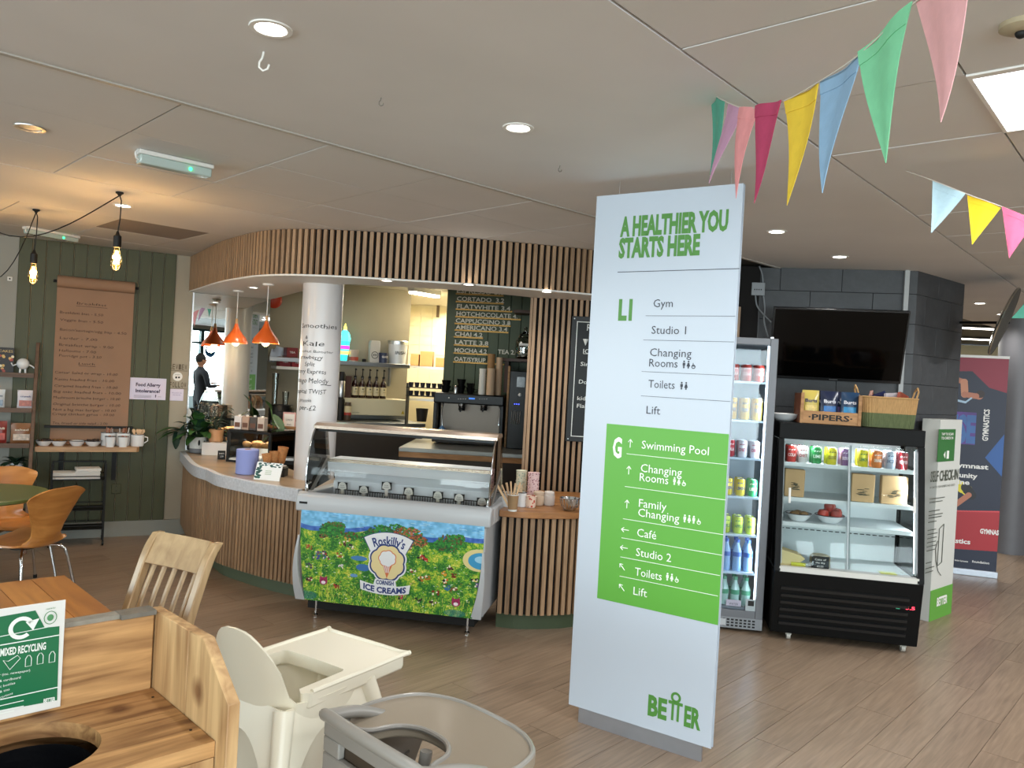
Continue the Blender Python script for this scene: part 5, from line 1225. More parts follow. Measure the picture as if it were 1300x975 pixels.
for (x, y, z, s_) in ((.08, .14, .155, 1), (.18, .16, .155, 1.1), (.29, .15, .155, 1), (.12, .27, .155, 1), (.25, .28, .155, 1), (.1, .2, .05, 1.1), (.28, .2, .05, 1.1)):
    def cr(u, v, s_=s_): a = 2 * PI * u; r = .026 * s_ * (sin(PI * v) ** .6 + .05) * (1 + .10 * abs(sin(v * 16))); th = (v - .5) * 2.6; return (.05 * s_ * sin(th), .05 * s_ * (1 - cos(th)) * .8 + r * cos(a), r * sin(a) * .8)
    pos = FPC.w(x, y, CT + z - .003); pk += 1
    nm = ('left front', 'middle front', 'right front', 'left rear', 'right rear', 'lower left', 'lower right')[pk - 1]
    MB().grid(cr, 10, 20, closeu=True).build('croissant', PST, loc=pos, rz=rnd_.uniform(-1, 1), smooth=True, tag=('golden croissant, %s one in the glass pastry case' % nm, 'pastry', 'croissants in the pastry case'))
# boxes of drink cartons and crate on the case
zc_ = CT + PH + .013
for i, (x, c, lb) in enumerate(((.05, 'e0d9d6', 'white and silver carton on the left of the pastry case top'), (.125, 'b89a86', 'beige carton standing second from the left on the pastry case top'), (.20, '4c443f', 'dark carton in the middle of the pastry case top'), (.275, 'c7b7ab', 'pale striped carton at the right of the pastry case top'))):
    t = T('drink_carton', lb, 'carton', FPC.w(x, .07, zc_), FPC.rz, 'cartons on the pastry case')
    MB().box(-.033, .033, -.03, .03, 0, .115).build('carton', mat('carton_' + c, c, .5), parent=t, bevel=.003); MB().box(-.025, .025, -.0315, -.0300, .02, .06).build('label', mat('carton_label', '6e4a3a', .6), parent=t); MB().cyl((0, 0, .115), (0, 0, .128), .012, n=12).build('cap', M_white, parent=t)
# leafy climber behind the case
p = oncounter(352, 583); t = T('potted_climber', 'broad leaved climbing plant between the pastry case and the white column', 'plant', (p[0] - .1, p[1] + .12, CT + .001))
MB().lathe([(.05, 0), (.06, .11), (.053, .11), (.05, .09)], 20).build('pot', M_black, parent=t, smooth=True); MB().tube([(0, 0, .1), (.01, .01, .3), (-.02, 0, .46)], .006, 6).build('stem', mat('stem_green', '4d6a38', .6), parent=t)
for (x, z, dx, dz, L) in ((.02, .40, .5, -.6, .20), (.0, .32, .9, -.35, .22), (-.02, .36, -.7, -.5, .16), (.02, .24, .8, -.5, .20), (-.01, .20, -.6, -.7, .16), (0, .44, -.3, .6, .13), (.02, .14, .7, -.2, .15), (-.03, .12, -.8, .1, .13), (.0, .28, -.9, -.1, .15), (.01, .10, .2, -.4, .12)):
    q = MB(); leaf(q, (x, -.03, z), (dx, -.35, dz), L, L * .5, .1); q.build('leaf', M_leaf, parent=t, smooth=True, norm=False)
p = az(352, 549, 1.02); t = T('snack_crate', 'shallow wooden crate of snack packets on a stand left of the white column', 'crate', (p[0], p[1] + .25, .99), -.1)
CW = wood('crate_wood', '8a6238', 'b8895a', .6, 4, (1.5, 10, 10), rnd=.15)
for a, b, c, d in ((-.17, .17, -.10, -.088), (-.17, .17, .088, .10), (-.17, -.158, -.088, .088), (.158, .17, -.088, .088)): MB().box(a, b, c, d, 0, .08).build('side_board', CW, parent=t)
MB().box(-.158, .158, -.088, .088, 0, .008).build('base_board', CW, parent=t)
MB().lathe([(.12, -.212), (.12, -.2), (.02, -.19), (.02, 0)], 16).build('stand', M_black, parent=t)
for k, (x, c) in enumerate(((-.12, '2b2f3a'), (-.06, '3a4154'), (0, 'd8cbb8'), (.055, 'c2ab86'), (.11, 'e4dcd2'))):
    pos = (p[0] + x, p[1] + .25, 1.0); MB().sheet(lambda u, v: ((.05 * (u - .5), .012 * sin(PI * u) * sin(PI * v), .11 * v), (0, -1, .1)), 6, 6, .01).build('snack_packet', mat('packet_' + c, c, .4), loc=pos, rz=.2 * (k - 2), smooth=True, tag=('%s snack packet standing in the wooden crate left of the column' % ('navy', 'slate blue', 'cream', 'tan', 'off-white')[k], 'packet', 'snack packets in the crate'))
p = ay(365, 548, p[1] + .2); t = T('picture_card', 'white card with pink border standing upright against the column', 'card', (p[0], p[1] + .04, .995), -.05)
MB().box(-.06, .06, -.004, .004, .01, .20).build('card', mat('pink_card', 'd8a7a4', .6), parent=t); MB().box(-.05, .05, -.0055, -.004, .03, .185).build('panel', M_white, parent=t); q = MB(); q.text('LUNCH', 0, .12, .018, .06, y=-.0065, align='C'); q.text('deals', 0, .08, .014, .04, y=-.0065, align='C'); q.build('lettering', mat('grey_ink', '666a70', .6), parent=t, norm=False)
# blue paper roll
p = oncounter(308.5, 603); t = T('blue_paper_roll', 'thick lilac blue paper towel roll standing at the counter front edge', 'paper roll', (p[0], p[1] + .085, p[2]))
MB().lathe([(.082, 0), (.085, .003), (.085, .187), (.082, .19), (.024, .19), (.022, .18)], 40).build('paper', mat('blue_tissue', '8f9bd6', .85, bump=.08, vs=50), parent=t, smooth=True); MB().lathe([(.0215, .16), (.0235, .192), (.0205, .192), (.0195, .16)], 20).build('cardboard_core', M_cardb, parent=t, smooth=True)
# small black sign, white leaflet sign, waffle cones
p = oncounter(281, 583); t = T('small_black_sign', 'small black price block beside the pastry case foot', 'sign', p, .4); MB().yz([(-.02, 0), (.02, 0), (.005, .075), (-.002, .075)], -.032, .032).build('block', M_black, parent=t, bevel=.002)
q = MB(); q.text('BAKES', 0, .045, .012, .04, y=-.018, align='C'); q.text('2.50', 0, .02, .014, .03, y=-.022, align='C'); q.build('lettering', M_white, parent=t, norm=False)
p = oncounter(338, 610); t = T('leaning_leaflet_sign', 'white card sign with dark green leaf print leaning at the counter front', 'sign', (p[0], p[1], p[2]), -.22)
Mx = Matrix.Rotation(-.35, 4, 'X'); cv = Canvas(280, 190, 'f2f5f4')
for k in range(26): x_, y_ = rnd_.uniform(8, 60), rnd_.uniform(10, 170); cv.disc(x_, y_, 16, 9, rnd_.choice(['2c5a56', '3a6b62', '1f4743']))
for k in range(30): x_, y_ = rnd_.uniform(40, 275), rnd_.uniform(2, 42); cv.disc(x_, y_, 15, 7, rnd_.choice(['2c5a56', '456f77', '1f4743', 'f2f5f4']))
for k in range(3): cv.line([(110, 90 + 18 * k), (175, 88 + 18 * k)], 3, '9dbb9a')
o_ = MB().box(-.105, .105, 0, .006, 0, .135, M=Mx).build('card', M_white, parent=t)
uvplane('print', printmat('leaf_print', cv, .4), [tuple(Mx @ Vector(v)) for v in ((-.105, -.001, 0), (.105, -.001, 0), (.105, -.001, .135), (-.105, -.001, .135))], [(0, 0), (1, 0), (1, 1), (0, 1)], [(0, 1, 2, 3)], t)
q0 = az(347, 592, CT + .075); t = T('cone_stand', 'low black stand under the three waffle cones behind the leaf print card', 'stand', (q0[0], q0[1], CT + .001))
MB().box(-.09, .10, -.045, .065, 0, .07).build('block', M_black, parent=t, bevel=.004)
WF = mat('waffle_brown', 'b87f4c', .7, var=.2, vs=60, bump=.4)
for i, (px, dy, hh) in enumerate(((343, .0, .10), (350, .03, .115), (357.5, .05, .15))):
    q0 = az(px - 3, 592, CT + .075); t = T('waffle_cone', 'crisp waffle cone, %s of three behind the leaf print card' % ('smallest left one', 'middle one', 'tall right one')[i], 'cone', (q0[0], q0[1] + dy * .5, CT + .075), 0, 'waffle cones on the counter')
    MB().lathe([(.012, 0), (.030, .03), (.041, hh), (.038, hh), (.026, .035)], 18, M=Matrix.Rotation((i - 1) * .12, 4, 'Y')).build('cone', WF, parent=t, smooth=True)
    MB().lathe([(.05, .0), (.05, .004), (.034, .006)], 18, capt=False).build('wrapper', M_white, parent=t)
p = oncounter(389, 606); t = T('steel_container', 'ribbed stainless steel container behind the left freezer pane', 'container', (p[0] + .02, p[1] + .16, p[2]))
MB().lathe([(.072, 0), (.085, .17), (.088, .172), (.084, .172), (.070, .004)], 32).build('body', M_steel, parent=t, smooth=True)
for z in (.05, .09, .13): MB().tube([((.0735 + z * .078) * cos(a), (.0735 + z * .078) * sin(a), z) for a in [2 * PI * i / 32 for i in range(32)]], .0022, 5, closed=True).build('rib', M_steel, parent=t, smooth=True)
p = oncounter(366, 592); t = T('black_tray', 'small black and steel tray at the foot of the white column', 'tray', (p[0] - .02, p[1] + .14, p[2]), -.1); MB().box(-.07, .05, -.06, .06, 0, .035).build('base', M_black, parent=t, bevel=.004); MB().box(-.07, .05, -.06, .06, .036, .06).build('rim', M_steel, parent=t, bevel=.003)

# ------------------------------------------------------------------ things on the right slatted counter
def onrc(px, py): p = az(px, py, CT); return (p[0], p[1], CT + .001)
def cup(px, py, w_, h_, m, lb, grp=None, name='paper_cup', top=1.2, rim=None, cat='cup', dy=None):
    p = onrc(px, py); r = w_ / 2 / F * p[1]; t = T(name, lb, cat, (p[0], p[1] + r, p[2]), 0, grp); h = h_ / F * p[1]
    q = MB(); q.lathe([(r / top, 0), (r, h), (r - .003, h), (r / top - .002, .004)], 24, m=0); q.tube([(r * cos(a), r * sin(a), h) for a in [2 * PI * i / 24 for i in range(24)]], .003, 6, 1, closed=True); q.build('cup', [m, rim or m], parent=t, smooth=True); return t, r, h
t, r, h = cup(643, 644, 14, 18, M_enamel, 'left white enamel mug with dark rim behind the stirrer cup', 'enamel mugs on the slatted counter', 'enamel_mug', 1.05, M_rimblue, 'mug')
t, r, h = cup(661.5, 644, 13, 18, M_enamel, 'right white enamel mug with dark rim behind the stirrer cup', 'enamel mugs on the slatted counter', 'enamel_mug', 1.05, M_rimblue, 'mug')
for k in range(3): MB().box(-.004, .004, -.001, .001, .01, h + .05, M=Matrix.Rotation(-.2 + .1 * k, 4, 'Y')).build('spatula', WD_, parent=t)
t, r, h = cup(650.5, 650, 14.5, 21, mat('kraft_cup', '9a7a56', .7), 'brown kraft cup holding pale wooden stirrers on the slatted counter', None, top=1.3, rim=M_white)
MB().lathe([(r / 1.27, 0), (r / 1.24, .012), (r / 1.2, .012)], 24).build('cup_foot', M_white, parent=t)
for k in range(8): MB().box(-.007, .007, -.001, .001, .02, h + rnd_.uniform(.05, .09), M=Matrix.Translation((.008 * (k % 3 - 1), .008 * (k % 2), 0)) @ Matrix.Rotation(-.55 + .11 * k, 4, 'Y') @ Matrix.Rotation(k, 4, 'Z')).build('stirrer', WD_, parent=t)
def stack(px, py, w_, h_, m1, lb, n=6, grp='stacks of ice cream tubs', name='tub_stack', top=1.0, loc=None, sc=None):
    if loc is None: p = onrc(px, py); loc = (p[0], p[1], p[2]); D = p[1]
    else: D = loc[1]
    r = w_ / 2 / F * D; h = h_ / F * D; t = T(name, lb, 'cup stack', (loc[0], loc[1] + r, loc[2]), 0, grp); s0_ = h / (n + 1.5)
    for k in range(n):
        z = k * s0_; zz_ = s0_ * 2.4 if k == n - 1 else s0_ * 1.02
        MB().lathe([(r * .90, z), (r * .97, z + zz_), (r, z + zz_), (r, z + zz_ + .004), (r * .95, z + zz_ + .004)], 20).build('cup', m1, parent=t, smooth=True)
    return t
def patmat(name, base, spot, sc):
    m = mat(name, base, .6, var=.01); nt = m.node_tree; b = nt.nodes['Principled BSDF']; v = nt.nodes.new('ShaderNodeTexVoronoi'); v.inputs['Scale'].default_value = sc
    tc = nt.nodes.new('ShaderNodeTexCoord'); nt.links.new(tc.outputs['Object'], v.inputs['Vector']); cr = nt.nodes.new('ShaderNodeValToRGB'); cr.color_ramp.interpolation = 'CONSTANT'
    cr.color_ramp.elements[0].color = (*lin(spot), 1); cr.color_ramp.elements[1].position = .33; cr.color_ramp.elements[1].color = (*lin(base), 1); nt.links.new(v.outputs['Distance'], cr.inputs[0]); nt.links.new(cr.outputs[0], b.inputs['Base Color']); return m
q0 = az(660.5, 634, CT); stack(0, 0, 14, 36, patmat('tub_mint', 'dcd9c2', '9fb8a4', 60), 'tall stack of cream tubs with mint print on the slatted counter', 5, loc=(q0[0], q0[1], CT + .001))
q0 = az(676, 638, CT); stack(0, 0, 15.5, 37, patmat('tub_pink', 'e6c6c6', '8f3a52', 75), 'tall stack of pink and maroon patterned tubs on the slatted counter', 6, loc=(q0[0], q0[1], CT + .001))
cvs = patmat('tub_striped', 'e8cdb8', 'c04a38', 45); t, r, h = cup(673.5, 645, 14, 14, cvs, 'low orange and red striped tub in front of the patterned stack', None, 'paper_tub', 1.1)
for px, c, lb in ((683.5, 'cdb59c', 'squat beige lidded jar left of the white jar'), (697, 'd9cfc8', 'squat white lidded jar between the beige jar and steel bowl')):
    p = onrc(px, 642.5); t = T('lidded_jar', lb, 'jar', (p[0], p[1] + .04, p[2]), 0, 'lidded jars on the slatted counter')
    MB().lathe([(.034, 0), (.039, .006), (.039, .066), (.035, .07)], 24).build('jar', mat('jar_' + c, c, .45), parent=t, smooth=True); MB().lathe([(.035, .071), (.036, .09), (.030, .095)], 24).build('lid', mat('jarlid_' + c, c, .4), parent=t, smooth=True)
p = onrc(723.5, 650); t = T('steel_bowl', 'shiny stainless steel bowl at the right of the slatted counter', 'bowl', (p[0], p[1] + .06, p[2]))
MB().lathe([(.035, 0), (.052, .02), (.062, .05), (.068, .083), (.070, .083), (.066, .083), (.058, .05), (.045, .02), (.03, .004)], 28).build('bowl', M_chrome, parent=t, smooth=True)
for k in range(18): a = 2 * PI * k / 18; MB().tube([(.055 * cos(a), .055 * sin(a), .025), (.0675 * cos(a), .0675 * sin(a), .075)], .0025, 4).build('rib', M_steel, parent=t)

# chalkboard on the slatted wall
xa, za = FS.at(727, 401, -.045); xb, zb_ = FS.at(717, 560, -.045); xc = (xa + xb) / 2
t = T('chalkboard_sign', 'black framed chalkboard of ice cream prices on the slatted wall, half behind the totem', 'chalkboard', FS.w(xc, -.026, zb_), FS.rz)
Hh = za - zb_; MB().box(0, .50, -.018, 0, 0, Hh).build('frame', mat('board_black', '1b1d1f', .5), parent=t, bevel=.003); MB().box(.04, .46, -.0195, -.018, .04, Hh - .04).build('board', mat('slate', '23282b', .7, var=.15, vs=5), parent=t)
q = MB(); 
for a, b, c, d in ((.04, .046, .04, Hh - .04), (.454, .46, .04, Hh - .04), (.046, .454, .04, .046), (.046, .454, Hh - .046, Hh - .04)): q.box(a, b, -.021, -.0195, c, d)
for body, x, z, h, wd in (('ROSKILLYS', .12, .88, .05, .26), ('ICE CREAM', .10, .70, .034, .27), ('Single  £2.50', .085, .60, .03, .3), ('Double  £3.50', .08, .46, .03, .3), ('kids  £1.50', .075, .33, .03, .25), ('Flake  50p', .075, .27, .03, .23)): q.text(body, x, z * Hh / .99, h, wd, y=-.021, jit=.03)
q.lathe([(.001, 0), (.022, .05)], 8, (.115, -.022, .75)); q.box(.10, .37, -.021, -.0195, .685, .688); q.build('chalk_lettering', mat('chalk', 'dfe2df', .9), parent=t, norm=False)
for x, z in ((.02, .02), (.02, Hh - .02)): MB().cyl((x, -.021, z), (x, -.018, z), .005, n=8).build('screw', M_steel, parent=t)

# ------------------------------------------------------------------ kitchen behind the servery
def FKat(px, py, y): return FK.at(px, py, y)
def ontop(F_, px, py, y, z): x = F_.at(px, py, y)[0]; return F_.w(x, y, z)
xs0 = FKat(425, 463, -.30)[0]; xs1 = FKat(538, 466, -.30)[0]; zs_ = FKat(470, 460, -.30)[1]
t = T('steel_wall_shelf', 'stainless steel wall shelf above the syrup bottles in the kitchen', 'shelf', FK.w(0, 0, zs_), FK.rz)
MB().box(xs0 - .7, xs1 - .17, -.30, -.002, -.045, 0).build('shelf_board', M_steel, parent=t, bevel=.003)
x = FKat(495, 480, -.03)[0]; MB().box(x - .012, x + .012, -.03, -.002, -.26, -.045).build('bracket', M_steel, parent=t)
def kit(name, px, lb, cat, grp=None, y=-.16): return T(name, lb, cat, ontop(FK, px, 462, y, zs_ + .001), FK.rz, grp)
k_ = 8.8 / F
t = kit('light_up_sundae', 436, 'glowing turquoise and pink light-up sundae beside the column on the steel shelf', 'lamp')
MB().lathe([(.035, 0), (.058, .20), (.058, .22)], 20).build('cup_body', emit('cyan_glow', '35d0d8', 1.6), parent=t, smooth=True); MB().lathe([(.062, .22), (.066, .25), (.05, .31), (.02, .345)], 20).build('dome', emit('turquoise_glow', '4fe6e0', 2.0), parent=t, smooth=True)
MB().lathe([(.0465, .07), (.0515, .11)], 20, capb=False, capt=False).build('yellow_band', emit('yellow_glow', 'ffe36a', 2), parent=t); MB().lathe([(.053, .13), (.057, .17)], 20, capb=False, capt=False).build('pink_band', emit('pink_glow', 'e83ad0', 2), parent=t); MB().lathe([(.02, .345), (.016, .38), (.002, .42)], 12).build('tip', emit('yellow_glow', 'ffe36a', 2), parent=t, smooth=True)
t = kit('lidded_tub', 448.5, 'small white tub with red contents beside the light-up sundae', 'tub'); MB().lathe([(.05, 0), (.055, .11), (.058, .115), (.058, .13)], 20).build('tub', mat('tub_clear', 'c9b8a8', .4), parent=t, smooth=True); MB().lathe([(.0515, .01), (.0535, .05)], 20, capb=False, capt=False).build('label', mat('tub_red', 'b84a34', .5), parent=t)
t = kit('black_jar', 462, 'small black jar between the red tub and the white paper bag', 'jar'); MB().lathe([(.022, 0), (.024, .03), (.015, .036)], 12).build('jar', M_black, parent=t, smooth=True)
t = kit('coffee_bag', 474, 'tall white coffee bag with a round black stamp on the steel shelf', 'bag'); MB().xz([(-.058, 0), (.058, 0), (.062, .22), (.055, .25), (-.048, .25), (-.058, .22)], -.035, .035).build('bag', mat('bag_white', 'cfc9bf', .7), parent=t, bevel=.006)
q = MB(); q.tube([(.038 * cos(a), -.036, .085 + .038 * sin(a)) for a in [2 * PI * i / 20 for i in range(20)]], .003, 4, closed=True); q.text('JAVA', 0, .078, .018, .05, y=-.037, align='C', bold=.03); q.build('stamp_lettering', M_ink, parent=t, norm=False)
t = kit('glaze_tub', 486.5, 'small navy blue tub marked GLAZE in front of the big white bucket', 'tub', y=-.24); MB().lathe([(.048, 0), (.053, .10), (.056, .10), (.056, .115)], 24).build('tub', mat('tub_navy', '2b3450', .45), parent=t, smooth=True)
q = MB(); q.text('GLAZE', 0, 10 + .06, .02, .075, align='C', bold=.03, wrap=lambda X, Z: (.054 * sin(X / .054), -.0545 * cos(X / .054), Z - 10)); q.build('lettering', M_white, parent=t, norm=False)
t = kit('irish_bucket', 504, 'big white lidded bucket printed IRISH on the steel kitchen shelf', 'bucket', y=-.13); MB().lathe([(.098, 0), (.112, .235)], 32).build('bucket', M_enamel, parent=t, smooth=True); MB().lathe([(.117, .225), (.119, .262), (.112, .268)], 32).build('lid', M_steel, parent=t, smooth=True)
q = MB(); q.text('IRISH', 0, 10 + .11, .035, .13, align='C', bold=.02, wrap=lambda X, Z: (.107 * sin(X / .107), -.1075 * cos(X / .107), Z - 10)); q.build('lettering', M_ink, parent=t, norm=False)
# cream wall cabinet with syrup bottles on it
xa, zt = FKat(437, 505, -.34); xb, zb_ = FKat(516, 528.5, -.34)
t = T('cream_wall_cabinet', 'long cream enamel cabinet with a yellow warning triangle under the syrup bottles', 'cabinet', FK.w(0, 0, zb_), FK.rz)
MB().box(xa, xb, -.34, -.002, 0, zt - zb_).build('casing', mat('cream_enamel', 'cfc5a5', .4), parent=t, bevel=.006); x, z = FKat(511.5, 524, -.345); MB().xz([(x - .02, z - zb_ - .015), (x + .02, z - zb_ - .015), (x, z - zb_ + .025)], -.343, -.341).build('warning_triangle', mat('warning_yellow', 'b59a1c', .5), parent=t)
x, z = FKat(452, 524, -.345); q = MB(); q.text('ice maker', x, z - zb_, .010, .08, y=-.342, align='C'); q.build('lettering', M_ink, parent=t, norm=False)
SY = mat('syrup_dark', '2a120e', .12, coat=.5); LB = mat('cream_label', 'cbbd97', .6)
for i, px in enumerate((450, 459, 468.2, 477, 486)):
    x = FKat(px, 503, -.22)[0]; t = T('syrup_bottle', 'syrup bottle with pump, %s of five on the cream cabinet' % ('leftmost', 'second from left', 'middle', 'fourth from left', 'rightmost')[i], 'bottle', FK.w(x, -.22, zt + .001), FK.rz, 'syrup bottles on the cream cabinet')
    MB().lathe([(.034, 0), (.037, .006), (.037, .15), (.030, .175), (.014, .20), (.014, .225)], 18).build('glass', SY, parent=t, smooth=True); MB().lathe([(.0375, .03), (.0375, .125)], 18, capb=False, capt=False).build('label', LB, parent=t, smooth=True)
    q = MB(); q.cyl((0, -.0385, .10), (0, -.0378, .10), .008, n=8); q.text('syrup', 0, .065, .010, .035, y=-.0385, align='C'); q.build('label_lettering', M_ink, parent=t, norm=False)
    MB().lathe([(.016, .225), (.016, .245), (.006, .25), (.005, .31), (.009, .312), (.009, .325), (.005, .33)], 12).build('pump', M_black, parent=t, smooth=True); MB().tube([(0, 0, .32), (0, -.03, .322), (0, -.038, .312)], .004, 6).build('spout', M_black, parent=t)
x = FKat(441, 503, -.2)[0]; t = T('brown_box', 'dark brown upright box left of the syrup bottles', 'box', FK.w(x - .02, -.2, zt + .001), FK.rz); MB().box(-.035, .035, -.08, .08, 0, .24).build('carton', mat('dark_brown', '4a2a1c', .6), parent=t, bevel=.003)
# back counters
SB = mat('stainless_dull', '8d8e8a', .35, .7); DK_ = mat('dark_unit', '2a241f', .6)
zc2 = FKat(470, 536.5, -.65)[1]
t = T('kitchen_counter', 'stainless steel kitchen counter along the back wall under the cream cabinet', 'counter', FK.w(0, 0, 0), FK.rz)
kL = FK.at(402, 536, -.65)[0]
MB().box(kL, k1 + .0, -.65, -.002, zc2 - .04, zc2).build('worktop', SB, parent=t, bevel=.004); MB().box(kL + .02, k1 - .02, -.62, -.01, .0, zc2 - .04).build('cabinet', DK_, parent=t)
MB().box(kL, k1, -.02, -.003, zc2, zc2 + .10).build('upstand', SB, parent=t)
def onkc(px, y=-.3): return ontop(FK, px, 536, y, zc2 + .001)
t = T('steel_canister_tower', 'column of steel and glass canisters right beside the white column', 'canister', onkc(431, -.35), FK.rz)
MB().lathe([(.045, 0), (.045, .22), (.03, .25)], 20).build('base', M_black, parent=t, smooth=True); MB().lathe([(.038, .25), (.042, .28), (.042, .42), (.036, .43)], 20).build('jug', M_steel, parent=t, smooth=True); MB().lathe([(.036, .43), (.04, .44), (.04, .5), (.03, .53)], 20).build('lid', M_black, parent=t, smooth=True)
t = T('label_jar', 'glass jar with red and cream label standing in front of the cream cabinet', 'jar', ontop(FK, 441, 530, -.42, zb_ + .0), FK.rz)
t.location.z = zc2 + .001; MB().lathe([(.035, 0), (.038, .01), (.038, .17), (.033, .18), (.033, .2)], 20).build('jar', mat('jar_dark', '4a3a2c', .3), parent=t, smooth=True); MB().lathe([(.0385, .09), (.0385, .16)], 20, capb=False, capt=False).build('label', LB, parent=t); MB().lathe([(.039, .06), (.039, .09)], 20, capb=False, capt=False).build('red_band', mat('label_red', 'a8342a', .5), parent=t)
t = T('black_caddy', 'black tapered waste caddy on the kitchen counter right of the cream cabinet', 'caddy', onkc(535, -.3), FK.rz); MB().lathe([(.055, 0), (.072, .15), (.074, .15), (.068, .15), (.052, .01)], 20).build('bucket', M_black, parent=t, smooth=True)
# far left kitchen: black grinder, jars, shelf with red boxes, red bell, wheel
bz0 = 1.0
pz = ay(356, 545, 7.9); t = T('black_water_boiler', 'black cylindrical water boiler between the mirror and the white column', 'boiler', (pz[0], pz[1], .86))
MB().box(-.28, .22, -.15, .25, -.86, 0).build('cabinet', DK_, parent=t); MB().lathe([(.12, .0), (.125, .03), (.125, .34), (.11, .38)], 32).build('body', M_blackg, parent=t, smooth=True)
for z in (.24, .28, .32): MB().tube([(.126 * cos(a), .126 * sin(a), z) for a in [2 * PI * i / 32 for i in range(32)]], .003, 5, closed=True).build('ring', M_black, parent=t)
for i, (dx, hh, lb) in enumerate(((-.075, .31, 'tall slim clear glass tumbler stack on the black boiler'), (.035, .13, 'short clear glass on the black boiler'))):
    q0 = T('glass_tumbler', lb, 'glass', (pz[0] + dx, pz[1], .86 + .381), 0, 'glasses on the boiler')
    MB().lathe([(.024, 0), (.034, hh), (.032, hh), (.022, .006)], 20).build('tumbler', glass('tumbler_glass', (.9, .93, .93), 2.2), parent=q0, smooth=True)
FKL = FK; xx, zz_ = FK.at(375, 466, -.28); t = T('small_wall_shelf', 'pale wall shelf with red boxes just left of the white column', 'shelf', FK.w(xx, 0, zz_), FK.rz)
MB().box(-.20, .30, -.28, -.002, -.03, 0).build('shelf_board', M_white, parent=t)
for i, (dx, z, c, lb) in enumerate(((-.10, 0, '8a1c22', 'dark red box on the small shelf left of the column'), (.03, 0, '9a2228', 'red box with white writing beside the column'), (-.03, .105, '7a181c', 'top red box stacked on the small shelf'))):
    q0 = T('red_box', lb, 'box', FK.w(xx + dx, -.16, zz_ + .001 + z), FK.rz, 'red boxes on the small shelf'); MB().box(-.06, .06, -.08, .08, 0, .10).build('carton', mat('box_' + c, c, .5), parent=q0, bevel=.003); q_ = MB(); q_.text('TEA', 0, .04, .02, .06, y=-.082, align='C', bold=.02); q_.build('lettering', M_white, parent=q0, norm=False)
xx, zz_ = FW.at(347, 381, .2); pb_ = ay(347, 381, 8.2); t = T('fire_bell', 'round red fire alarm bell high on the kitchen wall beside the mirror', 'alarm', (pb_[0], pb_[1], pb_[2]), FK.rz)
_v = FK.at(347, 381, -.03); t.location = FK.w(_v[0], -.03, _v[1]); MB().lathe([(.04, 0), (.085, .012), (.09, .03), (.07, .05), (.02, .058)], 28, M=Matrix.Rotation(PI / 2, 4, 'X')).build('gong', mat('alarm_red', 'c03a1c', .35), parent=t, smooth=True); MB().lathe([(.05, -.03), (.05, .0)], 20, M=Matrix.Rotation(PI / 2, 4, 'X')).build('mount', M_white, parent=t)
_v = FK.at(348, 442, -.10); t = T('spoon_fan', 'fan of pale utensils mounted on the kitchen wall behind the right pendant', 'utensil rack', FK.w(_v[0], -.05, _v[1] + .02), FK.rz)
for k in range(8): a = -.2 - k * .22; MB().box(.03, .17, -.004, .004, -.012, .012, M=Matrix.Rotation(-a + 0, 4, 'Y')).build('blade', M_alu, parent=t)
# back room: fluorescent light, cardboard boxes, steel shelves, rack
pA, pB = az(522, 366, ZC - .03), az(556, 372, ZC - .03); an = math.atan2(pB[1] - pA[1], pB[0] - pA[0]); Lx = float(np.linalg.norm(pA[:2] - pB[:2]))
t = T('fluorescent_light', 'bright fluorescent tube light on the kitchen ceiling above the brown boxes', 'ceiling light', (pA[0], pA[1], ZC - .012), an)
MB().box(0, Lx, -.05, .05, -.05, -.0).build('housing', M_white, parent=t); MB().box(.01, Lx - .01, -.042, .042, -.075, -.051).build('tube_cover', emit('tube_glow', 'fff6e0', 9), parent=t)
lamp('AREA', 'kitchen_light', (-.95, 9.6, ZC - .12), 60, (1, .92, .76), .9, .3); lamp('AREA', 'kitchen_light', (-1.2, 7.6, ZC - .05), 8, (1, .93, .82), 1.2, .6); lamp('AREA', 'kitchen_light', (-.6, 10.9, ZC - .1), 45, (1, .90, .7), .6, .3)
zb1 = ay(535, 465, 10.5)[2]
t = T('back_room_shelf', 'steel shelf in the bright back room carrying brown cardboard boxes', 'shelf', (ay(515, 465, 10.5)[0], 10.5, zb1), 0)
MB().box(-.2, .62, -.25, .25, -.03, 0).build('shelf_board', M_steel, parent=t); MB().box(-.2, .62, -.25, .25, -.45, -.42).build('shelf_board', M_steel, parent=t)
for x in (-.19, .6): MB().box(x, x + .02, -.25, -.23, -zb1, .1).build('post', M_steel, parent=t)
CB2 = mat('carton_brown', 'a87c4c', .75, var=.08, vs=6)
for i, (a, b, c, d, lb) in enumerate(((521, 532, 450, 464, 'small brown cardboard box at the left of the back room shelf'), (533, 550, 446, 464, 'large brown cardboard box in the middle of the back room shelf'), (553, 566, 454, 465, 'brown cardboard box beside the green menu wall in the back room'))):
    A1, A2 = ay(a, d, 10.35), ay(b, c, 10.35); t = T('cardboard_box', lb, 'box', ((A1[0] + A2[0]) / 2, 10.42, zb1 + .001), 0, 'cardboard boxes in the back room'); w_ = A2[0] - A1[0]; MB().box(-w_ / 2, w_ / 2, -.1, .1, 0, A2[2] - A1[2]).build('carton', CB2, parent=t, bevel=.003); MB().box(-w_ / 2 - .001, w_ / 2 + .001, -.02, .02, A2[2] - A1[2] - .0, A2[2] - A1[2] + .002).build('tape', mat('tape_tan', 'c09a66', .3), parent=t)
xd = ay(556, 393, 11.2); t = T('wall_vent_slot', 'narrow dark slotted bracket high on the bright back wall', 'bracket', tuple(xd)); MB().box(-.02, .02, 0, .03, -.11, .11).build('strip', mat('slot_brown', '4a3a28', .6), parent=t)
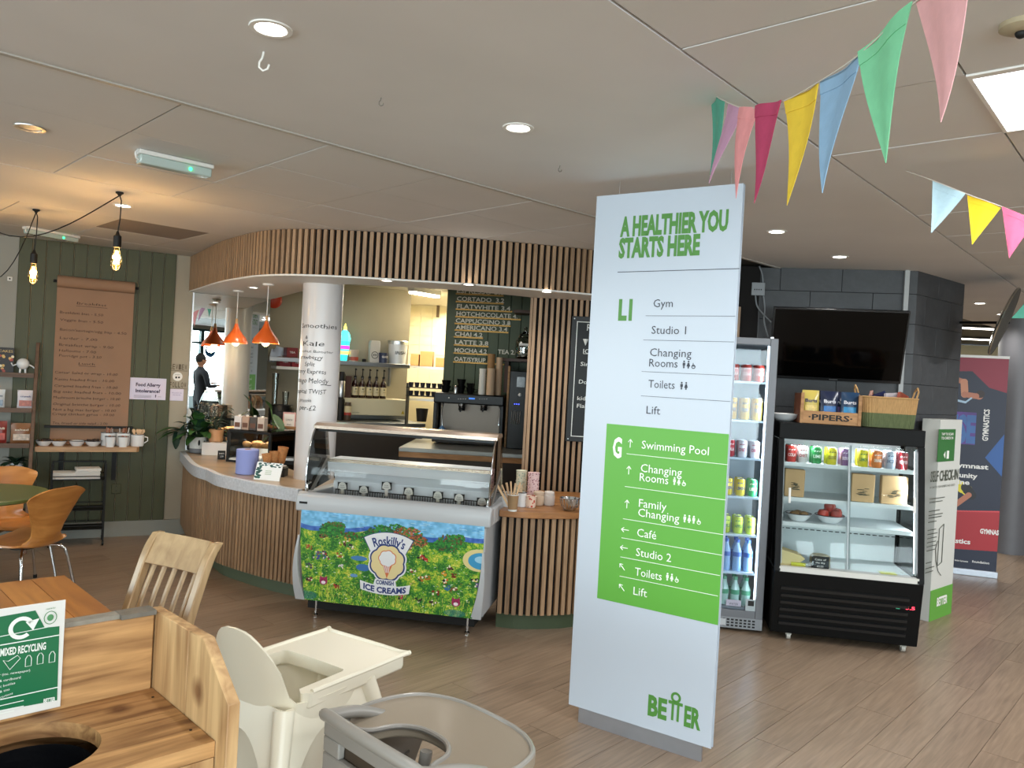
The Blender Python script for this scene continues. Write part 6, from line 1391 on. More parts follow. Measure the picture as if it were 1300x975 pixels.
A1 = ay(538, 494, 8.6); t = T('cup_rack', 'black wire rack of dark cups right of the cream cabinet', 'rack', (A1[0] + .02, 8.6, A1[2] - .08), 0)
for z in (0, .09): MB().box(-.20, .20, -.10, .10, z, z + .008).build('rack_tier', M_black, parent=t)
for x in (-.19, .19): MB().box(x - .006, x + .006, -.1, .1, -(A1[2] - .08) + zc2 + .001, .14).build('rack_side', M_black, parent=t)
for r_ in range(2):
    for k in range(6): pos = (A1[0] + .02 - .155 + .062 * k, 8.6 - .03, A1[2] - .08 + .009 + .09 * r_); MB().lathe([(.02, 0), (.028, .05), (.030, .05), (.025, .05), (.018, .006)], 14).build('dark_cup', mat('cup_slate', '2c2b33', .3, rnd=.1), loc=pos, smooth=True, tag=('dark cup on the black wire rack, %s row %s' % (('lower', 'upper')[r_], ('first from left', 'second from left', 'third from left', 'third from right', 'second from right', 'first from right')[k]), 'cup', 'dark cups on the wire rack'))

# ------------------------------------------------------------------ green wall drinks prices
ROWS = [("ESPRESSO 3.0", 580, 640, 372, 639), ("CORTADO  3.2", 580, 640, 382, 639), ("FLATWHITE 3.4", 580, 648, 391.6, 650), ("HOTCHOCOLATE 4.", 579.5, 657, 401, 661), ("CAPPUCCINO 3.8", 578.5, 648, 409.8, 648), ("AMERICANO 3.4", 578.5, 644, 418, 645), ("CHAI 4.2", 577.5, 612.5, 426.7, 613), ("LATTE 3.8", 577.5, 620, 437, 620), ("MOCHA 4.2", 577, 618, 447.3, 620), ("OAT/SYRUP 50", 576.5, 626, 458.5, 640)]
GL = mat('brass_ledge', 'a07a3a', .4, .5); LT = mat('letter_cream', 'd6d2c2', .5)
t = T('drinks_price_board', 'cream letter price rows on brass ledges on the dark green kitchen wall', 'menu', FM.w(0, -.016, 0), FM.rz)
for i, (body, x0_, x1_, py, xe) in enumerate(ROWS):
    dy_ = (x1_ - x0_) * .045; (xa, za), (xb, zb2), (xe_, ze_) = FM.at(x0_, py, -.02), FM.at(x1_, py + dy_, -.02), FM.at(xe, py, -.02)
    led = MB().box(xa - .01, xe_ + .005, -.016, 0, za - .016, za).build('ledge', GL, parent=t)
    q = MB(); q.text(body, xa, za + .003, .045, xb - xa, y=-.010, bold=.02); q.build('row_lettering', LT, parent=led, norm=False)
xa, za = FM.at(632, 449, -.02); xb = FM.at(648, 449, -.02)[0]; q = MB(); q.text('TEA 2.', xa, za, .045, xb - xa + .05, y=-.010, bold=.02); q.build('row_lettering', LT, parent=t, norm=False)
# dark shelves right of it
xa = FM.at(640, 396, -.30)[0]; xb = FM.at(684, 396, -.05)[0]
for i, (py, px, lb) in enumerate(((393, 652, 'short dark wooden shelf near the soffit beside the price board'), (454, 630, 'dark wooden shelf under the glass biscuit jar'))):
    x0_, z0_ = FM.at(px, py, -.36); t = T('dark_shelf', lb, 'shelf', FM.w(x0_, 0, z0_), FM.rz, 'dark kitchen shelves'); MB().box(0, xb - x0_ + .5, -.36, -.017, -.03, 0).build('board', mat('dark_oak', '4a3023', .5), parent=t)
    if i == 1: 
        zj = z0_; MB().box(.09, .13, -.30, -.017, -.36, -.03).build('support', mat('dark_oak', '4a3023', .5), parent=t)
xj = FM.at(665.5, 452, -.2)[0]; t = T('biscuit_jar', 'large clear glass biscuit jar with knob lid on the dark shelf', 'jar', FM.w(xj, -.2, zj + .001), FM.rz)
MB().lathe([(.07, 0), (.095, .02), (.105, .12), (.098, .20), (.07, .235), (.068, .235), (.094, .198), (.10, .12), (.09, .024), (.066, .006)], 28).build('jar', glass('jar_glass', (.86, .88, .87), 3.5), parent=t, smooth=True)
MB().lathe([(.074, .236), (.070, .255), (.04, .285), (.014, .30), (.012, .315), (.02, .33), (.014, .345)], 24).build('lid', glass('jar_glass', (.86, .88, .87), 3.5), parent=t, smooth=True)
MB().box(-.055, .055, -.108, -.105, .14, .165).build('label', M_white, parent=t)
for k in range(14): a = k * 2.4; b = .055 * random.random() ** .5; MB().ball((b * cos(a), b * sin(a), .03 + .085 * (k / 14)), (.02, .02, .012), 8, 6).build('biscuit', mat('wrapped_white', 'd4ccc4', .5), parent=t, smooth=True)
x0_, z0_ = FM.at(641, 470, -.5); xq = FM.at(657, 540, -.5)[0]
# ------------------------------------------------------------------ coffee counter and machine
FCM = Fr(ay(551, 500, 7.9), 92); CZ2 = .93
t = T('coffee_counter', 'low dark counter with steel top and oak edge behind the ice cream freezer', 'counter', FCM.w(0, 0, 0), FCM.rz)
xl = FCM.at(508, 570, -.5)[0]; xr = FCM.at(676, 570, -.5)[0]
MB().box(xl, xr, -.50, .52, .02, CZ2 - .09).build('cabinet', DK_, parent=t); MB().box(xl - .01, xr, -.52, .52, CZ2 - .04, CZ2).build('steel_top', SB, parent=t, bevel=.003); MB().box(xl - .01, xr, -.515, .50, CZ2 - .09, CZ2 - .04).build('oak_edge', CW, parent=t)
xm0, zt = FCM.at(551, 498, 0); xm1 = FCM.at(640, 504, 0)[0]; zp = FCM.at(560, 511.5, 0)[1]
t = T('espresso_machine', 'wide black espresso machine with steel back panel and blue display', 'coffee machine', FCM.w(0, 0, CZ2 + .001), FCM.rz); h0 = CZ2 + .001; W_ = xm1 - xm0
MB().box(xm0, xm1, 0, .50, zp - h0, zt - h0).build('top_housing', M_blackg, parent=t, bevel=.012); MB().box(xm0 + .05, xm1 - .03, .22, .48, .10, zp - h0 - .001).build('back_panel', mat('dull_machine_steel', '6e655c', .4, .6), parent=t)
for x in (xm0, xm1 - .035): MB().box(x, x + .035, .02, .48, 0.02, zp - h0).build('side_panel', M_blackg, parent=t, bevel=.005)
MB().box(xm0 + .036, xm1 - .036, .0, .48, .02, .09).build('drip_tray', M_black, parent=t, bevel=.004); 
for x in (xm0 + .04, xm1 - .06): MB().box(x, x + .02, .05, .4, 0, .02).build('foot', M_black, parent=t)
xc, zc3 = FCM.at(599, 506, -.002); MB().box(xc - .03, xc + .03, -.004, -.001, zc3 - h0 - .008, zc3 - h0 + .008).build('display', emit('blue_display', '2f62b0', 1.5), parent=t)
q = MB()
for px in (582, 585, 588, 591, 609, 612, 615, 618): x, z = FCM.at(px, 506.5, 0); q.ball((x, -.003, z - h0), .004, 6, 4)
x, z = FCM.at(570, 505, 0); q.ball((x, -.004, z - h0), .008, 8, 6); q.build('button', M_white, parent=t, kind='stuff')
for px in (586, 614):
    x, z = FCM.at(px, 512, .03); MB().lathe([(.03, -.05), (.036, -.03), (.036, 0)], 20, (x, .08, z - h0)).build('group_head', M_chrome, parent=t, smooth=True); hd2 = MB().lathe([(.033, -.075), (.036, -.05)], 20, (x, .08, z - h0)).tube([(x, .05, z - h0 - .062), (x, -.06, z - h0 - .075)], .010, 8).build('portafilter', M_black, parent=t, smooth=True)
for px, s_ in ((563, -1), (634, 1)):
    x, z = FCM.at(px, 512, .03); MB().tube([(x, .03, z - h0), (x + .01 * s_, .0, z - h0 - .08), (x + .005, -.01, z - h0 - .22)], .006, 8).build('steam_wand', M_chrome, parent=t, smooth=True)
x, z = FCM.at(561, 535, -.02); MB().lathe([(.07, 0), (.03, .07), (.004, .1)], 8, (x, -.02 + .03, .09)).build('blue_cloth', mat('blue_cloth', '4a6f93', .9), parent=t)
ztop = zt + .001
for i, (px, yy, r, h, lb) in enumerate(((566, .18, .05, .07, 'black glossy cup lying at the left of the espresso machine top'), (585, .2, .048, .08, 'black cup in the middle behind the steel shaker on the machine'), (597, .12, .045, .06, 'black cup right of the steel shaker on the machine'))):
    x = FCM.at(px, 497, yy)[0]; t2 = T('black_cup', lb, 'cup', FCM.w(x, yy, ztop), FCM.rz, 'black cups on the espresso machine')
    for k in range(2): MB().lathe([(r * .6, k * h * .8), (r, h * (1 + k * .8)), (r - .004, h * (1 + k * .8)), (r * .55, .006 + k * h * .8)], 20).build('cup', M_blackg, parent=t2, smooth=True)
    MB().tube([(r * .8, 0, h * .8), (r + .03, 0, h * .75), (r + .02, 0, h * .35), (r * .7, 0, h * .3)], .005, 6).build('handle', M_blackg, parent=t2, smooth=True)
x = FCM.at(578.5, 498, .06)[0]; t2 = T('steel_shaker', 'small stainless steel shaker on top of the espresso machine', 'shaker', FCM.w(x, .06, ztop), FCM.rz); MB().lathe([(.02, 0), (.022, .05), (.018, .06)], 16).build('body', M_steel, parent=t2, smooth=True); MB().lathe([(.016, .061), (.014, .075), (.006, .08)], 16).build('cap', M_chrome, parent=t2, smooth=True)
WC = mat('white_paper_cup', 'd9d5cd', .6); BC = mat('brown_paper_cup', '9c7448', .65, var=.05, vs=30); CC = mat('cream_paper_cup', 'c2a486', .65)
for i, (px, yy, w_, h_, m_, n_, lb) in enumerate(((611.5, .10, 9, 33, WC, 9, 'left stack of white paper cups on the espresso machine'), (622.5, .08, 11, 34, CC, 10, 'front stack of cream ribbed paper cups on the espresso machine'), (621.5, .2, 10, 52, BC, 13, 'tallest stack of tan paper cups behind the cream stack'), (632, .22, 9, 48, CC, 12, 'tall pale stack of paper cups beside the wooden upright'))):
    x = FCM.at(px, 498, yy)[0]; L_ = FCM.w(x, yy, ztop); stack(0, 0, w_, h_, m_, lb, n_, 'paper cup stacks on the espresso machine', 'cup_stack', loc=(L_[0], L_[1] - .04, L_[2]))
xb0, zb0 = FCM.at(642.5, 462, .15); MB().box(0, .02, 0, .3, 0, 1.75 - CZ2).build('wooden_upright', CW, loc=FCM.w(xm1 + .02, .12, CZ2 + .001), rz=FCM.rz, tag=('tall wooden upright board between the paper cups and the black drinks machine', 'board'))
x0_, z0_ = FCM.at(645, 470, -.05); x1_ = FCM.at(672, 470, -.05)[0]
t = T('hot_drinks_machine', 'tall black drinks machine with blue lights beside the slatted wall', 'coffee machine', FCM.w(0, 0, CZ2 + .001), FCM.rz)
MB().box(x0_ + .02, x1_ + .1, -.05, .40, 0, z0_ - h0).build('casing', M_blackg, parent=t, bevel=.01); x, z = FCM.at(656, 513, -.055)
q = MB(); 
for k in range(3): q.ball((x - .02 + .02 * k, -.055, z - h0), .005, 6, 4)
q.build('blue_light', emit('blue_led', '3a4cf0', 6), parent=t, kind='stuff'); 
q = MB()
for k in range(5): q.tube([(x - .04 + .02 * k, -.06, z - h0 - .07), (x - .045 + .02 * k, -.06, z - h0 - .20)], .004, 5)
q.build('steel_tube', M_chrome, parent=t, kind='stuff'); x, z = FCM.at(660, 485, -.055); MB().box(x - .03, x + .05, -.053, -.05, z - h0 - .05, z - h0 + .05).build('glass_window', mat('smoked_window', '2b2d2c', .08), parent=t)
x, z = FCM.at(660, 503, -.055); MB().lathe([(.012, 0), (.02, .012), (.008, .03)], 12, (x, -.07, z - h0)).build('knob', M_white, parent=t, smooth=True)

# ------------------------------------------------------------------ wall television, trunking, cables
(xa, za), (xb, zb_), (xc, zc_), (xd, zd) = FD.at(982.5, 388, -.30), FD.at(1155.7, 392.4, -.30), FD.at(1143.5, 486.5, -.12), FD.at(982.5, 477.5, -.12)
tw, th = xb - xa, za - zd; xm = (xa + xb) / 2 - .0
t = T('television', 'large black flat television tilted down on the charcoal block wall', 'television', FD.w(xm, -.12, (zc_ + zd) / 2), FD.rz)
til = math.atan2(.17, th); Hh = math.hypot(.17, th); Mx = Matrix.Rotation(til, 4, 'X')
MB().box(-tw / 2, tw / 2, -.035, 0, 0, Hh, M=Mx).build('casing', mat('tv_black', '0c0c0d', .35), parent=t, bevel=.004); MB().box(-tw / 2 + .012, tw / 2 - .012, -.037, -.0352, .022, Hh - .012, M=Mx).build('screen', mat('tv_screen', '030303', .10, spec=.15), parent=t)
MB().box(-.03, .03, -.0365, -.0353, .008, .013, M=Mx).build('logo_bar', M_steel, parent=t)
MB().box(-.2, .2, .0, .115, Hh * .4, Hh * .6).build('wall_bracket', M_black, parent=t)
(x, z), zb1 = FD.at(1152.5, 344, -.03), FD.at(1144, 498, -.03)[1]
MB().box(-.016, .016, -.03, 0, zb1, ZC).build('cable_trunking', mat('pale_trunking', 'a9abab', .5), loc=FD.w(x, -.001, 0), rz=FD.rz, tag=('pale vertical cable trunking down the block wall right of the television', 'trunking'))
x, z = FD.at(962.5, 367, -.03); t = T('junction_box', 'small grey junction box with loose cables high left of the television', 'junction box', FD.w(x, -.001, z), FD.rz)
MB().box(-.05, .05, -.04, 0, -.05, .05).build('case', mat('box_grey', '8c9094', .5), parent=t, bevel=.004)
q = MB()
for k in range(4): q.box(-.03 + .016 * k, -.022 + .016 * k, -.0415, -.040, -.01, .0)
q.build('terminals', M_black, parent=t, kind='stuff')
def fdp(px, py, y=-.025): a, b = FD.at(px, py, y); return (a - x, y, b - z)
M_cab = mat('cable_grey', '7f8488', .5)
for pts in ([(964, 338), (968, 350), (969, 372), (971, 392), (970, 408), (975, 428)], [(959, 374), (961, 388), (969, 399), (979, 409)]): MB().tube([tuple(p) for p in smooth_curve([fdp(*p) for p in pts], 4)], .006, 6).build('cable', M_cab, parent=t, smooth=True)
MB().tube([fdp(964, 338, -.012), fdp(961.5, 430, -.012)], .008, 6).build('conduit', mat('conduit_dark', '55585b', .5), parent=t)

# ------------------------------------------------------------------ drinks containers
M_canal = mat('can_aluminium', 'c2c5c8', .25, .9)
CANS = {}
def can(loc, rz, c, c2, label, grp, word='', r=.033, h=.115, name='drink_can'):
    key = (c, c2, word, r, h)
    if key in CANS: return dup(CANS[key], loc, rz, label)
    t = T(name, label, 'can', loc, rz, grp)
    MB().lathe([(r * .8, 0), (r, .008), (r, h - .012), (r * .82, h - .001)], 20).build('body', mat('can_' + c, c, .28, .25), parent=t, smooth=True)
    MB().lathe([(r * .82, h - .001), (r * .82, h + .001), (r * .7, h - .003)], 20, capb=False).tube([(-.006, -.008, h), (.006, -.008, h), (.006, .008, h), (-.006, .008, h)], .0015, 4, closed=True).build('lid', M_canal, parent=t, smooth=True)
    q = MB(); z0 = h * .36
    wr = lambda X, Z: ((r + .0008) * sin(X / r), -(r + .0008) * cos(X / r), Z)
    if word: q.text(word, 0, z0, h * .17, r * 1.6, align='C', bold=.03, wrap=wr)
    for k in range(3): a = -.5 + k * .5; q.add([wr((a - .18) * r, h * .70), wr((a + .18) * r, h * .74), wr((a + .18) * r, h * .80), wr((a - .18) * r, h * .76)], [(0, 1, 2, 3)])
    q.build('can_lettering', mat('canmark_' + c2, c2, .4), parent=t, norm=False); CANS[key] = t; CH[t.name] = list(t.children); return t
def bottle(loc, rz, c, cl, label, grp, h=.22, r=.032):
    key = ('b', c, cl, h)
    if key in CANS: return dup(CANS[key], loc, rz, label)
    t = T('water_bottle', label, 'bottle', loc, rz, grp)
    MB().lathe([(r * .9, 0), (r, .01), (r, h * .28), (r * .93, h * .36), (r, h * .44), (r, h * .62), (r * .42, h * .84), (r * .40, h * .9)], 16).build('bottle', mat('pet_' + c, c, .12, .0, coat=.6), parent=t, smooth=True)
    MB().lathe([(r * .46, h * .9), (r * .46, h)], 12).build('cap', mat('cap_' + cl, cl, .4), parent=t, smooth=True); MB().lathe([(r * 1.02, h * .46), (r * 1.02, h * .6)], 16, capb=False, capt=False).build('label', mat('cap_' + cl, cl, .4), parent=t, smooth=True); CANS[key] = t; CH[t.name] = list(t.children); return t

# ------------------------------------------------------------------ tall glass door fridge
_r = az(967, 805, 0); _a = rad(99); FTF = Fr((_r[0] - .60 * sin(_a), _r[1] - .60 * cos(_a)), 99)
FRM = mat('fridge_grey', '6c6e73', .45, .3)
t = T('drinks_fridge', 'tall grey upright fridge of cans and water bottles, mostly hidden behind the totem', 'fridge', FTF.w(0, 0, 0), FTF.rz)
ZT = FTF.at(983, 430, 0)[1]; FWd = .60
q = MB(); q.box(0, .03, .03, .58, .10, ZT); q.box(FWd - .03, FWd, .03, .58, .10, ZT); q.box(.03, FWd - .03, .03, .58, ZT - .05, ZT); q.box(.03, FWd - .03, .03, .58, .10, .16); q.box(.03, FWd - .03, .55, .58, .16, ZT - .05); q.build('cabinet', FRM, parent=t)
MB().box(.031, FWd - .031, .545, .549, .161, ZT - .051).build('liner', mat('fridge_liner', 'c9d2d6', .4), parent=t)
zg0 = FTF.at(960, 777, 0)[1]; zg1 = FTF.at(965, 438, 0)[1]
q = MB(); q.box(0, .045, 0, .03, zg0 - .05, ZT); q.box(FWd - .05, FWd, 0, .03, zg0 - .05, ZT); q.box(.045, FWd - .05, 0, .03, zg1, ZT); q.box(.045, FWd - .05, 0, .03, zg0 - .05, zg0)
dr = q.build('door', FRM, parent=t, bevel=.003); MB().box(.045, FWd - .05, .012, .016, zg0, zg1).build('pane', glass('fridge_glass', (.93, .97, 1), .7), parent=dr); MB().box(.0, .02, -.03, -.002, .9, 1.3).build('door_handle', M_black, parent=dr)
MB().box(.0, FWd, .005, .5, 0.02, .095).build('grille', mat('grille_grey', '85888c', .4, .4), parent=t)
q = MB()
for r_ in range(3):
    for c_ in range(14): q.box(.17 + c_ * .028, .188 + c_ * .028, .0035, .006, .032 + r_ * .02, .043 + r_ * .02)
q.build('vent_slots', M_black, parent=t, kind='stuff'); MB().box(.30, .36, .002, .006, .035, .08).build('logo_badge', mat('badge_grey', 'b5b8bb', .4), parent=t)
for x in (.05, .55): MB().cyl((x, .08, 0), (x, .08, .02), .02, n=10).build('foot', M_black, parent=t)
MB().box(.04, .12, .1, .2, ZT, ZT + .012).box(FWd - .05, FWd - .03, .02, .04, ZT, ZT + .012).build('top_hinge', M_steel, parent=t)
MB().box(FWd - .060, FWd - .052, .035, .045, zg0, zg1).build('led_strip', emit('fridge_led', 'eaf6ff', 9), parent=t)
lamp('AREA', 'fridge_light', FTF.w(FWd - .07, .06, 1.1), 3.2, (.85, .95, 1), .03, 1.4, aim=FTF.w(.2, .4, 1.1))
GSH = mat('glass_shelf_edge', 'cfe0ee', .2, coat=.5)
FTI = Fr(FTF.w(0, .05), 99); rows = []
for i, py in enumerate((484.6, 534, 582, 631.5, 680, 728, 777)):
    z = FTF.at(958, py, .05)[1]; MB().box(.032, FWd - .065, .04, .53, z - .014, z).build('shelf', GSH, parent=t); rows.append(z + .001)
spec = [[('c0392b', 'f4e9e4', 'COLA')] * 4, [('d8a93a', '2b4a86', 'TROPIC')] * 4, [('c0303a', 'f4e9e4', 'COLA'), ('c0303a', 'f4e9e4', 'COLA'), ('dcd6da', 'b4405a', 'DIET'), ('dcd6da', 'b4405a', 'DIET')], [('e4c93a', '3a4a8a', 'LEMON'), ('e4c93a', '3a4a8a', 'LEMON'), ('e4c93a', '3a4a8a', 'LEMON'), ('2fa05a', 'f0f4e0', 'LIME')], [('b7c93a', '2f7a3a', 'APPLE')] * 4]
RN = ['top', 'second', 'third', 'fourth', 'fifth']; CN = ['red', 'gold and blue', 'red or white', 'yellow or green', 'lime green']
pxs = [None, 933, 949, 965]
for r_, row in enumerate(spec):
    for c_, (a, b, wd) in enumerate(row):
        x = .50 - .083 * (3 - c_); hh = .15 if r_ == 1 else .115
        for dpt, yy in enumerate((.10, .19)):
            can(FTF.w(x, yy, rows[r_]), FTF.rz, a, b, '%s can, %s from right, %s shelf of the tall fridge%s' % (CN[r_], ('fourth', 'third', 'second', 'first')[c_], RN[r_], ', back' if dpt else ', front'), 'cans in the tall fridge', wd, .033, hh)
for r_, (c, cl, nm, hh) in enumerate((('7fa6d0', '2f5aa8', 'blue labelled', .215), ('a8c9bd', '4a9a72', 'green labelled', .22))):
    for c_ in range(5):
        for dpt, yy in enumerate((.10, .19)): bottle(FTF.w(.495 - .073 * (4 - c_), yy, rows[5 + r_]), FTF.rz, c, cl, '%s water bottle, %s from the right in the tall fridge%s' % (nm, ('fifth', 'fourth', 'third', 'second', 'first')[c_], ', back row' if dpt else ''), 'water bottles in the tall fridge', hh)
xx = FTF.at(931, 770, .045)[0]; t2 = T('price_card', 'small pale pink card at the bottom of the tall fridge', 'card', FTF.w(xx, .045, rows[6]), FTF.rz); MB().box(-.05, .05, 0, .003, 0, .07).build('card', mat('pink_card2', 'd9c4cc', .6), parent=t2); q = MB(); q.text('WATER', 0, .035, .014, .06, y=-.001, align='C'); q.text('1.50', 0, .012, .012, .03, y=-.001, align='C'); q.build('lettering', M_ink, parent=t2, norm=False)
xx = FTF.at(952, 770, .045)[0]; t2 = T('energy_label', 'small white and black printed label at the bottom right of the fridge door', 'label', FTF.w(xx, .008, zg0 + .0), FTF.rz); MB().box(-.035, .035, 0, .002, .0, .08).build('sticker', mat('label_grey', 'a9b4b8', .5), parent=t2); q = MB(); q.box(-.02, .02, -.001, 0, .035, .07); q.build('lettering', M_ink, parent=t2, norm=False)

# ------------------------------------------------------------------ open display fridge
_o0, _o1 = az(977, 812, 0), az(1165, 833, 0); FF = Fr(_o0, 100.8); W = .912; ZT = 1.447
BL = mat('fridge_black', '070707', .5, spec=.15)
yt = .10
t = T('display_fridge', 'black chilled display fridge with slanted sliding glass doors full of cans, bags and bowls', 'fridge', FF.w(0, 0, 0), FF.rz)
pr = [(-.035, .50), (.025, .06), (.60, .06), (.60, .50)]
MB().yz([(-.045, .47), (.02, .05), (.62, .05), (.62, .47)], 0, W).build('lower_body', BL, parent=t, bevel=.006)
MB().yz([(yt, ZT - .005), (yt, ZT - .115), (.62, ZT - .115), (.62, ZT - .005)], 0, W).build('top_body', BL, parent=t, bevel=.005)
MB().yz([(-.045, .471), (yt, ZT - .116), (yt + .03, ZT - .116), (-.01, .471)], 0, .035).build('side_frame', BL, parent=t); MB().yz([(-.045, .471), (yt, ZT - .116), (yt + .045, ZT - .116), (.0, .471)], W - .04, W).build('side_frame', BL, parent=t)
for x in (0, W - .03): MB().box(x, x + .03, .55, .62, .471, ZT - .116).build('rear_post', BL, parent=t)
for x in (.008, W - .014): MB().yz([(-.01, .58), (yt + .03, ZT - .12), (.55, ZT - .12), (.55, .48), (.06, .48)], x, x + .006).build('side_pane', glass('side_glass', (.62, .68, .66), 1), parent=t)
LN = mat('liner_white', 'cdd3d4', .4)
MB().box(.03, W - .03, .53, .549, .475, ZT - .117).build('back_liner', LN, parent=t); MB().box(.036, W - .036, -.01, .55, .472, .482).build('deck', LN, parent=t)
q = MB()
for z in (.66, .71): 
    for k in range(20): q.box(.06 + k * .042, .088 + k * .042, .527, .531, z, z + .006)
q.build('air_slots', M_black, parent=t, kind='stuff')
def gp(v, y_=0): return (-.030 + (yt + .012 + .030) * v + y_, .50 + (ZT - .125 - .50) * v)
for (x0_, x1_, dy) in ((.035, W / 2 + .01, .012), (W / 2 - .01, W - .045, .0)):
    a, b = gp(.02, dy), gp(.99, dy); MB().yz([a, b, (b[0] + .004, b[1]), (a[0] + .004, a[1])], x0_, x1_).build('sliding_pane', glass('door_glass', (.95, .98, .98), .45), parent=t)
    for xx in (x0_, x1_ - .010): MB().yz([a, b, (b[0] + .008, b[1]), (a[0] + .008, a[1])], xx, xx + .010).build('pane_edge', mat('pane_edge_grey', 'a9b2b4', .4), parent=t)
a = gp(0); MB().yz([(a[0] - .012, .468), (a[0] - .012, .503), (a[0] + .03, .503), (a[0] + .03, .468)], .03, W - .03).build('sill_track', mat('white_alu', 'c9c8c2', .4), parent=t)
for px, py in ((1003, 626), (1162, 636)):
    x = FF.at(px, py, .03)[0]; a, b = gp(.50, -.008), gp(.62, -.008); MB().tube([(x, a[0], a[1]), (x, b[0], b[1])], .008, 8).build('door_handle', M_white, parent=t, smooth=True)
a, b = gp(.03, .03), gp(.97, .03); MB().tube([(W - .048, a[0], a[1]), (W - .048, b[0], b[1])], .005, 6).build('led_strip', emit('case_led', 'f0f8ff', 10), parent=t)
lamp('AREA', 'case_light', FF.w(W / 2, .20, ZT - .125), 7, (.9, .97, 1), .75, .05); lamp('AREA', 'case_light', FF.w(W - .06, .12, .95), 3.5, (.9, .97, 1), .04, .7, aim=FF.w(.2, .35, .8))
for k in range(6):
    z = .11 + k * .048; y = -.045 + .065 * (1 - (z - .05) / .42); MB().yz([(y - .012, z), (y - .016, z + .018), (y + .01, z + .03), (y + .01, z)], .05, W - .08).build('louvre', mat('louvre_black', '121314', .35), parent=t)
x, z = FF.at(1140, 770, -.01); y = -.045 + .065 * (1 - (z - .05) / .42) - .003
MB().box(x - .015, x + .008, y - .002, y + .004, z - .012, z + .010).build('green_readout', emit('green_readout', '1f7a5a', .8), parent=t); q = MB(); x2 = FF.at(1149, 771, -.01)[0]; q.text('3.5', x2, z - .010, .02, .055, y=y - .002, bold=.02); q.build('red_digit_lettering', emit('red_digits', 'e8354a', 3), parent=t, norm=False)
for px, py in ((1001, 812), (1145, 826)):
    x = FF.atz(px, py, 0)[0]; q = MB(); q.cyl((x - .012, .07, .025), (x + .012, .07, .025), .025, n=16); q.box(x - .018, x + .018, .055, .085, .03, .052); q.build('castor', mat('castor_white', 'b9b5ac', .4), parent=t, smooth=False)
for x in (.03, .88): MB().cyl((x, .5, 0), (x, .5, .05), .02, n=10).build('foot', M_black, parent=t)
# glass shelves
RZ = []
for (pyL, pyR, yf) in ((587, 598, .115), (632, 643, .09), (663, 676, .055)):
    z = (FF.at(998, pyL, yf)[1] + FF.at(1157, pyR, yf)[1]) / 2; RZ.append(z); MB().box(.036, W - .05, yf + .012, .52, z - .012, z).build('shelf', mat('shelf_white', 'c6cdcf', .35), parent=t); MB().box(.036, W - .05, yf, yf + .011, z - .022, z + .004).build('shelf_edge', LN, parent=t)
cs = [(1004, 'b8322c', 'e8dcd8', 'COLA', 'red can first from the left'), (1018.5, 'd6d4d2', '9a2a34', 'DIET', 'white can second from the left'), (1036, '1f7a3c', 'd8e8d8', 'LIME', 'green can'), (1055, 'c9bf2a', '5a5a2a', 'CLOUD', 'frosty yellow can left of the middle door edge'), (1073, '7d5a86', 'e0d0e4', 'BERRY', 'purple can beside the middle door edge'),
      (1095, 'cfc42a', '3a7a3a', 'LEMON', 'bright yellow can right of the middle door edge'), (1113, 'c9743a', 'e8e0d8', 'ORANGE', 'orange can'), (1130, 'a9b4c4', '4a5a7a', 'ICE', 'silver blue can'), (1145.5, '8a2228', 'e0c8c8', 'PEPPER', 'dark red can at the right end')]
for px, a, b, wd, lb in cs:
    x = FF.at(px, 585, .17)[0]; can(FF.w(x, .165, RZ[0] + .001), FF.rz, a, b, lb + ' on the top display fridge shelf', 'cans in the display fridge', wd)
    can(FF.w(x, .24, RZ[0] + .001), FF.rz, a, b, lb.replace('can', 'can behind its twin', 1) + ' in the display fridge', 'cans in the display fridge', wd)
BG = mat('kraft_bag', 'b8966a', .8, var=.05, vs=12, bump=.1)
for i, (p0_, p1_, lb) in enumerate(((996, 1021, 'brown paper food bag at the left of the second display fridge shelf'), (1081, 1110, 'brown paper food bag right of the middle door edge in the display fridge'), (1119, 1152, 'brown paper food bag at the right end of the second display fridge shelf'))):
    x0_, x1_ = FF.at(p0_, 610, .16)[0], FF.at(p1_, 610, .16)[0]; x0_ = max(x0_, .045); x1_ = min(x1_, W - .07); w_ = x1_ - x0_
    t2 = T('paper_food_bag', lb, 'bag', FF.w((x0_ + x1_) / 2, .17, RZ[1] + .001), FF.rz, 'paper food bags in the display fridge')
    MB().xz([(-w_ / 2, 0), (w_ / 2, 0), (w_ / 2 + .002, .17), (w_ / 2, .185), (-w_ / 2, .187), (-w_ / 2 - .002, .17)], -.03, .03).build('bag', BG, parent=t2, bevel=.005)
    q = MB()
    for k in range(16): a = rnd_.uniform(-.3, .3); xx, zz_ = rnd_.uniform(-.03, .03), .065 + rnd_.uniform(-.022, .03); q.box(xx - .014, xx + .014, -.0345, -.0305, zz_ - .0018, zz_ + .0018, M=None)
    q.build('filling_print', mat('print_dark', '3d3a24', .7), parent=t2, kind='stuff')
BR_ = mat('baked_brown', '7a5a30', .7, var=.3, vs=40, bump=.3); AP = mat('apple_red', 'a5301f', .3, var=.45, vs=7)
x = FF.at(1011, 655, .16)[0]; t2 = T('enamel_bowl', 'white enamel bowl with brown baked items at the left of the display fridge', 'bowl', FF.w(x + .015, .17, RZ[2] + .001), FF.rz, 'enamel bowls in the display fridge'); bowlmesh(.085, .05).build('dish', [M_enamel, M_rimblue], parent=t2, smooth=True)
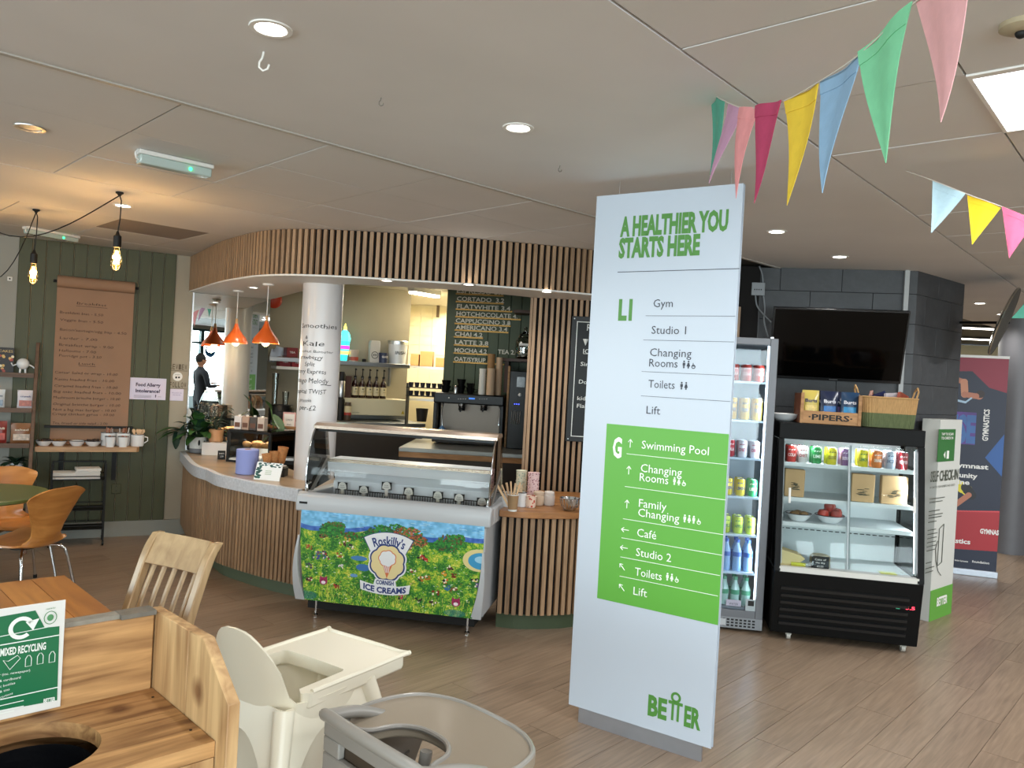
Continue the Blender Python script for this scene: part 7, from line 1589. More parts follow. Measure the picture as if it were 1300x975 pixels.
for k, (dx, dy) in enumerate(((-.03, -.02), (.03, -.01), (0, .035))): L_ = FF.w(x + .015 + dx, .17 + dy, RZ[2] + .045); MB().ball((0, 0, 0), (.034, .03, .022), 14, 10).build('baked_bun', BR_, loc=L_, smooth=True, tag=('round brown bun, %s in the left enamel bowl' % ('left front', 'right front', 'rear')[k], 'bun', 'buns in the left bowl'))
x = FF.at(1054, 655, .18)[0]; t2 = T('enamel_bowl', 'white enamel bowl heaped with red apples in the display fridge', 'bowl', FF.w(x, .20, RZ[2] + .001), FF.rz, 'enamel bowls in the display fridge'); bowlmesh(.095, .05).build('dish', [M_enamel, M_rimblue], parent=t2, smooth=True)
for k, (dx, dy, dz) in enumerate(((-.045, -.02, .055), (.035, -.025, .055), (0, .045, .055), (.0, .005, .105), (.05, .04, .06))):
    L_ = FF.w(x + dx, .20 + dy, RZ[2] + dz); a_ = T('apple', 'red apple, %s in the enamel bowl' % ('left front', 'right front', 'rear', 'topmost', 'right rear')[k], 'apple', L_, k * 1.3, 'apples in the enamel bowl')
    MB().lathe([(.006, -.028), (.022, -.032), (.036, -.012), (.038, .008), (.028, .03), (.010, .033), (.003, .024)], 18).build('fruit', AP, parent=a_, smooth=True); MB().tube([(0, 0, .022), (.002, 0, .04)], .0016, 5).build('stem', BR_, parent=a_)
t2 = T('cake_box', 'round wrapped cake behind the black price card on the fridge deck', 'cake', FF.w(FF.at(1042, 695, .13)[0], .14, .483), FF.rz); MB().lathe([(.062, 0), (.066, .01), (.066, .07), (.06, .078)], 24).build('cake', mat('cake_beige', '93876a', .4, var=.2, vs=20), parent=t2, smooth=True); MB().lathe([(.058, .079), (.05, .084)], 24).build('topping', mat('cake_top', 'c9bda0', .5, var=.4, vs=50), parent=t2)
t2 = T('black_price_card', 'small black price card with chalk writing on the fridge deck', 'card', FF.w(FF.at(1043, 698, .03)[0], .045, .483), FF.rz); MB().box(-.055, .055, 0, .004, 0, .09).build('card', M_black, parent=t2); q = MB(); q.text('Cake of', 0, .062, .013, .07, y=-.001, align='C'); q.text('the day', 0, .042, .012, .06, y=-.001, align='C'); q.text('£2.50', 0, .018, .012, .04, y=-.001, align='C'); q.build('chalk_lettering', M_white, parent=t2, norm=False)
t2 = T('paper_wedge', 'cream paper wrapped wedge at the left of the fridge deck', 'package', FF.w(.12, .15, .483), FF.rz); MB().xz([(-.08, 0), (.02, 0), (.09, .055), (.06, .075), (-.08, .11)], -.07, .07).build('wrap', mat('cream_paper', 'd8c48e', .7), parent=t2, bevel=.004); MB().box(.0, .09, -.085, -.072, .0, .03).build('yellow_label', mat('yellow_sticker', 'c9c832', .5), parent=t2)
t2 = T('yellow_ticket', 'small yellow ticket at the right of the fridge deck', 'ticket', FF.w(W - .17, .14, .483), FF.rz); MB().box(-.05, .05, -.03, .03, 0, .004).build('ticket', mat('yellow_sticker', 'c9c832', .5), parent=t2)

# ------------------------------------------------------------------ on top of the display fridge
def ontopf(px, y, dz=.001): return FF.w(FF.at(px, 530, y)[0], y, ZT - .004 + dz)
t2 = T('enamel_dish', 'wide white dish on the left of the display fridge top', 'bowl', ontopf(990, .30), FF.rz); t2.location = FF.w(.055, .30, ZT - .003); bowlmesh(.10, .05, flat=.5).build('dish', [M_enamel, M_enamel], parent=t2, smooth=True)
xa, z0_ = FF.at(1015, 537, .14); xb = FF.at(1093, 537, .14)[0]; w_ = xb - xa
t2 = T('wooden_crate', 'wooden crate with black stamped letters holding crisp packets on the display fridge', 'crate', FF.w(xa, .14, ZT - .003), FF.rz)
MB().box(0, w_, 0, .012, 0, .085).build('front_board', CW, parent=t2, bevel=.002); MB().box(0, w_, .25, .262, 0, .20).build('back_board', CW, parent=t2)
for x in (0, w_ - .012): MB().box(x, x + .012, .0122, .2495, 0, .20).build('side_board', CW if x else mat('stained_side', '7a4326', .6), parent=t2)
for x in (0.001, w_ - .021): MB().box(x, x + .02, -.006, .0, 0, .205).build('corner_batten', CW, parent=t2)
q = MB(); q.text('·PIPERS·', w_ / 2, .026, .036, w_ * .72, y=-.001, align='C', bold=.03); q.build('stamped_lettering', M_ink, parent=t2, norm=False)
MB().box(.012, w_ - .012, .0122, .2495, 0, .008).build('base_board', CW, parent=t2)
def packet(x, y, c, c2, c3, lb, h=.20, w2=.112, tilt=.1, word='Burts'):
    L_ = FF.w(xa + x, .14 + y, ZT + .02); a_ = T('crisp_packet', lb, 'crisp packet', L_, FF.rz + tilt, 'crisp packets in the wooden crate')
    def side(s_):
        def fn(u, v): b = .022 * (sin(PI * u) ** .7) * (sin(PI * v) ** .6 + .02); return ((u - .5) * w2, s_ * b + .02 * v, v * h)
        return fn
    MB().grid(side(-1), 9, 9).grid(side(1), 9, 9).build('bag', mat('crisp_' + c, c, .3, coat=.3), parent=a_, smooth=True)
    q = MB(); wr = lambda X, Z: (X, -.0235 * (max(0, cos(X / w2 * PI)) ** .7) - .002 + .02 * Z / h, Z)
    q.text(word, 0, h * .60, .022, w2 * .7, align='C', bold=.03, wrap=wr); q.build('bag_lettering', mat('crispm_' + c3, c3, .4), parent=a_, norm=False)
    q = MB(); q.grid(lambda u, v: (wr((u - .5) * w2 * .7, h * (.15 + .35 * v))[0], wr((u - .5) * w2 * .7, h * (.15 + .35 * v))[1] - .001, h * (.15 + .35 * v)), 8, 4); q.build('flavour_panel', mat('crisp_' + c2, c2, .35, var=.3, vs=40), parent=a_, smooth=True, norm=False)
packet(.075, .05, 'c9b45a', 'd8c070', '3a3a5a', 'yellow fronted crisp packet at the left of the wooden crate'); packet(.125, .12, '1c2238', '4a4a6a', 'd8d8e0', 'dark navy crisp packet behind the yellow one'); packet(.195, .05, '1a2440', '2f6aa8', 'd8d8e0', 'navy and blue crisp packet in the middle of the crate')
packet(.255, .13, '1a2440', '6a5a8a', 'd8d8e0', 'navy crisp packet at the back between the two blue ones', h=.195); packet(.325, .05, '1a3a5a', '2f86b8', 'd8d8e0', 'bright blue crisp packet at the right of the wooden crate', tilt=-.1)
for k_i, (x, y) in enumerate(((.15, .20), (.30, .21))): packet(x, y, '1c2238', '3a4a6a', 'c8c8d8', 'rear navy crisp packet at the %s back of the crate' % ('left', 'right')[k_i], h=.2)
# two-tone basket
xa2, _ = FF.at(1096, 540, .16); xb2 = FF.at(1164, 541, .16)[0]; wb2 = xb2 - xa2; hb = .20
t2 = T('woven_basket', 'tapered two tone basket, straw above and green below, on the display fridge', 'basket', FF.w((xa2 + xb2) / 2, .30, ZT - .003), FF.rz)
ST = mat('straw', 'b08a5a', .85, var=.2, vs=20, st=(14, 14, 1)); SG = mat('green_straw', '59623f', .85, var=.25, vs=20, st=(14, 14, 1))
def ring(z, n_=72):
    k = z / hb; a_, b_ = wb2 / 2 * (1 + .10 * k), .12 * (1 + .12 * k); P = []
    for i in range(n_): th_ = 2 * PI * i / n_; c_, s_ = cos(th_), sin(th_); P.append((a_ * math.copysign(abs(c_) ** .35, c_), b_ * math.copysign(abs(s_) ** .35, s_)))
    return P
for nm, z0_, z1_, m_ in (('green_weave', 0, .095, SG), ('straw_weave', .095, hb, ST)):
    q = MB(); A_, B_ = ring(z0_), ring(z1_); n_ = len(A_)
    for i in range(n_):
        r0_ = 1.0 + (.012 if i % 2 else -.012); j = (i + 1) % n_
        q.add([(A_[i][0] * r0_, A_[i][1] * r0_, z0_), (A_[j][0] * (2 - r0_), A_[j][1] * (2 - r0_), z0_), (B_[j][0] * (2 - r0_), B_[j][1] * (2 - r0_), z1_), (B_[i][0] * r0_, B_[i][1] * r0_, z1_)], [(0, 1, 2, 3)])
    q.build(nm, m_, parent=t2, norm=False)
MB().tube([(x, y, hb) for x, y in ring(hb, 40)], .007, 6, closed=True).build('rim', ST, parent=t2, smooth=True); MB().prism([(x * .98, y * .98) for x, y in ring(.09, 40)], .085, .09).build('inner_liner', M_cardb, parent=t2)
for s_ in (-1, 1): xh = s_ * wb2 / 2 * 1.08; MB().tube([(xh, -.045, hb - .01), (xh + s_ * .015, -.04, hb + .05), (xh + s_ * .02, 0, hb + .075), (xh + s_ * .015, .04, hb + .05), (xh, .045, hb - .01)], .006, 6).build('handle', ST, parent=t2, smooth=True)
for i, (dx, c, lb) in enumerate(((-.02, '232a52', 'navy foil packet poking out of the basket'), (.04, 'cfc6ca', 'white packet poking out of the basket'), (.09, '9a4a3a', 'reddish packet at the right in the basket'), (-.10, '8a5a4a', 'brown packet at the left in the basket'))):
    L_ = FF.w((xa2 + xb2) / 2 + dx, .28, ZT + .12); MB().sheet(lambda u, v: ((.11 * (u - .5), .025 * sin(PI * u) * sin(PI * v), .11 * v), (0, -1, .2)), 7, 6, .02).build('snack_packet', mat('bp_' + c, c, .35, coat=.3), loc=L_, rot=(0, .35 * (i - 1.2), FF.rz + .4 * i), smooth=True, tag=(lb, 'packet', 'packets in the basket'))

# ------------------------------------------------------------------ self check-in kiosk board
_k1 = az(1206, 779, 0); FKI = Fr((_k1[0] - .40 * sin(rad(49)), _k1[1] - .40 * cos(rad(49))), 49); KH = FKI.at(1221, 533, 0)[1]
t = T('check_in_stand', 'slim white and green self check-in stand beside the display fridge', 'sign', FKI.w(0, 0, 0), FKI.rz)
MB().box(0, .42, .002, .13, 0, KH).build('body', mat('stand_white', 'c6c7c1', .5), parent=t, bevel=.002); KG = mat('stand_green', '5c9a3c', .5)
MB().box(.0, .42, -.001, .002, 0, .23).build('green_base', KG, parent=t)
def kp(px, py): return FKI.at(px, py, -.002)
(x0_, z1_), (x1_, z0_) = kp(1192, 545), kp(1211, 585); q = MB(); q.box(x0_, x1_, -.003, .0, z0_, z1_); q.build('green_badge', mat('badge_green', '2f6b34', .5), parent=t, bevel=.002)
q = MB(); q.text('TAP TO SCAN', (x0_ + x1_) / 2, z1_ - .045, .018, (x1_ - x0_) * .7, y=-.005, align='C', bold=.02); q.text('TO CHECK IN', (x0_ + x1_) / 2, z1_ - .075, .018, (x1_ - x0_) * .7, y=-.005, align='C', bold=.02); xm_ = (x0_ + x1_) / 2; q.box(xm_ + .01, xm_ + .05, -.005, -.003, z0_ + .02, z0_ + .08); q.xz([(xm_ - .05, z0_ + .05), (xm_ - .02, z0_ + .075), (xm_ - .02, z0_ + .025)], -.005, -.003)
(xa, za), xb = kp(1181, 612), kp(1216, 612)[0]; q.build('badge_lettering', M_white, parent=t, norm=False)
q = MB(); q.text('SELF CHECK-IN', xa, za, .075, xb - xa, y=-.002, bold=.02); 
q.text('IN ONE TAP, FOR MEMBERS AND GUESTS', xa, za - .05, .016, (xb - xa) * .9, y=-.002)
for k, (w2, z2) in enumerate(((.28, .13), (.24, .155), (.2, .22), (.26, .25), (.24, .27), (.15, .30), (.15, .36), (.18, .39), (.17, .42), (.16, .45), (.17, .48), (.15, .51), (.1, .60), (.16, .64), (.14, .67))): q.box(xa + .01, xa + .01 + w2, -.002, 0, za - z2, za - z2 + .006)
q.tube([(xa + .22, -.003, za - .36), (xa + .30, -.003, za - .33), (xa + .30, -.003, za - .62), (xa + .22, -.003, za - .64)], .003, 4, closed=True); q.tube([(xa + .20, -.003, za - .45), (xa + .17, -.003, za - .50), (xa + .19, -.003, za - .60), (xa + .24, -.003, za - .68), (xa + .30, -.003, za - .72)], .003, 4)
q.build('dark_lettering', mat('stand_ink', '4a4f45', .6), parent=t, norm=False)
q = MB(); q.text('BETTER', .12, .10, .06, .2, y=-.003, bold=.04); q.build('white_lettering', M_white, parent=t, norm=False)

# ------------------------------------------------------------------ gymnastics banner
_b1 = az(1264, 734, 0); FBA = Fr((_b1[0] - .85 * sin(rad(109)), _b1[1] - .85 * cos(rad(109))), 109)
t = T('gymnastics_banner', 'tall navy and crimson roller banner for gymnastics behind the check-in stand', 'banner', FBA.w(0, 0, 0), FBA.rz)
BH = FBA.at(1284, 456, .0)[1]; SCX = 400 / .85; CH_ = 940
cv = Canvas(400, CH_, '1b2338')
cv.poly([(60, 0), (400, 0), (400, 150), (330, 130), (260, 60), (60, 70)], '8a2238'); cv.poly([(0, 0), (60, 0), (60, 70), (0, 130)], '3a2a5a'); cv.poly([(400, 330), (400, 520), (330, 440)], '2c5a9a')
cv.poly([(180, 690), (400, 670), (400, 850), (190, 860)], 'a5262f'); cv.line([(182, 692), (398, 674)], 3, 'd04a50')
for (x, y, r, c) in ((150, 120, 14, 'b5745a'), (292, 168, 17, 'b5745a'), (297, 160, 17, '2a1a18')): cv.disc(x, y, r, r, c)
for a, b, w_, c in (((160, 95), (190, 150), 13, 'b5745a'), ((190, 150), (170, 185), 11, 'b5745a'), ((170, 90), (230, 110), 12, 'b5745a'), ((230, 110), (235, 165), 15, 'c98a6a'), ((235, 165), (280, 170), 13, 'b5745a'), ((190, 190), (240, 200), 5, 'a9c4d8'), ((190, 190), (190, 165), 4, 'a9c4d8'), ((240, 200), (262, 180), 4, 'a9c4d8'),
                    ((205, 560), (265, 590), 24, 'e0d03a'), ((262, 580), (285, 612), 20, '15161c'), ((275, 612), (225, 660), 12, 'b5745a'), ((225, 660), (165, 680), 9, 'b5745a'), ((205, 570), (205, 640), 8, 'b5745a'), ((205, 640), (235, 650), 7, 'b5745a')): cv.line([a, b], w_, c)
cv.disc(178, 552, 20, 19, 'b5745a'); cv.disc(174, 543, 20, 14, '2a1a18')
bn = uvrect('fabric', printmat('gym_print', cv, .5), 0, .85, .06, BH, -.001, t); MB().box(0, .85, 0, .003, .06, BH).build('backing', mat('banner_back', '2a2f3a', .7), parent=t)
MB().box(-.01, .86, -.03, .03, 0.0, .06).build('base_case', M_alu, parent=t, bevel=.004); MB().box(-.005, .855, -.006, .008, BH, BH + .025).build('top_rail', M_white, parent=t); MB().cyl((.42, .02, .05), (.42, .02, BH), .01, n=8).build('pole', M_alu, parent=t); MB().tube([(.42, -.03, .012), (.42, -.16, .008)], .012, 8, flat=.4).build('foot', M_alu, parent=t)
def bp(px, py): return FBA.at(px, py, -.003)
q = MB(); g = MB()
def bt(body, px0, px1, py, hp, mm=q, bold=.02):
    (xa, za), (xb, _z) = bp(px0, py), bp(px1, py); mm.text(body, xa, za, hp / F * 7.2, xb - xa, y=-.003, bold=bold)
bt('PROGRAMME', 1184, 1219, 547, 5.5); bt('SCHEME', 1196, 1218, 577 - 0, 4.5); bt('Every gymnast', 1178, 1255, 590, 6, bold=.03); bt('opportunity', 1186, 1241, 603, 6, bold=.03); bt('to shine', 1190, 1231, 612, 6, bold=.03)
bt('gymnastics', 1185, 1232, 686, 6, bold=.03); bt('British Gymnastics', 1212, 1229, 712, 2); bt('foundation', 1234, 1256, 714, 3); bt('GYMNAS', 1244, 1268, 677, 6, bold=.04)
(xa, za), (xb, zb_) = bp(1254, 560), bp(1247, 523); Mr = Matrix.Translation((xa, 0, za)) @ Matrix.Rotation(-PI / 2, 4, 'Y'); q.text('GYMNASTICS', 0, -.0, .045, .30, y=-.003, M=Mr, bold=.03)
q.build('white_lettering', M_white, parent=t, norm=False)
(xa, za), (xb, zb_) = bp(1196, 562), bp(1240, 524); MB().box(xa, xb, -.0025, -.0012, za, zb_).build('violet_block', mat('banner_violet', '5a3a8a', .5, var=.5, vs=3), parent=t)
q = MB(); q.text('RISE', xa, za + .03, (zb_ - za) * .75, xb - xa, y=-.0032, bold=.06); q.build('block_lettering', mat('banner_blue', '3f6aa8', .5, var=.3, vs=3), parent=t, norm=False)

# ------------------------------------------------------------------ round mirror on an arm at the right edge
C0 = ay(1275, 408, 6.0); A1, A2 = ay(1256, 446, 6.0), ay(1295, 366, 6.0); Lv = Vector(A2 - A1); R0 = Lv.length / 2; Lv.normalize()
vw = Vector(C0 - CAM).normalized(); nn = Lv.cross(vw).normalized(); nn = (nn + vw * .11).normalized(); nn = (nn - Lv * nn.dot(Lv)).normalized(); s2 = nn.cross(Lv)
t = T('safety_mirror', 'round tilted convex mirror seen edge-on at the right edge of the ceiling', 'mirror', tuple(C0)); Mx = Matrix((( Lv.x, s2.x, nn.x, 0), (Lv.y, s2.y, nn.y, 0), (Lv.z, s2.z, nn.z, 0), (0, 0, 0, 1)))
MB().lathe([(R0, -.008), (R0 + .006, 0), (R0, .008), (R0 * .8, .020), (R0 * .4, .034), (.001, .038)], 40, M=Mx, capb=False).build('dome', mat('mirror_dome', 'a9aaa2', .05, .95), parent=t, smooth=True); MB().lathe([(R0 - .0, -.006), (R0 * .3, -.03), (.001, -.032)], 40, M=Mx, capb=False).build('back_shell', mat('mirror_back', '3d3c38', .5), parent=t, smooth=True)
E1 = np.array(FE.w(ll + .0, .10, 0)); hz = ay(1220, 410, E1[1])[2]
MB().tube([tuple(np.array((E1[0], E1[1], hz)) - C0), tuple(Mx @ Vector((0, 0, -.032)))], .010, 8).build('arm', M_black, parent=t)

# ------------------------------------------------------------------ moulded plywood chairs and round green table
def ply_chair(name, label, c, facing, group='moulded plywood chairs'):
    """local -Y is the way the chair faces; origin under the seat centre"""
    t = T(name, label, 'chair', (c[0], c[1], 0), facing, group)
    prof = [(-.22, .452), (-.19, .458), (-.08, .448), (.04, .440), (.14, .442), (.185, .458), (.205, .50), (.222, .56), (.24, .64), (.262, .73), (.285, .815)]
    pc = smooth_curve(prof, 3); NL = len(pc)
    def wid(v):
        s_ = v * (NL - 1) / 3
        kk = [.19, .205, .215, .215, .205, .16, .115, .125, .165, .215, .235]
        i = min(int(s_), 9); f_2 = s_ - i; w_ = kk[i] * (1 - f_2) + kk[i + 1] * f_2
        return w_
    def fn(u, v):
        i = min(int(v * (NL - 1)), NL - 2); f_2 = v * (NL - 1) - i; y, z = pc[i] * (1 - f_2) + pc[i + 1] * f_2; tg = pc[i + 1] - pc[i]; tg = tg / np.linalg.norm(tg)
        s_ = 2 * u - 1; w_ = wid(v)
        e = max(0, (v - .90) / .10); e0 = max(0, (.10 - v) / .10)
        drop = (.055 * e * abs(s_) ** 3.0) + .0
        x = s_ * w_ * (1 - .06 * e ** 2) ; curve = .030 * s_ * s_ * (1 if v < .5 else 1.6)
        n_ = np.array([0, -tg[1], tg[0]])
        p_ = np.array([x, y, z]) + n_ * curve * (1 if v < .45 else .9); p_[2] -= drop; p_[1] += (.05 * e0 * abs(s_) ** 3)
        return (tuple(p_), tuple(n_ - np.array([.3 * s_, 0, 0])))
    MB().sheet(fn, 17, NL, .011).build('shell', [M_ply], parent=t, smooth=True, ang=60)
    for sx in (-1, 1):
        for sy in (-1, 1):
            MB().tube(smooth_curve([(sx * .03, sy * .03, .425), (sx * .12, sy * .11, .422), (sx * .165, sy * .15, .40), (sx * .185, sy * .175, .33), (sx * .235, sy * .225, .012)], 4), .0095, 10).build('leg', M_chrome, parent=t, smooth=True)
    MB().cyl((0, .0, .415), (0, .0, .44), .07, n=18).build('seat_mount', M_black, parent=t)
    q = MB(); 
    for sx in (-1, 1):
        for sy in (-1, 1): q.cyl((sx * .236, sy * .226, 0), (sx * .235, sy * .225, .025), .013, n=10)
    q.build('foot_cap', M_black, parent=t, kind='stuff'); return t
# facing (-.97, .22): local -Y -> angle
def faceang(fx, fy): return math.atan2(fy, fx) + PI / 2
c1 = np.array([-2.73, 4.86]) + .27 * np.array([-.97, .20])
ply_chair('plywood_chair', 'honey plywood shell chair with its back to us at the small green table', c1, faceang(-.97, .20))
_s = az(18, 668, .45); ply_chair('plywood_chair', 'plywood shell chair on the far side of the small green table', (_s[0] - .05, _s[1] + .05), faceang(.75, -.66))
ply_chair('plywood_chair', 'plywood shell chair left of the green table, outside the picture edge', (-4.15, 4.6), faceang(.95, .2))
t = T('round_green_table', 'small round olive green cafe table at the left picture edge', 'table', (-3.27, 4.87, 0))
MB().lathe([(.385, .722), (.40, .73), (.40, .745), (.395, .75)], 56).build('table_top', mat('table_green', '5f6b3a', .35, coat=.2), parent=t, smooth=True, ang=30); MB().cyl((0, 0, .02), (0, 0, .722), .03, n=16).build('pedestal', M_black, parent=t); MB().lathe([(.18, 0), (.18, .012), (.05, .03)], 32).build('base', M_black, parent=t, smooth=True)

# ------------------------------------------------------------------ honey wood table in the foreground
TP = az(83, 730, .75); FTB = Fr(TP, 136)       # local x runs from the far corner toward the viewer's right
t = T('wooden_table', 'honey coloured wooden dining table behind the recycling station', 'table', FTB.w(0, 0, 0), FTB.rz)
TWD = wood('honey_table_wood', '8f5020', 'cc8740', .35, 2.0, (1, 7, 7), rnd=.2, coat=.2)
for k in range(6): MB().box(0, .74, -.725 + k * .1205, -.725 + k * .1205 + .12, .715, .75).build('table_plank', TWD, parent=t, bevel=.0015, seg=1)
for x in (.05, .69):
    for y in (-.68, -.05): MB().box(x - .03, x + .03, y - .03, y + .03, 0, .714).build('leg', TWD, parent=t)
for y in (-.62, -.07): MB().box(.08, .66, y - .01, y + .01, .63, .714).build('apron', TWD, parent=t)
# ------------------------------------------------------------------ slat-back chair
ZB = .93; A1, A2 = az(192, 675, ZB), az(274, 691, ZB); wv = (A2 - A1)[:2]; Wc = float(np.linalg.norm(wv)); FSC = Fr(A1, math.degrees(math.atan2(wv[0], wv[1])))
t = T('slatback_chair', 'pale beech chair with curved top rail and five back slats beside the wooden table', 'chair', FSC.w(0, 0, 0), FSC.rz)
BCH = wood('pale_beech', 'a98a63', 'c9ab80', .35, 3, (8, 8, 1), rnd=.05, coat=.3)
bk_ = [(-.16, .44), (-.135, .55), (-.10, .66), (-.06, .77), (-.02, .87), (.022, .93)]
bk2 = [(-.16, 0), (-.165, .2), (-.16, .44)] + bk_[1:]; bks = smooth_curve(bk2, 3)
def post(x):
    P = [(float(y) , float(z)) for y, z in bks]; q = MB(); q.yz([(y - .018, z) for y, z in P] + [(y + .022, z) for y, z in P[::-1]], x - .0175, x + .0175); return q
for x in (.0175, Wc - .0175): post(x).build('back_post', BCH, parent=t, bevel=.005)
def rl(u, v): 
    x = .036 + (Wc - .072) * u; i = v; y = -.045 + .062 * v; z = .815 + .115 * v; b = .008 * sin(PI * u)
    return ((x, y + b, z), (0, -1, .5))
MB().sheet(rl, 14, 6, .022).build('top_rail', BCH, parent=t, smooth=True)
for k in range(5):
    x = .036 + (Wc - .072) * (k + .5) / 5; MB().tube([(x, -.150, .47), (x, -.115, .60), (x, -.070, .72), (x, -.035 + .012, .825)], .0125, 8, flat=.55).build('slat', BCH, parent=t, smooth=True)
MB().box(.036, Wc - .036, -.165, -.14, .45, .485).build('lower_rail', BCH, parent=t)
MB().prism([(-.01, -.13), (Wc + .01, -.13), (Wc + .02, -.50), (Wc - .02, -.53), (.02, -.53), (-.02, -.50)], .43, .455).build('seat', BCH, parent=t, bevel=.006)
for x in (.01, Wc - .01): MB().box(x - .018, x + .018, -.50, -.464, 0, .429).build('front_leg', BCH, parent=t)
for x in (.01, Wc - .01): MB().box(x - .009, x + .009, -.463, -.18, .22, .25).build('side_stretcher', BCH, parent=t)

# ------------------------------------------------------------------ wooden recycling station
ZR = .80; B0 = az(193, 873, ZR); FRB = Fr(B0, 45.4)
t = T('recycling_station', 'rough pine recycling station with round bin hole and tall back board in the foreground', 'recycling bin', FRB.w(0, 0, 0), FRB.rz)
PN = wood('rough_pine', '6e4524', 'd3a46c', .6, 2.2, (1.3, 13, 13), rnd=.12, knots=6.5, island=False); PN2 = wood('pale_pine', '8a6038', 'dcb885', .6, 2.0, (12, 12, 1.2), rnd=.12, knots=6.0, island=False)
zt = FRB.at(197, 774, 0)[1]; LX = -1.25
f0 = FRB.at(285, 937, 0); dep = float(np.linalg.norm((az(285, 937, ZR) - B0)[:2]))
MB().box(LX, -.002, .002, .034, ZR - .10, zt - .012).build('back_board', PN, parent=t, bevel=.003); MB().box(LX, -.30, .034, .046, ZR - .02, zt - .03).build('back_edge', PN, parent=t)
MB().box(-.085, -.0, -.006, .046, zt - .011, zt).build('metal_edge_strip', mat('weathered_strip', '6a655c', .6, var=.2, vs=30), parent=t)
MB().box(-.52, -.0, .01, .046, zt - .012, zt - .001).build('top_batten', mat('grey_batten', '8a8478', .7, var=.15, vs=30), parent=t)
# right side: two boards with the clipped corner
th = .030; zf = FRB.at(303, 880, -dep)[1]
MB().yz([(-.200, ZR - .02), (.044, ZR - .02), (.044, .996), (-.200, 1.001)], .002, th).build('side_board', PN2, parent=t, bevel=.002, seg=1)
MB().yz([(-.425, 0), (-.203, 0), (-.203, 1.001), (-.282, 1.004), (-.425, .897)], .002, th).build('side_board', PN2, parent=t, bevel=.002, seg=1)
MB().yz([(-.200, 0), (.044, 0), (.044, ZR - .021), (-.200, ZR - .021)], .002, th).build('side_board', PN2, parent=t)
# top deck: two planks with a round hole
hc = FRB.atz(38, 952, ZR); HR = .135; ysp = -.165
def deck(y0_, y1_, m):
    """planks with the circle cut: ring of quads around the hole clipped to the plank"""
    q = MB(); n = 64
    xs = [LX] + [hc[0] - HR * 1.0 * cos(PI * i / 40) for i in range(41)] + [0.0]
    for a, b in zip(xs[:-1], xs[1:]):
        def seg(x):
            d2 = HR ** 2 - (x - hc[0]) ** 2
            if d2 <= 0: return None
            return (hc[1] - d2 ** .5, hc[1] + d2 ** .5)
        sa, sb = seg(a + 1e-9), seg(b - 1e-9)
        def strip(ya0, ya1, yb0, yb1):
            ya0, ya1, yb0, yb1 = [min(max(v, y0_), y1_) for v in (ya0, ya1, yb0, yb1)]
            if (ya1 - ya0) < 1e-6 and (yb1 - yb0) < 1e-6: return
            q.add([(a, ya0, ZR - .035), (b, yb0, ZR - .035), (b, yb1, ZR - .035), (a, ya1, ZR - .035), (a, ya0, ZR), (b, yb0, ZR), (b, yb1, ZR), (a, ya1, ZR)], [(0, 3, 2, 1), (4, 5, 6, 7), (0, 1, 5, 4), (2, 3, 7, 6)])
        if b - a < 1e-9: continue
        if (sa is None and sb is None) or a < hc[0] - HR - 1e-6 or b > hc[0] + HR + 1e-6: strip(y0_, y1_, y0_, y1_)
        else:
            sa = sa or (hc[1], hc[1]); sb = sb or (hc[1], hc[1])
            strip(y0_, sa[0], y0_, sb[0]); strip(sa[1], y1_, sb[1], y1_)
    q.add([(0, y0_, ZR - .035), (0, y1_, ZR - .035), (0, y1_, ZR), (0, y0_, ZR)], [(0, 1, 2, 3)]); return q.build('deck_plank', PN, parent=t, norm=True)
deck(ysp + .001, -.001, 0); deck(-dep - .0, ysp - .001, 1)
MB().box(LX, -.002, -dep - .002, -dep + .02, 0, ZR - .036).build('front_panel', PN2, parent=t); MB().box(LX, -.002, .0, .03, 0, ZR - .101).build('rear_panel', PN2, parent=t); MB().box(LX - .03, LX, -dep, .044, 0, zt - .02).build('side_board', PN2, parent=t)
MB().lathe([(HR - .012, 0), (HR - .012, -.30), (HR - .03, -.5), (.001, -.5)], 32, (hc[0], hc[1], ZR - .045), capb=False).build('bin_liner', mat('bin_bag_black', '121419', .35, bump=.8, vs=14), parent=t, smooth=True)
for x, y in ((-.02, -.06), (-.02, -.29), (.031, -.25)): MB().cyl((x, y, ZR), (x, y, ZR + .001), .0035, n=8).build('screw', M_black, parent=t)
# laminated recycling notice fixed to the back board
(xr, zr1), zr0 = FRB.at(83.5, 761, -.004), FRB.at(81, 896, -.004)[1]
t = T('recycling_notice', 'green and white laminated mixed recycling notice on the pine back board', 'notice', FRB.w(xr, -.003, 0), FRB.rz)
SW = .30; MB().box(-SW, 0, -.002, 0, zr0, zr1).build('sheet', mat('laminated_white', 'dcdcd8', .3, coat=.3), parent=t, bevel=.001, seg=1)
Hs = zr1 - zr0; DG = mat('recycling_green', '1d6b45', .35, coat=.2); LW_ = mat('print_white', 'e6ebe4', .5)
def sp(px, py): x, z = FRB.at(px, py, -.006); return x - xr, z
q = MB(); a = sp(75, 800)[0]
P = [(-SW + .01, zr0 + .03), (sp(72.5, 889)[0], sp(72.5, 889)[1]), (sp(75.5, 795)[0], sp(75.5, 795)[1]), (sp(57, 797)[0], sp(57, 797)[1]), (sp(45, 775)[0], sp(45, 775)[1]), (-SW + .01, sp(20, 783)[1] - .0)]
q.xz(P, -.0032, -.0021); q.build('green_panel', DG, parent=t)
q = MB()
def sline(p0_, p1_, w_=.0012):
    (x0_, z0_), (x1_, z1_) = sp(*p0_), sp(*p1_); q.add([(x0_, -.0042, z0_ - w_), (x1_, -.0042, z1_ - w_), (x1_, -.0042, z1_ + w_), (x0_, -.0042, z0_ + w_)], [(0, 1, 2, 3)])
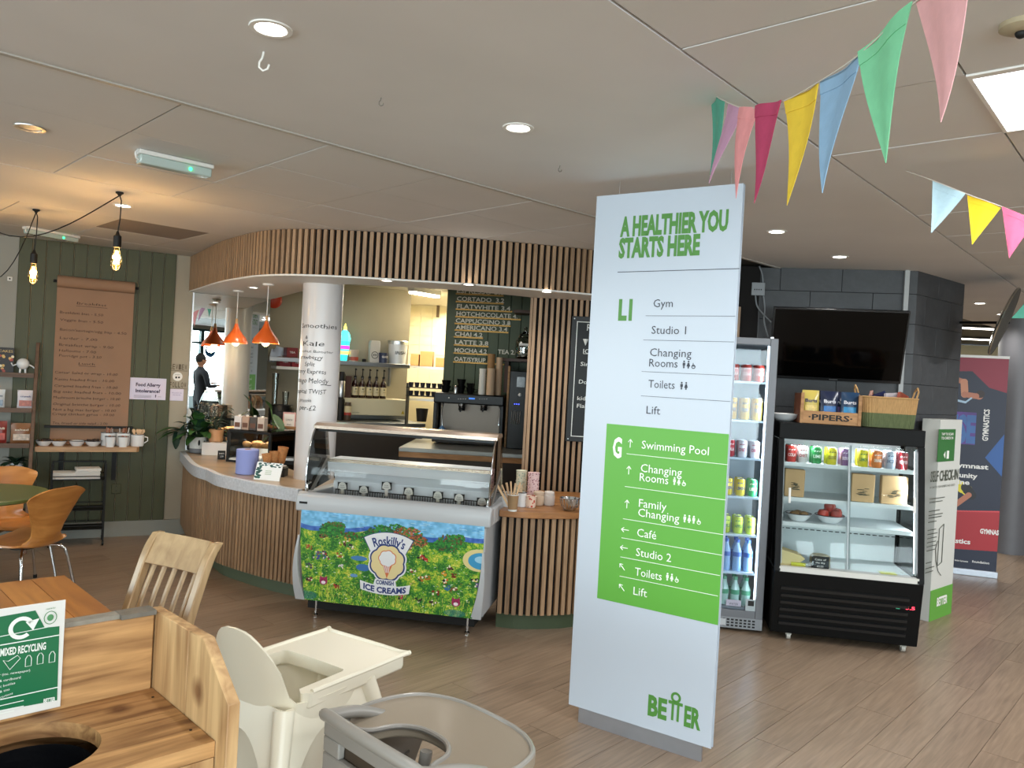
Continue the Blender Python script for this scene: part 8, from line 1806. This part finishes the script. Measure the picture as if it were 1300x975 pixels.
def stx(body, p0_, p1_, hp, bold=.0):
    (x0_, z0_), (x1_, z1_) = sp(*p0_), sp(*p1_); h = sp(p0_[0], p0_[1] - hp)[1] - z0_; q.text(body, x0_, z0_, h, x1_ - x0_, y=-.0042, dz=z1_ - z0_, bold=bold)
stx('MIXED RECYCLING', (0, 833), (58, 824), 9, .03); sline((0, 819), (75, 806)); sline((0, 888), (74, 872)); sline((0, 808), (60, 796), .0008)
for body, p0_, p1_ in (('paper (inc. newspaper)', (-12, 860), (38, 852)), ('card & cardboard', (-12, 868), (26, 861)), ('plastic bottles', (-12, 876), (19, 868)), ('cans & tins', (-12, 883), (12, 876)), ('juice cartons', (-12, 891), (16, 881))): stx(body, p0_, p1_, 3)
for p0_, p1_ in (((-5, 897), (30, 889)), ((-5, 903), (30, 896)), ((-5, 907), (18, 902))): sline(p0_, p1_, .0009)
stx('BETTER', (55, 892), (70, 889), 4.5, .04)
cxx, czz = sp(27, 797); R1 = .026
for i in range(22):
    a, b = rad(20 + i * 13.2), rad(20 + (i + 1) * 13.2); q.add([(cxx + r * cos(t_), -.0042, czz + r * sin(t_)) for r, t_ in ((R1 - .009, a), (R1, a), (R1, b), (R1 - .009, b))], [(0, 1, 2, 3)])
q.add([(cxx + .008, -.0042, czz + .012), (cxx + .036, -.0042, czz + .016), (cxx + .024, -.0042, czz - .010)], [(0, 1, 2)])
for px, py, k in ((14, 842, 0), (36, 839, 1), (51, 836, 2), (66, 834, 3)):
    x, z = sp(px, py)
    if k == 0: pts = [(x - .016, -.0042, z + .010), (x - .006, -.0042, z + .006), (x + .012, -.0042, z + .016), (x + .018, -.0042, z + .008), (x - .002, -.0042, z - .014)]
    else: pts = [(x - .006, -.0042, z - .012), (x + .006, -.0042, z - .012), (x + .006, -.0042, z + .006), (x + .002, -.0042, z + .013), (x - .002, -.0042, z + .013), (x - .006, -.0042, z + .006)]
    q.tube(pts, .0009, 4, closed=True)
q.build('white_lettering', LW_, parent=t, norm=False)
q = MB(); x, z = sp(64, 784); q.tube([(x + .013 * cos(a), -.0035, z + .015 * sin(a)) for a in [2 * PI * i / 20 for i in range(20)]], .0008, 4, closed=True); q.ball((x, -.0035, z), (.007, .001, .008), 8, 6); q.text('recycle for', x, z + .02, .004, .02, y=-.0035, align='C'); q.build('green_emblem_lettering', mat('emblem_green', '4f8a5a', .5), parent=t, norm=False)

# ------------------------------------------------------------------ white high chair
ZTR = .72; A_, B_, C_, D_ = az(415, 797, ZTR), az(514, 828, ZTR), az(372, 884, ZTR), az(326, 820, ZTR)
fv = (B_ - az(376, 884, ZTR))[:2]; fv = fv / np.linalg.norm(fv); mid = (A_ + B_)[:2] / 2; HC = mid - fv * .30; hr_ = math.atan2(fv[1], fv[0]) - PI / 2
WHT = mat('highchair_white', 'e4decb', .38, coat=.25)
t = T('white_high_chair', 'cream white plastic high chair with tray and splayed steel legs', 'high chair', (HC[0], HC[1], 0), hr_)
tw_ = float(np.linalg.norm((A_ - B_)[:2])) / 2 + .005
def rrect(x0_, x1_, y0_, y1_, r, n=5):
    P = []
    for cx_, cy_, a0_ in ((x1_ - r, y1_ - r, 0), (x0_ + r, y1_ - r, 90), (x0_ + r, y0_ + r, 180), (x1_ - r, y0_ + r, 270)):
        for i in range(n + 1): a = rad(a0_ + 90 * i / n); P.append((cx_ + r * cos(a), cy_ + r * sin(a)))
    return P
outl = rrect(-tw_, tw_, -.10, .31, .03)
# U shaped tray: outline with a cut-out at the back
U = [(tw_, -.12), (tw_, .28), (tw_ - .012, .30), (tw_ - .03, .31), (-tw_ + .03, .31), (-tw_ + .012, .30), (-tw_, .28), (-tw_, -.12), (-tw_ + .02, -.14), (-tw_ + .048, -.12), (-tw_ + .052, .06), (-tw_ + .062, .072), (-.05, .075), (.05, .075), (tw_ - .062, .072), (tw_ - .052, .06), (tw_ - .048, -.12), (tw_ - .02, -.14)]
MB().prism(U, ZTR - .052, ZTR - .006).build('tray', WHT, parent=t, bevel=.012, seg=3)
q = MB(); ins2 = [(tw_ - .006, -.11), (tw_ - .006, .285), (tw_ - .03, .303), (-tw_ + .03, .303), (-tw_ + .006, .285), (-tw_ + .006, -.11)]; q.tube([(x, y, ZTR - .006) for x, y in smooth_curve(ins2, 3)], .008, 8); q.build('tray_rim', WHT, parent=t, smooth=True)
# seat bucket: lofted rounded sections, back raised
def sec(z):
    k = (z - .42) / .30; return .155 + .02 * k, .150 + .02 * k
def shell(u, v):
    a = 2 * PI * u - PI / 2       # u=0 at the back (-y)
    c_, s_ = cos(a), sin(a); back = max(0, -s_) ** 1.0
    zt_ = .69 + (.20 * max(0, 1 - (c_ / .80) ** 2) ** .55 if s_ < 0 else 0); z = .44 + (zt_ - .44) * v; wx, wy = .150 + .035 * v, .145 + .02 * v + .075 * back * max(0, v - .35)
    x = wx * math.copysign(abs(c_) ** .6, c_); y = wy * math.copysign(abs(s_) ** .6, s_) - .03
    if z > .72: x *= 1 - .45 * ((z - .72) / .22) ** 1.6
    return ((x, y, z), (c_, s_, 0))
q = MB(); nu, nv_ = 48, 16; A2_, B2_ = [], []
for j in range(nv_):
    for i in range(nu):
        p_, n_ = shell(i / nu, j / (nv_ - 1)); n_ = Vector(n_).normalized(); A2_.append(tuple(Vector(p_) + n_ * .005)); B2_.append(tuple(Vector(p_) - n_ * .005))
fs = []; N_ = nu * nv_
for j in range(nv_ - 1):
    for i in range(nu):
        i2 = (i + 1) % nu; a, b, c, d = j * nu + i, j * nu + i2, (j + 1) * nu + i2, (j + 1) * nu + i; fs += [(a, b, c, d), (a + N_, d + N_, c + N_, b + N_)]
for i in range(nu): i2 = (i + 1) % nu; k = (nv_ - 1) * nu; fs += [(k + i, k + i2, k + i2 + N_, k + i + N_), (i, i + N_, i2 + N_, i2)]
q.add(A2_ + B2_, fs); q.build('seat_shell', WHT, parent=t, smooth=True, ang=60)
MB().prism(rrect(-.15, .15, -.18, .12, .05), .452, .462).build('seat', WHT, parent=t)
MB().cyl((0, .09, .462), (0, .12, .67), .018, .022, n=12).build('leg_divider', WHT, parent=t, smooth=True)
# flared leg sleeves with arched skirts
feet = [(.19, .17), (-.19, .17), (-.19, -.22), (.19, -.22)]; topz, botz = .68, .36
sl_ = []
for sx, sy in feet:
    top = Vector((sx * .86, sy * .84 - .01, topz)); bot = Vector((sx * 1.30, sy * 1.30, botz)); fl_ = Vector((sx * 1.75, sy * 1.75, 0)); sl_.append((top, bot))
    MB().cyl(tuple(bot), tuple(top), .022, .030, n=16).build('leg_sleeve', WHT, parent=t, smooth=True); MB().cyl(tuple(fl_), tuple(bot + (top - bot) * .05), .0125, n=12).build('leg', mat('leg_grey_steel', '8d9498', .3, .8), parent=t, smooth=True); MB().cyl(tuple(fl_), tuple(fl_ + Vector((0, 0, .02))), .016, n=10).build('foot_cap', M_black, parent=t)
for i in range(4):
    (t0_, b0_), (t1_, b1_) = sl_[i], sl_[(i + 1) % 4]
    def sk_(u, v, t0_=t0_, b0_=b0_, t1_=t1_, b1_=b1_):
        low = .92 * abs(2 * u - 1) ** 2.2; L0 = t0_ + (b0_ - t0_) * low * v; L1 = t1_ + (b1_ - t1_) * low * v; p_ = L0 * (1 - u) + L1 * u; nn_ = (t1_ - t0_).cross(b0_ - t0_); return (tuple(p_ + Vector((0, 0, .0))), tuple(nn_))
    def sk2(u, v, f_=sk_):
        p_, n_ = f_(u, v); return (p_, n_)
    # hang the skirt from the rim down to an arch
    def sk3(u, v, t0_=t0_, b0_=b0_, t1_=t1_, b1_=b1_):
        dl = .25 + .75 * abs(2 * u - 1) ** 2.4; p_ = (t0_ + (b0_ - t0_) * dl * v) * (1 - u) + (t1_ + (b1_ - t1_) * dl * v) * u; nn_ = (t1_ - t0_).cross(b0_ - t0_); return (tuple(p_), tuple(nn_))
    MB().sheet(sk3, 19, 7, .006).build('skirt', WHT, parent=t, smooth=True, ang=60)
q = MB(); q.tube([(.09, .10, .40), (.10, .13, .33), (.085, .14, .29)], .010, 6); q.box(.075, .115, .12, .15, .37, .40); q.build('strap_buckle', M_black, parent=t)
q = MB(); q.tube([(.02, -.12, .44), (.03, -.16, .36), (.03, -.17, .26), (.035, -.18, .10)], .012, 6, flat=.35); q.build('harness_strap', M_black, parent=t)
for sx, sy in ((.255, -.285),): MB().cyl((sx - .0, sy - .012, .395), (sx, sy + .003, .400), .004, n=8).build('rivet', M_black, parent=t)

# ------------------------------------------------------------------ grey high chair
ZG = .74; P1, P2_ = az(548, 871, ZG), az(672, 932, ZG); ev = (P2_ - P1)[:2]; We = float(np.linalg.norm(ev)); ev /= We; nf = np.array([-ev[1], ev[0]])   # nf points away (facing)
mid = (P1 + P2_)[:2] / 2; GC = mid - nf * .36 + ev * .03; gr_ = math.atan2(nf[1], nf[0]) - PI / 2
GRY = mat('highchair_grey', '8f8c86', .4, coat=.2); GRT = mat('tray_taupe', '8d8272', .38, coat=.2)
t = T('grey_high_chair', 'grey and taupe moulded high chair with wide curved tray, nearest the camera', 'high chair', (GC[0], GC[1], 0), gr_)
w2_ = We / 2 + .03
TY = [(-.21, .335), (-.10, .382), (.10, .382), (.21, .335), (.25, .27), (.262, .18), (.247, .105), (.205, .055), (.155, .05), (.122, .08), (.105, .14), (.06, .18), (0, .19), (-.06, .18), (-.105, .14), (-.122, .08), (-.155, .05), (-.205, .055), (-.247, .105), (-.262, .18), (-.25, .27)]
def closed_smooth(P, n=4):
    P = [np.array(p, float) for p in P]; N = len(P); out = []
    for i in range(N):
        a, b, c, d = P[(i - 1) % N], P[i], P[(i + 1) % N], P[(i + 2) % N]
        for k in range(n): s_ = k / n; out.append(.5 * ((2 * b) + (-a + c) * s_ + (2 * a - 5 * b + 4 * c - d) * s_ ** 2 + (-a + 3 * b - 3 * c + d) * s_ ** 3))
    return out
TS = [tuple(p) for p in closed_smooth(TY, 3)]
MB().prism(TS, ZG - .045, ZG - .012).build('tray', GRT, parent=t, bevel=.008, seg=3)
MB().tube([(x * .975, y * .985 + .0, ZG - .012) for x, y in TS], .007, 8, closed=True).build('tray_rim', GRY, parent=t, smooth=True)
# rear panel (towards the viewer) with handle slot, label
yb0 = -.005; zt0 = .765
def rear(x0_, x1_, z0_, z1_, y_=None, th_=.03): return MB().box(x0_, x1_, yb0 - th_, yb0, z0_, z1_)
xw = .19
MB().tube(smooth_curve([(-xw - .01, yb0 + .22, zt0 - .07), (-xw - .012, yb0 + .10, zt0 - .02), (-xw, yb0, zt0 + .0), (-xw + .03, yb0 - .02, zt0 + .012), (0, yb0 - .028, zt0 + .016), (xw - .03, yb0 - .02, zt0 + .012), (xw, yb0, zt0), (xw + .012, yb0 + .10, zt0 - .02), (xw + .01, yb0 + .22, zt0 - .07)], 5), .019, 12, flat=.8).build('top_rail', GRY, parent=t, smooth=True)
q = MB(); z1_, zs1, zs0, z0_ = zt0 - .005, zt0 - .045, zt0 - .085, .42
for a, b, c, d in ((-xw, xw, zs1, z1_), (-xw, -.12, zs0, zs1), (.12, xw, zs0, zs1), (-xw, xw, z0_, zs0)): q.box(a, b, yb0 - .016, yb0 + .004, c, d)
q.build('back_panel', GRY, parent=t, bevel=.004)
t_lab = MB().box(-.12, .05, yb0 - .018, yb0 - .0165, zs0 - .13, zs0 - .02).build('warning_label', mat('label_pale_blue', 'c5d3dc', .4), parent=t); q = MB().box(-.12, .05, yb0 - .0185, yb0 - .018, zs0 - .035, zs0 - .02); q.build('label_stripe', mat('label_lime', 'b0bf3a', .5), parent=t)
q = MB(); q.text('WARNING', -.035, zs0 - .033, .010, .08, y=yb0 - .019, align='C', bold=.02)
for k in range(6): q.box(-.11, .03 - .01 * (k % 3), yb0 - .019, yb0 - .018, zs0 - .05 - k * .012, zs0 - .046 - k * .012)
q.build('label_lettering', mat('label_text_blue', '5a6f86', .6), parent=t, norm=False)
for sx in (-1, 1):
    MB().yz([(yb0, zt0 - .03), (yb0 + .32, zt0 - .085), (yb0 + .32, zt0 - .12), (yb0 + .24, .46), (yb0, .42)], sx * xw - .008, sx * xw + .008).build('side_panel', GRY, parent=t, bevel=.004)
    for y_, yf_ in ((.0, -.14), (.24, .36)): MB().tube([(sx * (xw + .004), y_, .60), (sx * (xw + .035), (y_ + yf_) / 2, .34), (sx * (xw + .06), yf_, .015)], .022, 10, flat=.6).build('leg', GRY, parent=t, smooth=True)
    MB().tube([(sx * (xw + .05), -.11, .16), (sx * (xw + .05), .32, .16)], .014, 8).build('side_stretcher', GRY, parent=t, smooth=True)
MB().prism(rrect(-xw + .012, xw - .012, yb0 + .012, yb0 + .30, .03), .46, .48).build('seat', mat('seat_dark_brown', '43382c', .6), parent=t)
MB().box(-xw + .01, xw - .01, yb0 + .005, yb0 + .012, .48, zt0 - .06).build('seat_back_pad', mat('seat_dark_brown', '43382c', .6), parent=t)
MB().cyl((0, .13, .48), (0, .16, ZG - .045), .016, n=10).build('crotch_post', GRY, parent=t, smooth=True)
MB().box(-xw - .05, xw + .05, -.125, -.10, .15, .18).build('rear_stretcher', GRY, parent=t)

# ------------------------------------------------------------------ every thing's pivot goes to the middle of its own base
for o in [o for o in COL.objects if o.type == 'EMPTY' and o.parent is None]:
    lo = [1e9] * 3; hi = [-1e9] * 3
    def scan(p, M):
        for c in p.children:
            if c.type != 'MESH' or not len(c.data.vertices): continue
            N_ = M @ c.matrix_basis; co = np.empty(len(c.data.vertices) * 3, np.float32); c.data.vertices.foreach_get('co', co)
            A3 = np.array(N_); q_ = co.reshape(-1, 3) @ A3[:3, :3].T + A3[:3, 3]
            for k in range(3): lo[k] = min(lo[k], float(q_[:, k].min())); hi[k] = max(hi[k], float(q_[:, k].max()))
            scan(c, N_)
    scan(o, Matrix.Identity(4))
    if lo[0] > 1e8: continue
    off = Vector(((lo[0] + hi[0]) / 2, (lo[1] + hi[1]) / 2, lo[2]))
    for c in o.children: c.location = Vector(c.location) - off
    o.location = Vector(o.location) + Matrix.Rotation(o.rotation_euler.z, 3, 'Z') @ off
